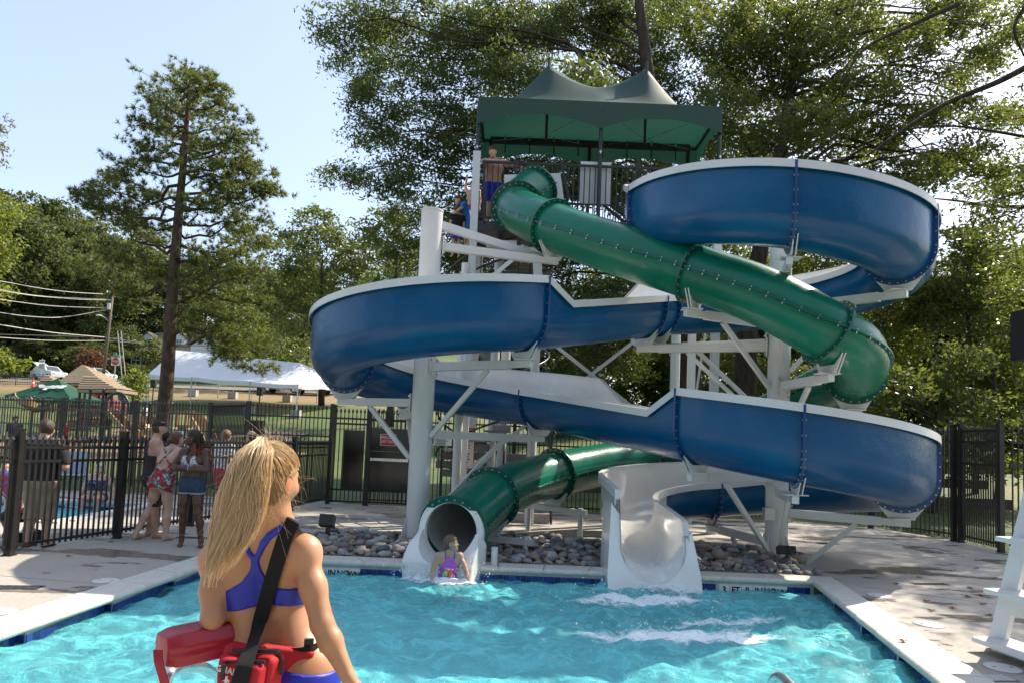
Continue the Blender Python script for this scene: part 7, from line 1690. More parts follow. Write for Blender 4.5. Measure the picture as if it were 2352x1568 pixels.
r_, P, q, G = person('woman in striped white top and red shorts with a ponytail walking behind the fence', (c[0], 13.9, 0), rad(150), 1.70, SK_PALE, sex='f', res=.014, J=dict(elR=(-.15, .05, .63), wrR=(-.16, .0, .50)), head_dir=(.5, -1, 0), hair=dict(line=hairline(.034, -.05), off=.012, add=lambda F, D, q, hs: f_cap(F, D, q(0, -.058, .01), q(0, -.085, -.075), .018 * hs, .010 * hs, .02)), hair_m=mat('light brown hair', (.16, .095, .05), .5, bump=.4, bscale=90),
    clothes=[('top', STRI, lambda G: np.maximum(smin(G['core'], np.maximum(G['arms'], .70 * G['H'] - G['Z']), .03) - .018, np.maximum(.52 * G['H'] - G['Z'], G['Z'] - .825 * G['H']))), ('shorts', REDS, lambda G: shell(G, 'core', .028, slab(.29, .54)(G)))])
c = at(570, 1110, 14.6); r_, P, q, G = person('bald man with sunglasses mostly hidden behind the blonde ponytail', (c[0], 14.6, 0), rad(-60), 1.71, SK_RUD, sex='m', res=.02, hands=False, clothes=[('shirt', CHAR, lambda G: np.maximum(smin(G['core'], np.maximum(G['arms'], .66 * G['H'] - G['Z']), .03) - .02, np.maximum(.5 * G['H'] - G['Z'], G['Z'] - .82 * G['H']))), ('shorts', KHAKI, lambda G: shell(G, 'core', .03, slab(.25, .52)(G)))])
m = MB(); m.tube([q(-.044, 0, .006), q(-.03, .05, .006), q(0, .058, .004), (q(.03, .05, .006)), q(.044, 0, .006)], .011, 6); m.build('sunglasses', mat('blue mirrored lens', (.02, .05, .12), .1, metal=.5), r_, local=True)
VEST = print_mat('red and blue life vest', (.02, .06, .38), (.45, .02, .02), 14, .5)
c = at(6, 1140, 12.6); r_, P, q, G = person('small child in a red and blue life vest at the left edge', (c[0], 12.6, -.06), rad(30), 1.02, SK_PALE, sex='f', child=.28, res=.014, hands=False, hair=dict(line=hairline(.034, -.04), off=.012), clothes=[('life_vest', VEST, lambda G: shell(G, 'core', .035, slab(.56, .80)(G))), ('shorts', VEST, lambda G: shell(G, 'core', .018, slab(.38, .55)(G)))])
NAVS = print_mat('navy striped top', (.02, .025, .06), (.5, .5, .52), 26, .55); c = at(50, 1120, 13.4)
r_, P, q, G = person('woman in a navy striped top stooping over the wading pool at the left', (c[0], 13.3, -.05), rad(60), 1.55, SK_PALE, sex='f', res=.015, hands=False, J=dict(waist=(0, -.03, .61), chest=(0, -.10, .69), neck=(0, -.17, .75), head=(0, -.23, .81), shL=(.1, -.14, .735), shR=(-.1, -.14, .735), elL=(.11, -.2, .58), wrL=(.08, -.26, .46), elR=(-.11, -.2, .58), wrR=(-.08, -.26, .46)), head_dir=(0, -1, -.5), hair=dict(line=hairline(.034, -.05), off=.014), clothes=[('top', NAVS, lambda G: np.maximum(smin(G['core'], np.maximum(G['arms'], .64 * G['H'] - G['Z']), .03) - .016, np.maximum(.52 * G['H'] - G['Z'], G['Z'] - .80 * G['H'] + (G['Y'] < -.2 * G['H']) * .3))), ('shorts', DENIM, lambda G: shell(G, 'core', .02, slab(.40, .54)(G)))])
REDT = mat('red T-shirt', (.5, .015, .02), .8)
def extra(label, px, d, H, yaw, top, bot, hairm, J=None, dz=0, child=0, sk=SK_RUD, z0=.5):
    c = at(px, 960, d); return person(label, (c[0], d, zt(c[0], d) + .05 + dz), yaw, H, sk, sex='m', res=.026 * max(1, d / 32), hands=False, face=False, child=child, J=J, hair=dict(line=hairline(.034, -.045), off=.016), hair_m=hairm, clothes=[('shirt', top, lambda G: np.maximum(smin(G['core'], np.maximum(G['arms'], .66 * G['H'] - G['Z']), .03) - .024, np.maximum(z0 * G['H'] - G['Z'], G['Z'] - .82 * G['H']))), ('trousers', bot, lambda G: shell(G, 'core', .028, slab(.07, .53)(G)))])
extra('child in a red shirt and black trousers on the playground', 150, 29, 1.35, rad(170), REDT, BLKC, HAIR_DK, child=.12)
extra('person in a grey shirt at the table under the pale green canopy', 276, 51, 1.75, rad(170), mat('grey shirt', (.10, .11, .14), .8), DENIM, HAIR_DK)
extra('person in blue jeans walking behind the small bright tree', 331, 43, 1.72, rad(80), mat('pale shirt', (.5, .5, .5), .8), mat('blue jeans', (.04, .09, .2), .8), HAIR_BR, J=dict(knL=(.06, -.09, .29), anL=(.06, -.08, .05), ftL=(.06, -.15, .02), knR=(-.06, .04, .29), anR=(-.06, .14, .06), ftR=(-.06, .08, .02)))
extra('person in a navy shirt near the playground at the far left', 37, 25, 1.62, rad(60), mat('navy shirt', (.02, .025, .05), .8), KHAKI, HAIR_DK)
# ---------------- man leaning on the tower rail
c = at(1130, 512, TD + .28)
r_, P, q, G = person('shirtless man in royal blue swim shorts leaning on the tower railing looking down', (c[0], TD + .30, FZ), rad(4), 1.76, SK_TAN, sex='m', build=.96, res=.010,
    J=dict(pel=(.0, .02, .52), waist=(-.008, .02, .605), chest=(-.012, -.01, .715), neck=(-.018, -.035, .80), head=(-.03, -.085, .885), shL=(.088, -.03, .775), shR=(-.118, -.035, .772), elR=(-.10, -.145, .735), wrR=(.06, -.16, .742), hdR=(1, -.1, 0), curlR=.6, elL=(.205, -.07, .752), wrL=(.285, -.175, .715), hdL=(.4, -.3, -.8), knL=(.062, .01, .285), knR=(-.05, .01, .285)), head_dir=(-.25, -1, -.38),
    hair=dict(line=hairline(.040, -.035), off=.010), hair_m=HAIR_BR, clothes=[('swim_shorts', BSHORT, lambda G: shell(G, 'core', .022, slab(.30, .525)(G)))])
m = MB(); m.tube(catmull([P['neck'] + (-.05, .0, .02), P['chest'] + (-.03, -.16, .03), P['waist'] + (.03, -.15, .03), P['chest'] + (.05, -.16, .06), P['neck'] + (.05, 0, .02)], 6), .004, 5); m.build('lanyard', EYEW, r_, local=True)
# ---------------- children on the spiral stair
SKB = mat('bright blue shirt', (.01, .13, .42), .7)
def stairkid(label, px, py_feet, d, H, yaw, top, bot, J=None, hd=(0, -1, -.2), sh=True, sk=SK_TAN):
    c = at(px, py_feet, d); return person(label, c, yaw, H, sk, sex='f', child=.18, res=.012, J=J, head_dir=hd, hair=dict(line=hairline(.034, -.045), off=.012), hair_m=HAIR_BR, group='children on the spiral stair', clothes=([('shirt', top, lambda G: np.maximum(smin(G['core'], np.maximum(G['arms'], .70 * G['H'] - G['Z']), .03) - .012, np.maximum(.50 * G['H'] - G['Z'], G['Z'] - .81 * G['H'])))] if sh else []) + [('swim_shorts', bot, lambda G: shell(G, 'core', .018, slab(.34, .54)(G)))])
stairkid('child in a bright blue shirt bending over the spiral stair rail', 1071, 572, 14.9, 1.25, rad(-60), SKB, SKB, dict(waist=(0, -.03, .61), chest=(0, -.09, .70), neck=(0, -.14, .77), head=(0, -.20, .84), shL=(.1, -.12, .755), shR=(-.1, -.12, .755), elL=(.12, -.2, .66), wrL=(.08, -.27, .60), elR=(-.12, -.2, .66), wrR=(-.08, -.27, .60)), (0, -1, -.35))
stairkid('bare chested child with one arm raised on the upper spiral stair', 1082, 540, 15.2, 1.25, rad(-20), SKB, mat('magenta shorts', (.30, .02, .16), .7), dict(elR=(-.15, .0, .92), wrR=(-.12, -.03, 1.05), hdR=(0, 0, 1)), sh=False)
stairkid('child in a black shirt with red and blue shorts lowest on the stair', 1046, 590, 14.75, 1.15, rad(200), BLKC, print_mat('blue shorts with red band', (.02, .06, .4), (.5, .02, .03), 9, .56))
# ---------------- girl shooting out of the green tube
SWP = print_mat('violet swimsuit', (.42, .10, .50), (.46, .12, .54), 8, .6)
gb = at(1030, 1292, 8.86)
r_, P, q, G = person('girl in a violet swimsuit coming out of the green tube into the pool', (gb[0], 8.92, -.795), rad(16), 1.27, skin('girl', (.50, .31, .23)), sex='f', child=.17, build=.95, res=.0085,
    J=dict(pel=(0, .06, .50), waist=(0, .055, .585), chest=(.005, .03, .70), neck=(.01, .01, .80), head=(.02, .0, .905), shL=(.112, .01, .775), shR=(-.112, .01, .775), elL=(.170, -.06, .63), wrL=(.200, -.13, .49), elR=(-.165, -.02, .63), wrR=(-.185, -.09, .49), hiL=(.055, .06, .49), hiR=(-.055, .06, .49), knL=(.07, -.17, .40), knR=(-.07, -.17, .40), anL=(.07, -.36, .25), anR=(-.07, -.36, .25), ftL=(.07, -.43, .26), ftR=(-.07, -.43, .26)), head_dir=(.93, -.5, .02),
    hair=dict(line=hairline(.030, -.052), off=.011, add=lambda F, D, q, hs: f_cap(F, D, q(0, -.05, .0), q(-.01, -.058, -.075), .016 * hs, .008 * hs, .02)), hair_m=mat('wet brown hair', (.13, .075, .045), .35, bump=.4, bscale=120),
    clothes=[('swimsuit', SWP, lambda G: shell(G, 'core', .007, np.maximum(np.maximum(.41 * G['H'] - G['Z'], G['Z'] - .775 * G['H'] - np.where(G['Y'] > .0, 0, -.01)), np.abs(G['X'] - .004) - (.085 - np.maximum(0, G['Z'] / G['H'] - .66) * .42) * G['H'] + np.where(G['Z'] < .64 * G['H'], -.2, 0) + np.where((G['Z'] < .56 * G['H']) & (G['Y'] < -.01 * G['H']), .6, 0)))),
             ('swimsuit_strap', mat('blue strap', (.02, .12, .55), .5), lambda G: np.maximum(G['core'] - .009, np.maximum(np.abs(np.abs(G['X'] - .006) - .048 * G['H']) - .007, np.maximum(.755 * G['H'] - G['Z'], G['Z'] - .86 * G['H'])))),
             ('wristband', mat('blue wristband', (.02, .35, .65), .5), lambda G: np.maximum(G['arms'] - .006, np.maximum(np.abs(G['Z'] - .515 * G['H']) - .010, G['X']) ))])
for cc, dx, dz, rr, mm in (((.75, .45, .03), -.035, .0, .035, 'yellow'), ((.05, .5, .35), -.06, -.02, .03, 'teal'), ((.8, .12, .05), .02, .0, .04, 'orange'), ((.85, .25, .45), .03, .04, .035, 'pink'), ((.75, .7, .75), .0, .05, .026, 'white')):
    m = MB(); m.ell(P['waist'] + (dx, -.094 - .012 * (rr > .036), .03 + dz), (rr, .018, rr * 1.05), 10, 6); m.build('print_patch', mat('print ' + mm, cc, .6), r_, smooth=True, local=True)
# ------------------------------------------------------------------ the lifeguard at the pool edge, seen from behind
A_ = lambda x, y, d: at(x, y, d)
lg = thing('person', 'lifeguard seen from behind with long blonde ponytail and royal blue two piece swimsuit', 'person', (-.68, 2.32, 0))
off = wloc(lg)
F = Field((-1.12, 1.88, .55), (-.26, 2.78, 1.74), .0062); D = F.new(); AR = F.new(); HD_ = F.new()
C7 = A_(632, 1222, 2.33); T12 = A_(610, 1385, 2.36); L4 = A_(628, 1455, 2.35); SAC = A_(640, 1535, 2.33)
dx = np.array([1., 0, 0]); dy = np.array([0, 1., 0]); dz = np.array([0, 0, 1.])
def tors(a, b, wa, wb, ra, rb, dep=.05, k=.05):
    for s in (-1, 1):
        for y in (0, dep): f_cap(F, D, a + dx * s * wa + dy * y, b + dx * s * wb + dy * y, ra, rb, k)
tors(A_(606, 1300, 2.35), T12, .072, .062, .072, .062, .055); tors(T12, L4, .060, .054, .061, .060, .045); tors(L4, SAC, .055, .088, .060, .082, .045)
tors(SAC, A_(640, 1610, 2.33), .088, .092, .082, .085, .03)
shL = A_(497, 1283, 2.36); shR = A_(699, 1266, 2.30)
for s_, sh in ((-1, shL), (1, shR)):
    f_cap(F, D, C7 + dz * .012, sh + dz * .004, .044, .043, .05); f_cap(F, D, A_(606, 1290, 2.35) + dx * s_ * .07, sh - dz * .01, .060, .045, .045)
    f_cap(F, D, A_(606, 1290, 2.325) + dx * s_ * .085, A_(606, 1345, 2.33) + dx * s_ * .070, .040, .034, .04)      # shoulder blades
    f_cap(F, D, sh - dz * .03, A_(606, 1350, 2.36) + dx * s_ * .095, .034, .030, .05)                                # lats
f_cap(F, D, C7 + dz * .0, A_(634, 1180, 2.30), .047, .046, .04); f_cap(F, D, C7 - dz * .02 , A_(612, 1260, 2.35), .05, .05, .05)
# spine groove
for a, b in ((A_(618, 1300, 2.262), A_(611, 1380, 2.272)), (A_(611, 1380, 2.272), A_(628, 1470, 2.262))):
    G_ = F.new(); f_cap(F, G_, a, b, .012, .012, .01); D = -smin(-D, G_, .035)
# glutes and legs
for s in (-1, 1): f_ell(F, D, SAC + dx * s * .072 - dy * .03 - dz * .06, (.085, .075, .09), k=.04)
# arms
elL = A_(488, 1418, 2.27); wrL = A_(533, 1398, 2.47)
f_ell(F, AR, shL, (.050, .05, .052), k=.02); f_cap(F, AR, shL, shL * .45 + elL * .55, .0455, .0425, .03); f_cap(F, AR, shL * .45 + elL * .55, elL, .0425, .0355, .03); f_cap(F, AR, elL, elL * .6 + wrL * .4, .036, .037, .015); f_cap(F, AR, elL * .6 + wrL * .4, wrL, .037, .024, .015)
elR = A_(740, 1432, 2.24); wrR = A_(799, 1552, 2.22)
f_ell(F, AR, shR + dx * .004, (.048, .05, .052), k=.02); f_cap(F, AR, shR, shR * .5 + elR * .5, .0435, .0405, .03); f_cap(F, AR, shR * .5 + elR * .5, elR, .0405, .0365, .03); m_ = elR * .68 + wrR * .32; f_cap(F, AR, elR, m_, .0365, .0372, .015); f_cap(F, AR, m_, wrR, .037, .0235, .02)
def hand_(wr, d, n, m, size, curl, F, T):
    d, n, m = unit(d), unit(n), unit(m)
    for o in (-1, 1): f_cap(F, T, wr + n * o * .009 * size, wr + d * .08 * size + n * o * .022 * size, .018 * size, .016 * size, .015)
    for t in range(4):
        o = (t - 1.5) * .0185 * size; L = (.066, .076, .071, .056)[t] * size; p = wr + d * .082 * size + n * o; cu = curl[t]
        for sg in range(3):
            l = L * (.46, .31, .23)[sg]; c_ = cu * (sg + .6); p2 = p + d * l * math.cos(c_) + m * l * math.sin(c_); f_cap(F, T, p, p2, (.0092 - .0008 * sg) * size, (.0086 - .001 * sg) * size, .006); p = p2
    p = wr + d * .03 * size + n * .028 * size
    for l, dd in ((.036, d * .75 + n * .75 + m * .3), (.032, d * .95 + n * .2 + m * .45)): p2 = p + unit(dd) * l * size; f_cap(F, T, p, p2, .0115 * size, .0092 * size, .008); p = p2
hand_(wrL, (.9, .38, -.12), (.1, .2, 1), (.3, -.1, -.6), .92, (.35, .4, .45, .5), F, AR)
hand_(wrR, unit(wrR - elR) + np.array([.25, .25, 0]), (-.4, .8, .2), (-.5, -.3, -.6), .92, (.2, .22, .25, .3), F, AR)
# head: looks away to the right
hc = A_(622, 1098, 2.27); fd = unit((.30, .95, -.06)); hu = unit(np.array([0.03, 0, 1.]) - fd * fd[2]); hx = np.cross(hu, fd); Rh = np.stack([hx, fd, hu], 1); hq = lambda x, y, z: hc + hx * x + fd * y + hu * z
# note: hx points to her left; her right side is -hx ... mirrored pair of ears
f_ell(F, HD_, hq(0, -.008, .020), (.072, .093, .088), Rh, .01); f_ell(F, HD_, hq(0, .022, -.035), (.060, .066, .075), Rh, .04); f_cap(F, HD_, hq(-.01, .062, -.098), hq(.01, .062, -.098), .022, .022, .035)
f_cap(F, HD_, hq(0, .078, .005), hq(0, .100, -.028), .009, .013, .014); f_cap(F, HD_, hq(-.044, .066, .02), hq(.044, .066, .02), .011, .011, .02); f_cap(F, HD_, hq(-.016, .079, -.062), hq(.016, .079, -.062), .011, .011, .012)
for s in (-1, 1):
    f_ell(F, HD_, hq(s * .029, .087, .005), (.016, .016, .011), Rh, .012, cut=True); f_ell(F, HD_, hq(s * .042, .060, -.03), (.024,) * 3, Rh, .025)
f_cap(F, D, C7 + dz * .01 + dy * .01, hq(0, -.02, -.06), .047, .045, .035)
ALL = smin(smin(D, AR, .014), HD_, .02)
nets_mesh('body', F, np.maximum(ALL, .585 - np.meshgrid(*F.ax, indexing='ij')[2]), None, None) if False else None
SKLG = mat('skin lifeguard', (.50, .265, .145), .42, .42, col2=(.42, .21, .11), nscale=5, sss=.14, bump=.05, bscale=420)
Vb, Qb = nets(F, ALL)
for _ in range(2):
    S_ = np.zeros_like(Vb); N_ = np.zeros(len(Vb))
    for k in range(4): np.add.at(S_, Qb[:, k], Vb[Qb[:, (k + 1) % 4]]); np.add.at(N_, Qb[:, k], 1)
    Vb = Vb * .5 + .5 * S_ / np.maximum(N_, 1)[:, None]
# lower body on a coarser field joined into the same mesh
F2 = Field((-.98, 2.08, -.02), (-.42, 2.62, .95), .011); D2 = F2.new()
for s in (-1, 1):
    hp = SAC + dx * s * .092 + dy * .02 - dz * .06; kn = np.array([SAC[0] + s * .09, 2.36, .47]); an = np.array([SAC[0] + s * .095, 2.38, .075]); ft = np.array([SAC[0] + s * .11 , 2.53, .03])
    f_cap(F2, D2, hp, hp * .4 + kn * .6, .092, .068, .04); f_cap(F2, D2, hp * .4 + kn * .6, kn, .068, .05, .03); f_cap(F2, D2, kn, kn * .68 + an * .32 - dy * .02, .05, .054, .02); f_cap(F2, D2, kn * .68 + an * .32 - dy * .02, an, .053, .032, .02); f_cap(F2, D2, an, ft, .033, .021, .02); f_cap(F2, D2, an - dz * .035 - dy * .03, ft - dz * .005, .028, .02, .02)
    f_cap(F2, D2, SAC + dx * s * .088 - dz * .02, hp, .086, .09, .04)
V2, Q2 = nets(F2, D2)
me = mesh_np('body', np.vstack([Vb, V2]) - off, np.vstack([Qb, Q2 + len(Vb)]), SKLG, smooth=True); body_ = link('body', me, lg)
# ears
for s in (-1, 1):
    m = MB(); ec = hq(s * .074, -.012, -.012); Re = np.stack([fd * .86 + hx * s * .35, hx * s * .86 - fd * .35, hu], 1)
    m.ell(ec, (.019, .0075, .032), 16, 10, Re); m.ell(ec + hu * -.026 + fd * .003, (.010, .007, .011), 10, 6, Re); o = m.build('ear', mat('skin ear', (.68, .26, .16), .4, .4, sss=.5), lg, smooth=True)
    m = MB(); m.tube([ec + (fd * .9) * .017 * math.cos(t) * -1 + hu * .029 * math.sin(t) + hx * s * .006 for t in np.linspace(-1.2, 2.6, 12)], .0036, 6); m.build('ear_rim', SKLG, o, smooth=True)
m = MB(); m.ell(hq(.078, -.008, -.046), (.0035,) * 3, 8, 6); m.build('earring', STEEL, lg); 
for s in (-1, 1):
    m = MB(); m.ell(hq(s * .029, .072, .005), (.0125,) * 3, 12, 8); e = m.build('eye', EYEW, lg, smooth=True); m = MB(); m.ell(hq(s * .029, .081, .005), (.006,) * 3, 8, 6); m.build('iris', EYED, e, smooth=True)
m = MB(); m.ell(hq(0, .087, -.057), (.020, .007, .0045), 10, 6, Rh); m.ell(hq(0, .088, -.067), (.018, .0075, .006), 10, 6, Rh); m.build('lips', LIPS, lg, smooth=True)
# swimsuit: racer back top and bottom
XX, YY, ZZ = np.meshgrid(*F.ax, indexing='ij')
zl = lambda px, py: A_(px, py, 2.28)[2]; xl = lambda px, py: A_(px, py, 2.28)[0]
def poly_sd(px, pz, P):
    d = np.full(px.shape, 1e9); s = np.full(px.shape, 1.0); n = len(P)
    for i in range(n):
        a, b = P[i], P[i - 1]; ex, ez = b[0] - a[0], b[1] - a[1]; wx, wz = px - a[0], pz - a[1]; t = np.clip((wx * ex + wz * ez) / (ex * ex + ez * ez), 0, 1)
        d = np.minimum(d, (wx - ex * t) ** 2 + (wz - ez * t) ** 2); c1 = pz >= a[1]; c2 = pz < b[1]; c3 = ex * wz > ez * wx
        fl = (c1 & c2 & c3) | (~c1 & ~c2 & ~c3); s = np.where(fl, -s, s)
    return s * np.sqrt(d)
pl = [(500, 1362), (528, 1352), (556, 1335), (572, 1312), (576, 1292), (574, 1284), (554, 1250), (549, 1236), (561, 1232), (572, 1258), (584, 1277), (600, 1240), (618, 1222), (646, 1203), (672, 1193), (676, 1204), (652, 1216), (628, 1236), (608, 1262), (593, 1288), (597, 1310), (612, 1332), (634, 1347), (664, 1352), (715, 1350), (718, 1399), (690, 1397), (610, 1388), (545, 1403), (500, 1408)]
P2 = [(xl(*p), zl(*p)) for p in pl]; reg = poly_sd(XX, ZZ, P2); front = YY > 2.40
zt_, zb_ = zl(600, 1352), zl(600, 1398); band = np.maximum(zb_ - ZZ, ZZ - zt_ - .10 * front)
CL = D; bra = np.maximum(CL - .0065, np.where(front, band, reg))
nets_mesh('swimsuit_top', F, bra.astype(np.float32), ROYAL, None); o = bpy.data.objects['swimsuit_top']; o.parent = lg
for v in o.data.vertices: v.co -= Vector([float(k) for k in off])
hem = zl(600, 1392); bb_ = np.maximum(CL - .0095, np.maximum(np.abs(ZZ - (zb_ + .010) - .0) - .014, -.2)); 
def addcloth(name, Dc, m):
    V, Q = nets(F, Dc.astype(np.float32)); me = mesh_np(name, V - off, Q, m, smooth=True); return link(name, me, lg)
hp = np.where(YY > 2.36, 0, 0)
tilt = (XX - xl(640, 1540)) * -.12
bot = np.maximum(CL - .0075, np.maximum(ZZ - zl(640, 1527) - tilt - .0, zl(640, 1625) - ZZ)); addcloth('swimsuit_bottom', bot, ROYAL)
# surface lookup: nearest y of the body for given x,z (seen from behind)
def ysurf(x, z, Dd=None):
    Dd = CL if Dd is None else Dd; i = int(round((x - F.lo[0]) / F.h)); k = int(round((z - F.lo[2]) / F.h)); i = min(max(i, 0), F.n[0] - 1); k = min(max(k, 0), F.n[2] - 1)
    c_ = Dd[i, :, k]; w = np.argwhere(c_ < 0)
    if len(w) == 0: return None
    j = int(w[0][0]); 
    return F.ax[1][j] if j == 0 else F.ax[1][j] - F.h * c_[j] / (c_[j] - c_[j - 1] + 1e-9) * -1 * -1
# red neck cord
m = MB(); pts = []
for t in np.linspace(-.5, 3.65, 26): pts.append(C7 + np.array([.058 * math.cos(t) + .006, -.058 * math.sin(t) * .95 + .012, .018 + .010 * math.sin(t) * -1 + .004 * math.cos(t)]))
m.tube(pts, .0042, 6); m.build('neck_cord', mat('red cord', (.5, .03, .015), .6), lg, smooth=True)
# ---- hair
def strand_mesh(name, Pth, rad_, m, parent, sides=3):
    n, k, _ = Pth.shape; T_ = np.gradient(Pth, axis=1); T_ /= np.linalg.norm(T_, axis=2, keepdims=True) + 1e-9; ref = np.array([.3, -.9, .3]); s = np.cross(T_, ref); s /= np.linalg.norm(s, axis=2, keepdims=True) + 1e-9; u_ = np.cross(s, T_)
    a = np.arange(sides) * 2 * math.pi / sides; V = Pth[:, :, None, :] + rad_[..., None, None] * (np.cos(a)[:, None] * s[:, :, None, :] + np.sin(a)[:, None] * u_[:, :, None, :])
    idx = np.arange(n * k * sides).reshape(n, k, sides); q_ = np.stack([idx[:, :-1, :], np.roll(idx, -1, 2)[:, :-1, :], np.roll(idx, -1, 2)[:, 1:, :], idx[:, 1:, :]], -1).reshape(-1, 4)
    return link(name, mesh_np(name, V.reshape(-1, 3) - off, q_, m, smooth=True), parent)
def hairmat(name, c1, c2, tr, rough=.32):
    m = bpy.data.materials.new(name); g = NT(m); ge = g.n('NewGeometry'); mx = g.n('Mix', _data_type='RGBA'); mx.inputs[6].default_value = rgba(c1); mx.inputs[7].default_value = rgba(c2); g.l(ge.outputs['Random Per Island'], mx.inputs[0])
    b = g.n('BsdfPrincipled', Roughness=rough); b.inputs['Specular IOR Level'].default_value = .6; g.l(mx.outputs[2], b.inputs['Base Color']); t = g.n('BsdfTranslucent'); g.l(mx.outputs[2], t.inputs[0]); s = g.n('MixShader'); s.inputs[0].default_value = tr; g.l(b.outputs[0], s.inputs[1]); g.l(t.outputs[0], s.inputs[2]); g.l(s.outputs[0], g.out.inputs[0]); return m
BLON = hairmat('blonde hair', (.80, .61, .36), (.97, .85, .62), .55); BLON2 = hairmat('dark blonde scalp hair', (.40, .25, .11), (.70, .48, .24), .42)
rngh = np.random.default_rng(77); tie = A_(603, 1012, 2.185)
# hair shell on the scalp
hX, hY, hZ = [((XX - hc[0]) * v[0] + (YY - hc[1]) * v[1] + (ZZ - hc[2]) * v[2]) for v in (hx, fd, hu)]
scalp = np.maximum(HD_ - .008, np.maximum(np.where(hZ > .03, hY - .062 - (hZ - .03) * .3, hY + .018 - np.maximum(0, hZ + .0) * 2.0), -.092 - hZ - .25 * (hY + .06)))
addcloth('hair', scalp, BLON2)
N = 2600; K_ = 12; dirs = []
while len(dirs) < N:
    v = rngh.normal(size=3); v /= np.linalg.norm(v); x, y, z = v
    if (z > .25 and y < .75) or (z <= .25 and y < -.12 + .5 * max(0, z + .2) and z > -.80): dirs.append(v)
dirs = np.array(dirs); td = (tie - hc); td = np.array([td @ hx, td @ fd, td @ hu]); td /= np.linalg.norm(td)
Pth = np.zeros((N, K_, 3)); rr = np.zeros((N, K_)); t = np.linspace(0, 1, K_); ax_ = np.array([.072, .093, .090])
for i in range(N):
    d0 = dirs[i]; om = math.acos(np.clip(d0 @ td, -1, 1)); sl = (np.sin((1 - t) * om)[:, None] * d0 + np.sin(t * om)[:, None] * td) / (math.sin(om) + 1e-6)
    sl /= np.linalg.norm(sl, axis=1)[:, None]; lift = (.009 + .006 * rngh.random() + .012 * t ** 3)[:, None] if True else 0
    loc = sl * (ax_ + lift) + np.array([0, -.006, .018 - .022 * (d0[2] < -.2) * (1 - t[0])])
    w = rngh.normal(size=3) * .0015; Pth[i] = hc + loc[:, [0]] * hx + loc[:, [1]] * fd + loc[:, [2]] * hu + w * np.sin(t * 5 + i)[:, None]
    rr[i] = .0011 * (1 - .3 * t)
strand_mesh('hair_strands', Pth, rr, BLON2, lg)['kind'] = 'stuff'
# ponytail
N = 3800; K_ = 14; t = np.linspace(0, 1, K_); Pth = np.zeros((N, K_, 3)); rr = np.zeros((N, K_))
lv = [(1012, 596, 610, .012), (1014, 572, 622, .03), (1035, 545, 628, .055), (1068, 527, 622, .06), (1110, 512, 613, .058), (1150, 503, 606, .05), (1190, 494, 597, .042), (1235, 482, 576, .034), (1290, 470, 540, .026), (1330, 464, 510, .02)]
ly = np.array([l[0] for l in lv], float); lo_ = np.array([l[1] for l in lv], float); hi_ = np.array([l[2] for l in lv], float)
for i in range(N):
    s = np.clip(rngh.beta(1.25, 1.15) + rngh.normal() * .02, -.04, 1.04); u_ = rngh.uniform(-1, 1); L = np.clip(.46 + .58 * rngh.beta(1.3, 1.7) - .12 * s + .10 * rngh.normal(), .30, 1.12); y_end = 1012 + L * 300
    yy = 1012 + (y_end - 1012) * t ** 1.12; yy[1] = 1008 - 6 * rngh.random(); x_ = np.interp(yy, ly, lo_) * (1 - s) + np.interp(yy, ly, hi_) * s; x_[0] = 603 + rngh.normal() * 3
    x_ += rngh.normal() * 6 * t ** 2 + 5.0 * np.sin(t * 7 + s * 9) * t + 3 * np.sin(t * rngh.uniform(3, 8) + rngh.uniform(0, 6)) * t; env = math.sqrt(max(0, 1 - (2 * s - 1) ** 2))
    dep = 2.185 - .055 * np.sin(np.clip(t * 2.2, 0, 1.57)) + u_ * env * np.interp(yy, [1012, 1040, 1120, 1330], [.006, .034, .036, .018]) - .02 * t
    # keep clear of the back
    for k in range(K_): Pth[i, k] = A_(x_[k], yy[k], dep[k])
    wd = rngh.uniform(.0009, .0020); rr[i] = wd * (1 - .6 * t)
yb = np.array([[2.30] * K_] * 1)
for k in range(6, K_):
    for i in range(N):
        ys_ = ysurf(Pth[i, k, 0], Pth[i, k, 2]); 
        if ys_ is not None and Pth[i, k, 1] > ys_ - .012: Pth[i, k, 1] = ys_ - .012 - .01 * rngh.random()
pony = strand_mesh('ponytail', Pth, rr, BLON, lg); pony['kind'] = 'stuff'
m = MB(); Rt = np.array([.62, .1, .25]); m.tube([tie + np.array([.013 * math.cos(a), .004, .011 * math.sin(a)]) for a in np.linspace(0, 6.3, 14)], .004, 6); m.build('hair_tie', BLON2, lg)
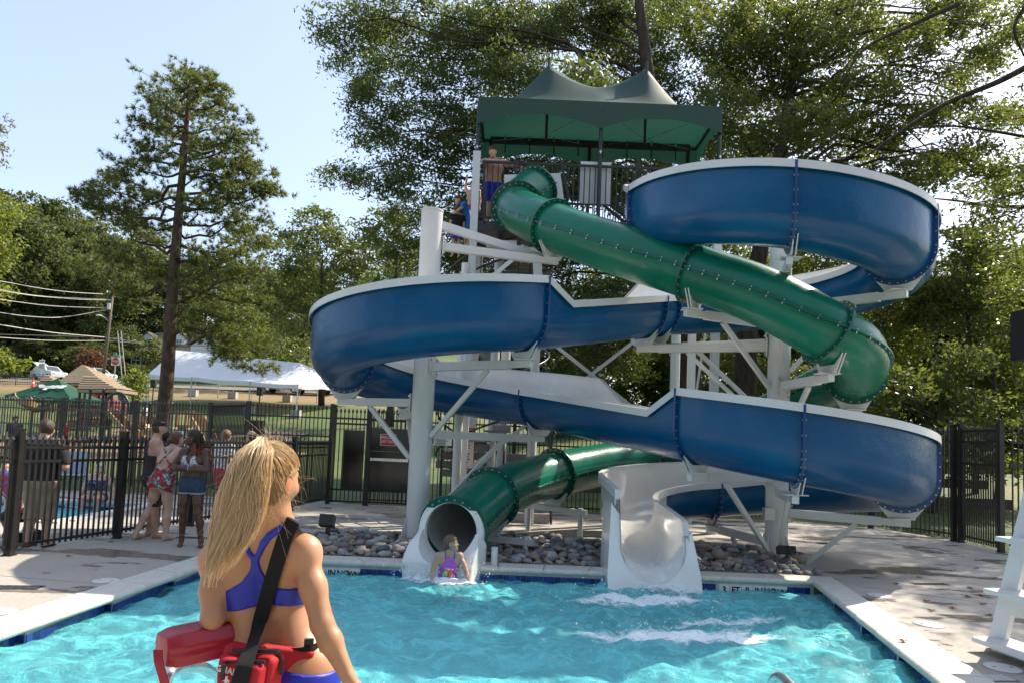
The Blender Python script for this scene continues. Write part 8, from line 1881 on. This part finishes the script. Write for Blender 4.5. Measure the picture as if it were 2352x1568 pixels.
# flyaway hairs
N = 130; K_ = 9; t = np.linspace(0, 1, K_); Pth = np.zeros((N, K_, 3)); rr = np.full((N, K_), .00022)
for i in range(N):
    c_ = rngh.integers(0, 4)
    if c_ == 0: p = tie + rngh.normal(size=3) * np.array([.035, .02, .008]); d = np.array([rngh.normal() * .7, rngh.normal() * .4, abs(rngh.normal()) * .6 + .25]); L = rngh.uniform(.02, .06)
    elif c_ == 1: v = unit((rngh.uniform(.3, 1) , rngh.normal() * .5, rngh.uniform(-.9, .6))); p = hc + (hx * -0) + np.array([v[0] * .082, v[1] * .09, v[2] * .10]); d = np.array([.7 * v[0], rngh.normal() * .3, -.4 + rngh.normal() * .4]); L = rngh.uniform(.02, .055)
    elif c_ == 2: yq = rngh.uniform(1030, 1270); p = A_(np.interp(yq, ly, lo_) + rngh.uniform(0, 14), yq, 2.13 + rngh.uniform(-.02, .04)); d = np.array([-.45 - rngh.random() * .5, rngh.normal() * .3, -.7 + rngh.normal() * .45]); L = rngh.uniform(.02, .06)
    else: yq = rngh.uniform(1120, 1190); p = A_(rngh.uniform(606, 650), yq, 2.20); d = np.array([rngh.normal() * .5, rngh.normal() * .3, -.4 + rngh.normal() * .4]); L = rngh.uniform(.02, .06)
    d = unit(d); cv = rngh.normal(size=3) * .8; Pth[i] = p + L * (t[:, None] * d + (t ** 2)[:, None] * cv * .8 + (t ** 3)[:, None] * np.array([0, 0, -.3]))
strand_mesh('flyaway_hair', Pth, rr, BLON, lg)['kind'] = 'stuff'
# ---- hip pack (waist pouch) worn on the belt
PKR = mat('red nylon', (.46, .012, .022), .62, .3, col2=(.38, .009, .017), nscale=5, bump=.25, bscale=420); WEB = mat('black webbing', (.010, .010, .011), .7, .3, bump=.5, bscale=600); ZIP = mat('black zip', (.012, .012, .013), .5)
pk = thing('hip_pack', 'red GUARD hip pack with a white cross on a black belt round the lifeguard waist', 'bag', A_(560, 1560, 2.16)); poff = wloc(pk)
FP = Field(A_(480, 1600, 2.02) - (.02, 0, .05), A_(720, 1450, 2.30) + (.02, .1, .03), .0045); DP = FP.new()
Rp = rotm('Y', rad(6)); Rp2 = rotm('Z', rad(-14)) @ rotm('Y', rad(6)); pc = A_(572, 1546, 2.17)
f_box(FP, DP, pc, (.098, .042, .078), .022, Rp2, .006); f_box(FP, DP, A_(652, 1532, 2.255), (.085, .018, .066), .014, rotm('Z', rad(18)) @ rotm('Y', rad(10)), .03)
V, Q_ = nets(FP, DP); o = link('pouch', mesh_np('pouch', V - poff, Q_, PKR, smooth=True), pk)
FQ = Field(A_(480, 1620, 2.0) - (.02, 0, .04), A_(640, 1500, 2.2) + (.02, .05, .03), .0042); DQ = FQ.new(); pf = A_(548, 1560, 2.105); f_box(FQ, DQ, pf, (.078, .026, .062), .016, Rp2, .004)
V, Q_ = nets(FQ, DQ); pocket = link('pocket', mesh_np('pocket', V - poff, Q_, PKR, smooth=True), pk)
fn = Rp2 @ np.array([0, -1., 0]); fr_ = Rp2 @ np.array([1., 0, 0]); fu = Rp2 @ np.array([0, 0, 1.])
PRW = mat('white print', (.72, .70, .68), .6)
to = text_obj(S, 'lettering', 'GUARD', .026, face_matrix(pf + fn * .0268 + fu * .030 - fr_ * .017, fr_, fu), PRW, pk, extrude=.0004); to.data.space_character = 1.05
to.data.offset = .0009
m = MB(); cc = pf + fn * .0268 + fu * .002 - fr_ * .024; Rc = Rp2
m.box(cc, (.008, .001, .024), Rc); m.box(cc + fn * .0006, (.024, .001, .008), Rc); m.build('cross', PRW, pk)
for a, b, w in ((A_(520, 1519, 2.09), A_(609, 1519, 2.085), .010), (A_(535, 1492, 2.13), A_(640, 1494, 2.12), .013), (A_(640, 1492, 2.15), A_(646, 1530, 2.15), .010), (A_(514, 1518, 2.08), A_(512, 1540, 2.07), .008)):
    m = MB(); m.bar(a, b, w, .010); m.build('zip', ZIP, pk)
for p in (A_(646, 1548, 2.145), A_(511, 1560, 2.065)): m = MB(); m.bar(p, p + (0, 0, .045), .010, .010); m.build('zip_pull', ZIP, pk)
m = MB(); m.box(A_(603, 1548, 2.112), (.026, .006, .05), Rp2); tg = m.build('black_tag', ZIP, pk)
m = MB(); tc_ = A_(603, 1548, 2.106); m.tube([tc_ + fr_ * .008 * math.cos(a) + fu * .016 * math.sin(a) for a in np.linspace(0, 6.28, 17)], .0009, 5); m.tube([tc_ + fr_ * .003 * math.sin(3 * s_) + fu * .011 * s_ for s_ in np.linspace(-1, 1, 9)], .0009, 5); m.build('tag_emblem', PRW, tg)
m = MB(); P_ = []
for px, py in ((664, 1500), (680, 1500), (696, 1499), (712, 1497), (728, 1494), (742, 1490), (750, 1488)):
    p = A_(px, py, 2.25); y_ = ysurf(p[0], p[2]); p[1] = (y_ if y_ else 2.33) - .010; P_.append(p)
P_ = catmull(P_, 4); V = []
for p in P_: V += [p + (0, 0, .017), p - (0, 0, .017), p - (0, .004, .017), p + (0, -.004, .017)]
m.add(V, [(i * 4 + b, i * 4 + (b + 1) % 4, (i + 1) * 4 + (b + 1) % 4, (i + 1) * 4 + b) for i in range(len(P_) - 1) for b in range(4)]); m.build('belt', WEB, pk)
m = MB(); p = A_(693, 1499, 2.2); y_ = ysurf(p[0], p[2]); p[1] = (y_ or 2.28) - .022; m.box(p, (.030, .012, .048), rotm('Z', rad(12))); m.build('buckle', ZIP, pk)
# ---- rescue tube under the elbow with its shoulder strap
TUBE = mat('red vinyl foam', (.40, .012, .030), .38, .5, col2=(.32, .009, .024), nscale=4, bump=.12, bscale=30)
rt = thing('rescue_tube', 'glossy red foam rescue tube under the lifeguard elbow with its black shoulder strap', 'rescue tube', A_(430, 1480, 2.2)); roff = wloc(rt)
a, b = A_(370, 1490, 2.20), A_(745, 1455, 2.62); b[2] = a[2] + .02; d = unit(b - a); sd = unit(np.cross(d, dz)); u2 = np.cross(sd, d); L = np.linalg.norm(b - a)
hexp = [(-.072, .012), (-.054, .052), (.054, .052), (.072, .012), (.066, -.004), (.070, -.018), (.050, -.056), (-.050, -.056), (-.070, -.018), (-.066, -.004)]
V = []; rows = [(0, .80), (.03, .96), (.05, 1.0), (L * .5, 1.02), (L - .05, 1.0), (L, .78)]
for dist, sc in rows: V += [a + d * dist + sd * x * sc + u2 * z * sc for x, z in hexp]
n_ = len(hexp); m = MB(); m.add(V, [(i * n_ + k, i * n_ + (k + 1) % n_, (i + 1) * n_ + (k + 1) % n_, (i + 1) * n_ + k) for i in range(len(rows) - 1) for k in range(n_)] + [tuple(range(n_))[::-1], tuple((len(rows) - 1) * n_ + k for k in range(n_))])
o = m.build('foam_tube', TUBE, rt); bv = o.modifiers.new('bevel', 'BEVEL'); bv.width = .007; bv.segments = 3; bv.limit_method = 'ANGLE'; bv.angle_limit = rad(18); o.data.polygons.foreach_set('use_smooth', [True] * len(o.data.polygons))
m = MB(); P_ = [A_(362, 1492, 2.155), A_(364, 1520, 2.145), A_(374, 1555, 2.145), A_(386, 1600, 2.15)]; V = []
for p in catmull(P_, 4): V += [p - (.014, 0, 0), p + (.014, 0, 0), p + (.014, .004, 0), p - (.014, -.004, 0)]
m.add(V, [(i * 4 + b_, i * 4 + (b_ + 1) % 4, (i + 1) * 4 + (b_ + 1) % 4, (i + 1) * 4 + b_) for i in range(len(V) // 4 - 1) for b_ in range(4)]); m.build('red_strap', TUBE, rt)
# shoulder strap across the back
ctr = [(676, 1199), (668, 1206), (655, 1232), (642, 1270), (630, 1310), (618, 1350), (607, 1390), (597, 1425), (586, 1460), (574, 1492), (562, 1525), (552, 1560), (545, 1600)]
pts = []
for px, py in ctr:
    p = A_(px, py, 2.24); ys_ = [ysurf(p[0] + o_, p[2]) for o_ in (-.02, 0, .02)]; ys_ = [q_ for q_ in ys_ if q_]; y_ = (min(ys_) - .009) if ys_ else 2.2
    p = A_(px, py, y_); pts.append(p)
pts[0] = pts[0] + np.array([.004, .05, .012]); yv = np.array([p[1] for p in pts]); 
for k in range(len(pts)):
    if ctr[k][1] >= 1492: yv[k] = min(yv[k], {1492: 2.115, 1525: 2.068, 1560: 2.060, 1600: 2.060}[ctr[k][1]])
yv[1:-1] = np.minimum(yv[1:-1], (yv[:-2] + yv[2:]) / 2)
pts = [A_(px, py, y_) for (px, py), y_ in zip(ctr, yv)]; pts[0] += np.array([.0, .0, .006])
pts = [pts[0] + np.array([.015, .09, -.03])] + pts
z_top = max(p[2] for p in pts); P_ = catmull(pts, 5); Tn = np.gradient(P_, axis=0); V = []
_sv = [unit(np.cross(unit(t_), (0, -1, .15))) for t_ in Tn]; _sv = [_sv[max(9, i_)] for i_ in range(len(Tn))]
for p, s_ in zip(P_, _sv):
    V += [p + s_ * .0245, p - s_ * .0245, p - s_ * .0245 + (0, .0035, 0), p + s_ * .0245 + (0, .0035, 0)]
m = MB(); m.add(V, [(i * 4 + b_, i * 4 + (b_ + 1) % 4, (i + 1) * 4 + (b_ + 1) % 4, (i + 1) * 4 + b_) for i in range(len(P_) - 1) for b_ in range(4)]); m.build('shoulder_strap', WEB, rt, smooth=40)
# ---- stainless grab rails at the pool edge
def grab(label, pts): q = MB(); q.tube(catmull(pts, 8), .022, 14); single(q, 'grab_rail', STEEL, label, 'rail', smooth=True)
gy = 2.62
p0 = A_(372, 1640, 2.42)
grab('stainless steel grab rail below the red rescue tube', [(p0[0] - .02, 2.42, 0), (p0[0] - .02, 2.42, .55), A_(378, 1572, 2.42), A_(398, 1540, 2.46), A_(430, 1530, 2.58), A_(480, 1540, 2.8), (A_(500, 1600, 2.95)[0], 3.0, .55), (A_(505, 1600, 3.0)[0], 3.15, -.3)])
p1 = A_(1790, 1560, 3.2); grab('top of a stainless steel pool ladder rail at the bottom edge of the picture', [(p1[0] - .02, 2.6, 0), (p1[0] - .02, 2.62, .4), (p1[0] - .01, 2.75, p1[2] - .05), (p1[0], 3.0, p1[2] + .012), (p1[0] + .01, 3.3, p1[2] - .04), (p1[0] + .02, 3.42, .2), (p1[0] + .02, 3.42, -.5)])
# ------------------------------------------------------------------ river stones
def stone_mesh(seed):
    r = np.random.default_rng(seed); bm = bmesh.new(); bmesh.ops.create_icosphere(bm, subdivisions=2, radius=1.0)
    a, b, c = r.uniform(1.0, 1.35), r.uniform(.72, 1.0), r.uniform(.5, .72); ph = r.uniform(0, 6.28, 6)
    for v in bm.verts:
        p = v.co; k = 1 + .10 * math.sin(2.1 * p.x + ph[0]) + .09 * math.sin(2.6 * p.y + ph[1]) + .08 * math.sin(3 * p.z + ph[2]) + .05 * math.sin(5 * p.x + 4 * p.y + ph[3])
        v.co = Vector((p.x * a * k, p.y * b * k, p.z * c * k))
    me = bpy.data.meshes.new('river_stone'); bm.to_mesh(me); bm.free(); me.polygons.foreach_set('use_smooth', [True] * len(me.polygons)); return me
SC_ = [((0.290, 0.268, 0.239), (0.189, 0.174, 0.157)), ((0.377, 0.290, 0.210), (0.246, 0.181, 0.131)), ((0.203, 0.196, 0.189), (0.116, 0.116, 0.113)), ((0.334, 0.246, 0.203), (0.217, 0.152, 0.123)), ((0.435, 0.392, 0.326), (0.290, 0.261, 0.217)), ((0.160, 0.152, 0.145), (0.094, 0.091, 0.087)), ((0.275, 0.196, 0.152), (0.174, 0.123, 0.094))]
SM = []
for k, (c1, c2) in enumerate(SC_):
    c1, c2 = [(c[0] * 1.06, c[1] * 1.15, c[2] * 1.28) for c in (c1, c2)]
    m_ = mat('river stone %d' % k, c1, .72, .35, col2=c2, nscale=2.2, ncontrast=(.3, .7), bump=.25, bscale=9, detail=8)
    for j in range(2): me = stone_mesh(200 + k * 2 + j); me.materials.append(m_); SM.append(me)
bed = MB(); bp2 = [(-3.2, 9.63), (4.42, 9.58), (4.45, 9.75), (4.2, 10.3), (4.9, 11.0), (4.6, 11.6), (3.4, 11.95), (1.2, 12.0), (-1.6, 12.1), (-3.0, 11.5), (-3.4, 10.4)]
bed.add([(x, y, .005) for x, y in bp2], [tuple(range(len(bp2)))]); tag(bed.build('stone_bed', mat('sandy soil', (.22, .18, .13), .95, col2=(.15, .12, .09), nscale=30)), kind='structure')
def inside(x, y, P):
    c = False; n = len(P)
    for i in range(n):
        (x1, y1), (x2, y2) = P[i], P[i - 1]
        if (y1 > y) != (y2 > y) and x < (x2 - x1) * (y - y1) / (y2 - y1) + x1: c = not c
    return c
rs = np.random.default_rng(31); placed = []
def blocked(x, y):
    if math.hypot(x - LC[0], y - LC[1]) < .24 or math.hypot(x - RC[0], y - RC[1]) < .24: return True
    if abs(x - 1.95) < .66 and y < 10.4: return True
    if abs(x + .72) < .60 and y < 9.95: return True
    return False
tries = 0
while len(placed) < 1250 and tries < 90000:
    tries += 1; x, y = rs.uniform(-3.3, 4.9), rs.uniform(9.66, 12.05)
    if not inside(x, y, bp2) or blocked(x, y): continue
    s = float(np.clip(rs.lognormal(math.log(.064), .30), .038, .12)); lay = 0
    near = [q for q in placed if (q[0] - x) ** 2 + (q[1] - y) ** 2 < ((q[3] + s) * .80) ** 2]
    if near:
        if len(placed) < 700 or rs.random() < .5: continue
        if any((q[0] - x) ** 2 + (q[1] - y) ** 2 < ((q[3] + s) * .42) ** 2 for q in near) or max(q[2] for q in near) > .12: continue
        z = max(q[2] for q in near) + s * .42
    else: z = s * .42
    placed.append((x, y, z, s))
placed.sort(key=lambda q: q[1] - q[2] * 2); rest = MB(); cnt = 0
for k, (x, y, z, s) in enumerate(placed):
    me = SM[int(rs.integers(len(SM)))]; rot = (rs.uniform(-.5, .5), rs.uniform(-.4, .4), rs.uniform(0, 6.28))
    if True:
        if cnt < 300:
            cnt += 1; g_ = 'left' if x < -.72 else ('middle' if x < 1.8 else 'right')
            lab = {'left': 'rounded river stone in the bed left of the green tube exit', 'middle': 'rounded river stone in the bed between the two slide exits', 'right': 'rounded river stone in the bed around the right column foot'}[g_]
            o = tag(link('river_stone', me, None, (x, y, z)), lab, 'stone', 'river stones, %s part of the bed' % g_); o.rotation_euler = rot; o.scale = (s, s, s); continue
    V = np.empty(len(me.vertices) * 3); me.vertices.foreach_get('co', V); R = np.array(Matrix.Rotation(rot[2], 3, 'Z') @ Matrix.Rotation(rot[0], 3, 'X')); V = V.reshape(-1, 3) @ R.T * s + (x, y, z)
    rest.add(V, [tuple(p.vertices) for p in me.polygons], int(np.clip(SM.index(me) // 2, 0, 6)))
o = rest.build('river_stones_behind', [MATS['river stone %d' % k] for k in range(7)], smooth=True); tag(o, 'many rounded river stones farther back in the bed under the slides', 'stones', kind='stuff')
# ------------------------------------------------------------------ small deck things
LID = mat('white skimmer lid', (.62, .60, .56), .5)
for px, py, lab in ((243, 1333, 'white round skimmer lid on the left deck beside the long slide shadow'), (662, 1285, 'white round skimmer lid on the left deck beside the lifeguard arm'), (2020, 1367, 'farthest white skimmer lid on the right deck'), (2133, 1433, 'middle white skimmer lid on the right deck'), (2303, 1533, 'nearest white skimmer lid on the right deck beside the lifeguard chair'), (0, 1404, 'white skimmer lid cut by the left picture edge')):
    c = gnd(px, py); r_ = thing('skimmer_lid', lab, 'lid', c, group='skimmer lids in the deck'); q = MB(); q.lathe([(.135, 0), (.135, .006), (.128, .009), (.0, .0095)], c, 32); q.build('lid', LID, r_); q = MB()
    for s_ in (-1, 1): q.box(c + (s_ * .07, 0, .010), (.022, .012, .003))
    q.build('finger_hole', DARK, r_); q = MB(); q.lathe([(.148, 0), (.148, .004), (.136, .004), (.136, 0)], c, 32); q.build('rim', mat('lid rim', (.3, .29, .27), .7), r_)
def drain(label, px, py, w, l, m_):
    c = gnd(px, py); r_ = thing('deck_drain', label, 'drain', c, rad(8)); 
    for k in range(8): q = MB(); q.box((-w / 2 + w * (k + .5) / 8, 0, .004), (w / 8 * .55, l, .006)); q.build('slat', m_, r_, local=True)
    q = MB(); q.box((0, 0, .0015), (w + .03, l + .03, .003)); q.build('frame', DARK, r_, local=True)
drain('pale slotted drain grate in the right deck corner of the picture', 2290, 1556, .22, .14, LID); drain('dark drain grate on the deck behind the bather with denim shorts', 445, 1234, .5, .12, DARK); drain('small dark drain cover on the right deck near the column', 1900, 1247, .35, .2, DARK); drain('dark drain strip at the left edge by the fence foot', 18, 1348, .6, .16, DARK); drain('dark drain strip at the middle of the right deck', 2135, 1340, .5, .1, DARK)
# dry leaves
DL = [mat('dry brown leaf', (.17, .055, .02), .8), mat('dry tan leaf', (.26, .13, .05), .8), mat('dry orange leaf', (.35, .12, .02), .8)]
leafs = [(2060, 1341, 'curled brown leaf by the shadow edge on the right deck'), (2284, 1327, 'brown leaf far right on the deck beside the chair'), (2126, 1380, 'dark red leaf on the right deck beside a wet patch'), (2187, 1397, 'pair of red leaves in the wet patch on the right deck'), (2258, 1387, 'brown leaf left of the chair step'), (2255, 1367, 'small red leaf near the chair on the right deck'), (2230, 1351, 'brown leaf at the drain strip on the right deck'), (2270, 1413, 'brown leaf at the foot of the chair'), (2138, 1402, 'pale tan leaf in the wet patch on the right deck'), (2072, 1473, 'crumpled brown leaf on the pool coping'),
         (2242, 1305, 'leaf lying in the fence shadow far right'), (2114, 1326, 'small leaf lying in the sun on the right deck'), (2225, 1371, 'orange leaf on the right deck left of the chair'), (254, 1244, 'brown leaf by the fence post at the left'), (157, 1277, 'orange leaf on the deck at the left fence'), (520, 1232, 'brown leaf on the deck beside the denim shorts girl'), (1880, 1182, 'leaf near the back fence foot')]
for k, (px, py, lab) in enumerate(leafs):
    c = gnd(px, py, .014 if k == 9 else .0); r = RNG; q = MB(); n = 7; V = [(0, 0, .008)]; 
    for j in range(n * 2): a = math.pi * j / n; R_ = (.045 if j % 2 == 0 else .022) * (1 + .25 * math.sin(a + k)); V.append((R_ * math.cos(a) * 1.2, R_ * math.sin(a), .006 + .016 * abs(math.sin(a * 1.5 + k))))
    q.add(np.array(V) + c, [(0, 1 + j, 1 + (j + 1) % (2 * n)) for j in range(2 * n)]); single(q, 'dry_leaf', DL[k % 3], lab, 'leaf', 'dry leaves on the deck', base=c)
# flood lights
def flood(label, px, py, h, s=1.0, two=False):
    c = gnd(px, py); r_ = thing('flood_light', label, 'light', c); q = MB(); q.box(c + (0, 0, h / 2), (.06 * s, .06 * s, h)); q.build('stake', DARK, r_)
    for o_ in ((-.06, .06) if two else (0,)): q = MB(); q.box(c + (o_ - .02, 0, h + .06 * s), (.20 * s, .16 * s, .16 * s), rotm('X', rad(-20))); q.build('lamp_head', BLACK, r_); 
    q = MB(); q.bar(c + (-.02, 0, h), c + (.09 * s, .0, h - .04), .03 * s); q.build('bracket', BLACK, r_)
flood('black flood light on a stake in the stones beside the lifeguard shoulder', 752, 1243, .26, 1.1); flood('black twin flood light at the foot of the right column', 1808, 1300, .20, .7, True)
# deck outlet box on right column
q = MB(); q.box((RC[0] - .22, RC[1] - .25, .74), (.16, .12, .18)); tag(q.build('junction_box', GREYM, rcol), None)
# black loudspeaker hung at the right edge
c = at(2350, 765, 13.0) + np.array([.29, 0, 0]); sp_ = thing('loudspeaker', 'black P2 speaker box hanging at the right picture edge', 'speaker', c); q = MB(); k = 13.0 / FPX; q.box(c + (0.04, .25, 0), (60 * k, .4, 116 * k)); q.build('cabinet', SPK, sp_)
q = MB(); q.box(c + (0.04, .044, 0), (56 * k, .012, 110 * k)); q.build('grille', mat('speaker grille', (.02, .02, .022), .8, bump=.3, bscale=300), sp_)
q = MB(); q.box(c + (-20 * k, .034, 52 * k), (13 * k, .006, 12 * k)); lb = q.build('label_plate', mat('grey label', (.25, .25, .27), .5), sp_); text_obj(S, 'lettering', 'P2', .07, face_matrix(c + (-20 * k, .030, 52 * k), (1, 0, 0), (0, 0, 1)), SIGNW, sp_)
q = MB(); q.tube([c + (.5, .6, -c[2]), c + (.5, .6, .9)], .06, 12); q.bar(c + (.5, .6, .2), c + (.1, .4, .2), .05); q.build('pole', BLACK, sp_)
# white lifeguard chair cut by the right edge
HDPE = mat('white lumber plastic', (.66, .66, .66), .45, col2=(.60, .60, .60), nscale=2)
f1 = gnd(2288, 1492); f2 = gnd(2420, 1540); lc_ = thing('lifeguard_chair', 'tall white lifeguard chair cut off by the right picture edge', 'chair', f1)
ex = unit(f2 - f1) * (1, 1, 0); ex = unit(ex); ey = np.array([-ex[1], ex[0], 0.]); W2, D2_ = .95, .85
top = 1.9; cor = [f1, f1 + ex * W2, f1 + ex * W2 + ey * D2_, f1 + ey * D2_]; inn_ = [.23, .05]
leg_top = lambda i: cor[i] + (ex * (.40 if i in (0, 3) else -.16) + ey * (.12 if i in (0, 1) else -.12)) + np.array([0, 0, top])
for i in range(4):
    q = MB(); q.bar(cor[i], leg_top(i), .045, .16, up=ex); q.build('leg', HDPE, lc_)
for z_, o_ in ((.10, .0), (.55, .0), (1.02, .0)):
    t_ = z_ / top; a = cor[0] * (1 - t_) + leg_top(0) * t_; b = cor[1] * (1 - t_) + leg_top(1) * t_; q = MB(); q.bar(a - ey * .08 - ex * .02 , b - ey * .10 + ex * .05, .34, .04, up=(0, 0, 1)); q.build('step', HDPE, lc_); q = MB(); q.bar(a - ey * .03 - ex * .03 - (0, 0, .11), b - ey * .03 + ex * .03 - (0, 0, .11), .035, .17); q.build('step_riser', HDPE, lc_)
a = leg_top(0); q = MB(); c = (leg_top(0) + leg_top(2)) / 2; q.box(c - (0, 0, .35), (.72, .6, .04), rotm('Z', math.atan2(ex[1], ex[0]))); q.build('seat', HDPE, lc_); q = MB(); q.bar(leg_top(0) - ey * .1, leg_top(3) + ey * .05, .12, .04); q.build('armrest', HDPE, lc_); q = MB(); q.bar(leg_top(1) - ey * .1, leg_top(2) + ey * .05, .12, .04); q.build('armrest', HDPE, lc_)
for k in range(4): q = MB(); q.bar(leg_top(3) + (0, 0, -.25 + k * .16) + ey * .03, leg_top(2) + (0, 0, -.25 + k * .16) + ey * .03, .02, .13); q.build('back_slat', HDPE, lc_)
# stroller and bags behind the left fence
bgx = gnd(30, 1262); r_ = thing('stroller', 'dark folded stroller with a red part behind the left fence post', 'stroller', bgx + (-.35, .3, 0)); o_ = bgx + np.array([-.35, .3, 0])
q = MB()
for s_ in (-1, 1): q.tube([o_ + (s_ * .2, 0, .1), o_ + (s_ * .2, .3, .55), o_ + (s_ * .2, .1, .75)], .018, 8); q.tube([o_ + (s_ * .2, .35, .1), o_ + (s_ * .2, .05, .5)], .018, 8)
q.build('stroller_frame', GREYM, r_)
for s_ in (-1, 1):
    for y_ in (0, .35): q = MB(); q.tube([o_ + (s_ * .2 - .02, y_, .09), o_ + (s_ * .2 + .02, y_, .09)], .09, 16); q.build('wheel', BLKC, r_)
q = MB(); q.ell(o_ + (0, .2, .38), (.19, .22, .10), 12, 8); q.build('fabric_seat', BLKC, r_, smooth=True); q = MB(); q.ell(o_ + (.22, .05, .48), (.05, .05, .045), 10, 8); q.build('red_cap', REDT, r_, smooth=True)
# lounge and camp chairs on the grass strip
for px, d, lab, m_ in ((165, 17.0, 'pale blue folding camp chair on the grass beyond the wading pool', mat('pale blue canvas', (.30, .36, .42), .8)), (60, 16.4, 'white lounge chair on the wading pool deck at the left', HDPE)):
    c = at(px, 1100, d); c[2] = 0 if d < 17.2 else zt(c[0], d); r_ = thing('camp_chair', lab, 'chair', c, .4); q = MB(); q.box((0, 0, .42), (.55, .5, .03)); q.build('seat', m_, r_, local=True); q = MB(); q.box((0, .28, .72), (.55, .03, .55), rotm('X', rad(-12))); q.build('backrest', m_, r_, local=True)
    for s_ in (-1, 1): q = MB(); q.tube([(s_ * .27, -.25, 0), (s_ * .27, .25, .62)], .014, 6); q.tube([(s_ * .27, .27, 0), (s_ * .27, -.22, .42)], .014, 6); q.build('leg', GREYM, r_, local=True)
# timber edging of the bank behind the back fence
TIM = mat('landscape timber', (.10, .075, .055), .9, col2=(.06, .045, .033), nscale=5)
for k, (y_, z_) in enumerate(((20.5, .35), (23.0, .75), (26.0, 1.2))):
    q = MB(); q.box((8 + k, y_, z_ + zt(8, y_) * .3), (14, .16, .3)); single(q, 'timber_edging', TIM, ['lowest', 'middle', 'upper'][k] + ' timber edging on the bank behind the right part of the back fence', 'timber')
# ------------------------------------------------------------------ white water
def foam_mat(seed):
    m = bpy.data.materials.new('white water foam'); g = NT(m); tc = g.n('TexCoord'); d = g.n('BsdfDiffuse'); d.inputs[0].default_value = (.86, .93, .94, 1); tr = g.n('BsdfTransparent'); ms = g.n('MixShader')
    mp = g.n('Mapping'); mp.inputs['Location'].default_value = (seed * 3.7, 0, 0); mp.inputs['Scale'].default_value = (1, 1.7, 1); g.l(tc.outputs['Object'], mp.inputs[0])
    n1 = g.n('TexNoise', Scale=6.5, Detail=8.0, Roughness=.68, Distortion=1.6); g.l(mp.outputs[0], n1.inputs['Vector'])
    at_ = g.n('Attribute', _attribute_name='foam_amount'); ad = g.n('Math', _operation='MULTIPLY_ADD'); ad.inputs[1].default_value = .62; g.l(at_.outputs['Fac'], ad.inputs[0]); g.l(n1.outputs[0], ad.inputs[2])
    mr = g.n('MapRange'); mr.inputs[1].default_value = .74; mr.inputs[2].default_value = 1.0; mr.inputs[4].default_value = .95; g.l(ad.outputs[0], mr.inputs[0])
    g.l(mr.outputs[0], ms.inputs[0]); g.l(tr.outputs[0], ms.inputs[1]); g.l(d.outputs[0], ms.inputs[2]); g.l(ms.outputs[0], g.out.inputs[0]); return m
DROP = mat('water drops', (.82, .92, .94), .25, .6)
_wr = np.random.default_rng(5)
def foam(label, cx, cy, lx, ly, ang, n, h, seed, drops=80):
    '''churned foam: a lumpy skin riding on the water, with thrown droplets'''
    r = np.random.default_rng(seed); ca, sa = math.cos(ang), math.sin(ang); nx, ny = 70, 44
    u, v = np.meshgrid(np.linspace(-1.5, 1.5, nx), np.linspace(-1.5, 1.5, ny)); x = cx + u * lx * ca - v * ly * sa; y = cy + u * lx * sa + v * ly * ca
    e = np.clip(1 - (u * u + v * v) / 1.9, 0, 1); lump = sum(np.sin(x * a_ + y * b_ + p_) for a_, b_, p_ in zip(r.normal(size=9) * 22, r.normal(size=9) * 22, r.uniform(0, 6, 9))) / 5
    z = WZ + wave_height(x, y, np.random.default_rng(5)) + .006 + h * e * (.35 + .5 * np.abs(lump)) * np.clip(1.1 - v * v, .1, 1); e = e * (1 if n > 200 else .72)
    ii = np.arange((ny - 1) * nx).reshape(ny - 1, nx)[:, :-1].ravel(); me = mesh_np('splash_foam', np.c_[x.ravel(), y.ravel(), z.ravel()], np.c_[ii, ii + 1, ii + nx + 1, ii + nx], foam_mat(seed), smooth=True)
    at_ = me.attributes.new('foam_amount', 'FLOAT', 'POINT'); at_.data.foreach_set('value', e.ravel().astype(np.float32)); o = link('splash_foam', me); tag(o, label, 'splash', kind='stuff')
    q = MB()
    for k in range(drops):
        u, v = r.normal() * .6, r.normal() * .5; s = r.uniform(.003, .008); q.ell((cx + u * lx * ca - v * ly * sa, cy + u * lx * sa + v * ly * ca, WZ + abs(r.normal()) * h * 2.0 + .03), (s, s, s * 1.4), 5, 4)
    q.build('splash_drops', DROP, o, smooth=True)['kind'] = 'stuff'
def fp(px, py): c = gnd(px, py, WZ); return c[0], c[1]
x, y = fp(1485, 1382); foam('white splash below the open slide exit', x, y, .85, .22, .12, 420, .07, 1, 160)
x, y = fp(1540, 1358); foam('thin spray at the lip of the open slide', x, y, .45, .28, 0, 110, .10, 2, 160)
x, y = fp(1570, 1462); foam('foam streak in the middle of the pool', x, y, 1.0, .22, .08, 300, .025, 3, 90)
x, y = fp(1660, 1432); foam('broken foam trailing to the right in the pool', x, y, .9, .12, .3, 90, .02, 4, 60)
x, y = fp(1035, 1338); foam('white splash around the girl at the green tube exit', x, y, .45, .16, .05, 260, .06, 5, 170)
x, y = fp(960, 1330); foam('spray of water left of the girl at the tube exit', x, y, .35, .2, .1, 90, .08, 6, 120)
# thin sheet of running water on the white run-out
# ------------------------------------------------------------------ lettering becomes plain meshes
bpy.context.view_layer.update()
_dg = bpy.context.evaluated_depsgraph_get()
for o in TEXTS:
    me = bpy.data.meshes.new_from_object(o.evaluated_get(_dg)); m_ = o.data.materials[0]
    n = bpy.data.objects.new('lettering', me); COL.objects.link(n); n.parent = o.parent; n.matrix_local = o.matrix_local.copy()
    if not me.materials: me.materials.append(m_)
    bpy.data.objects.remove(o)
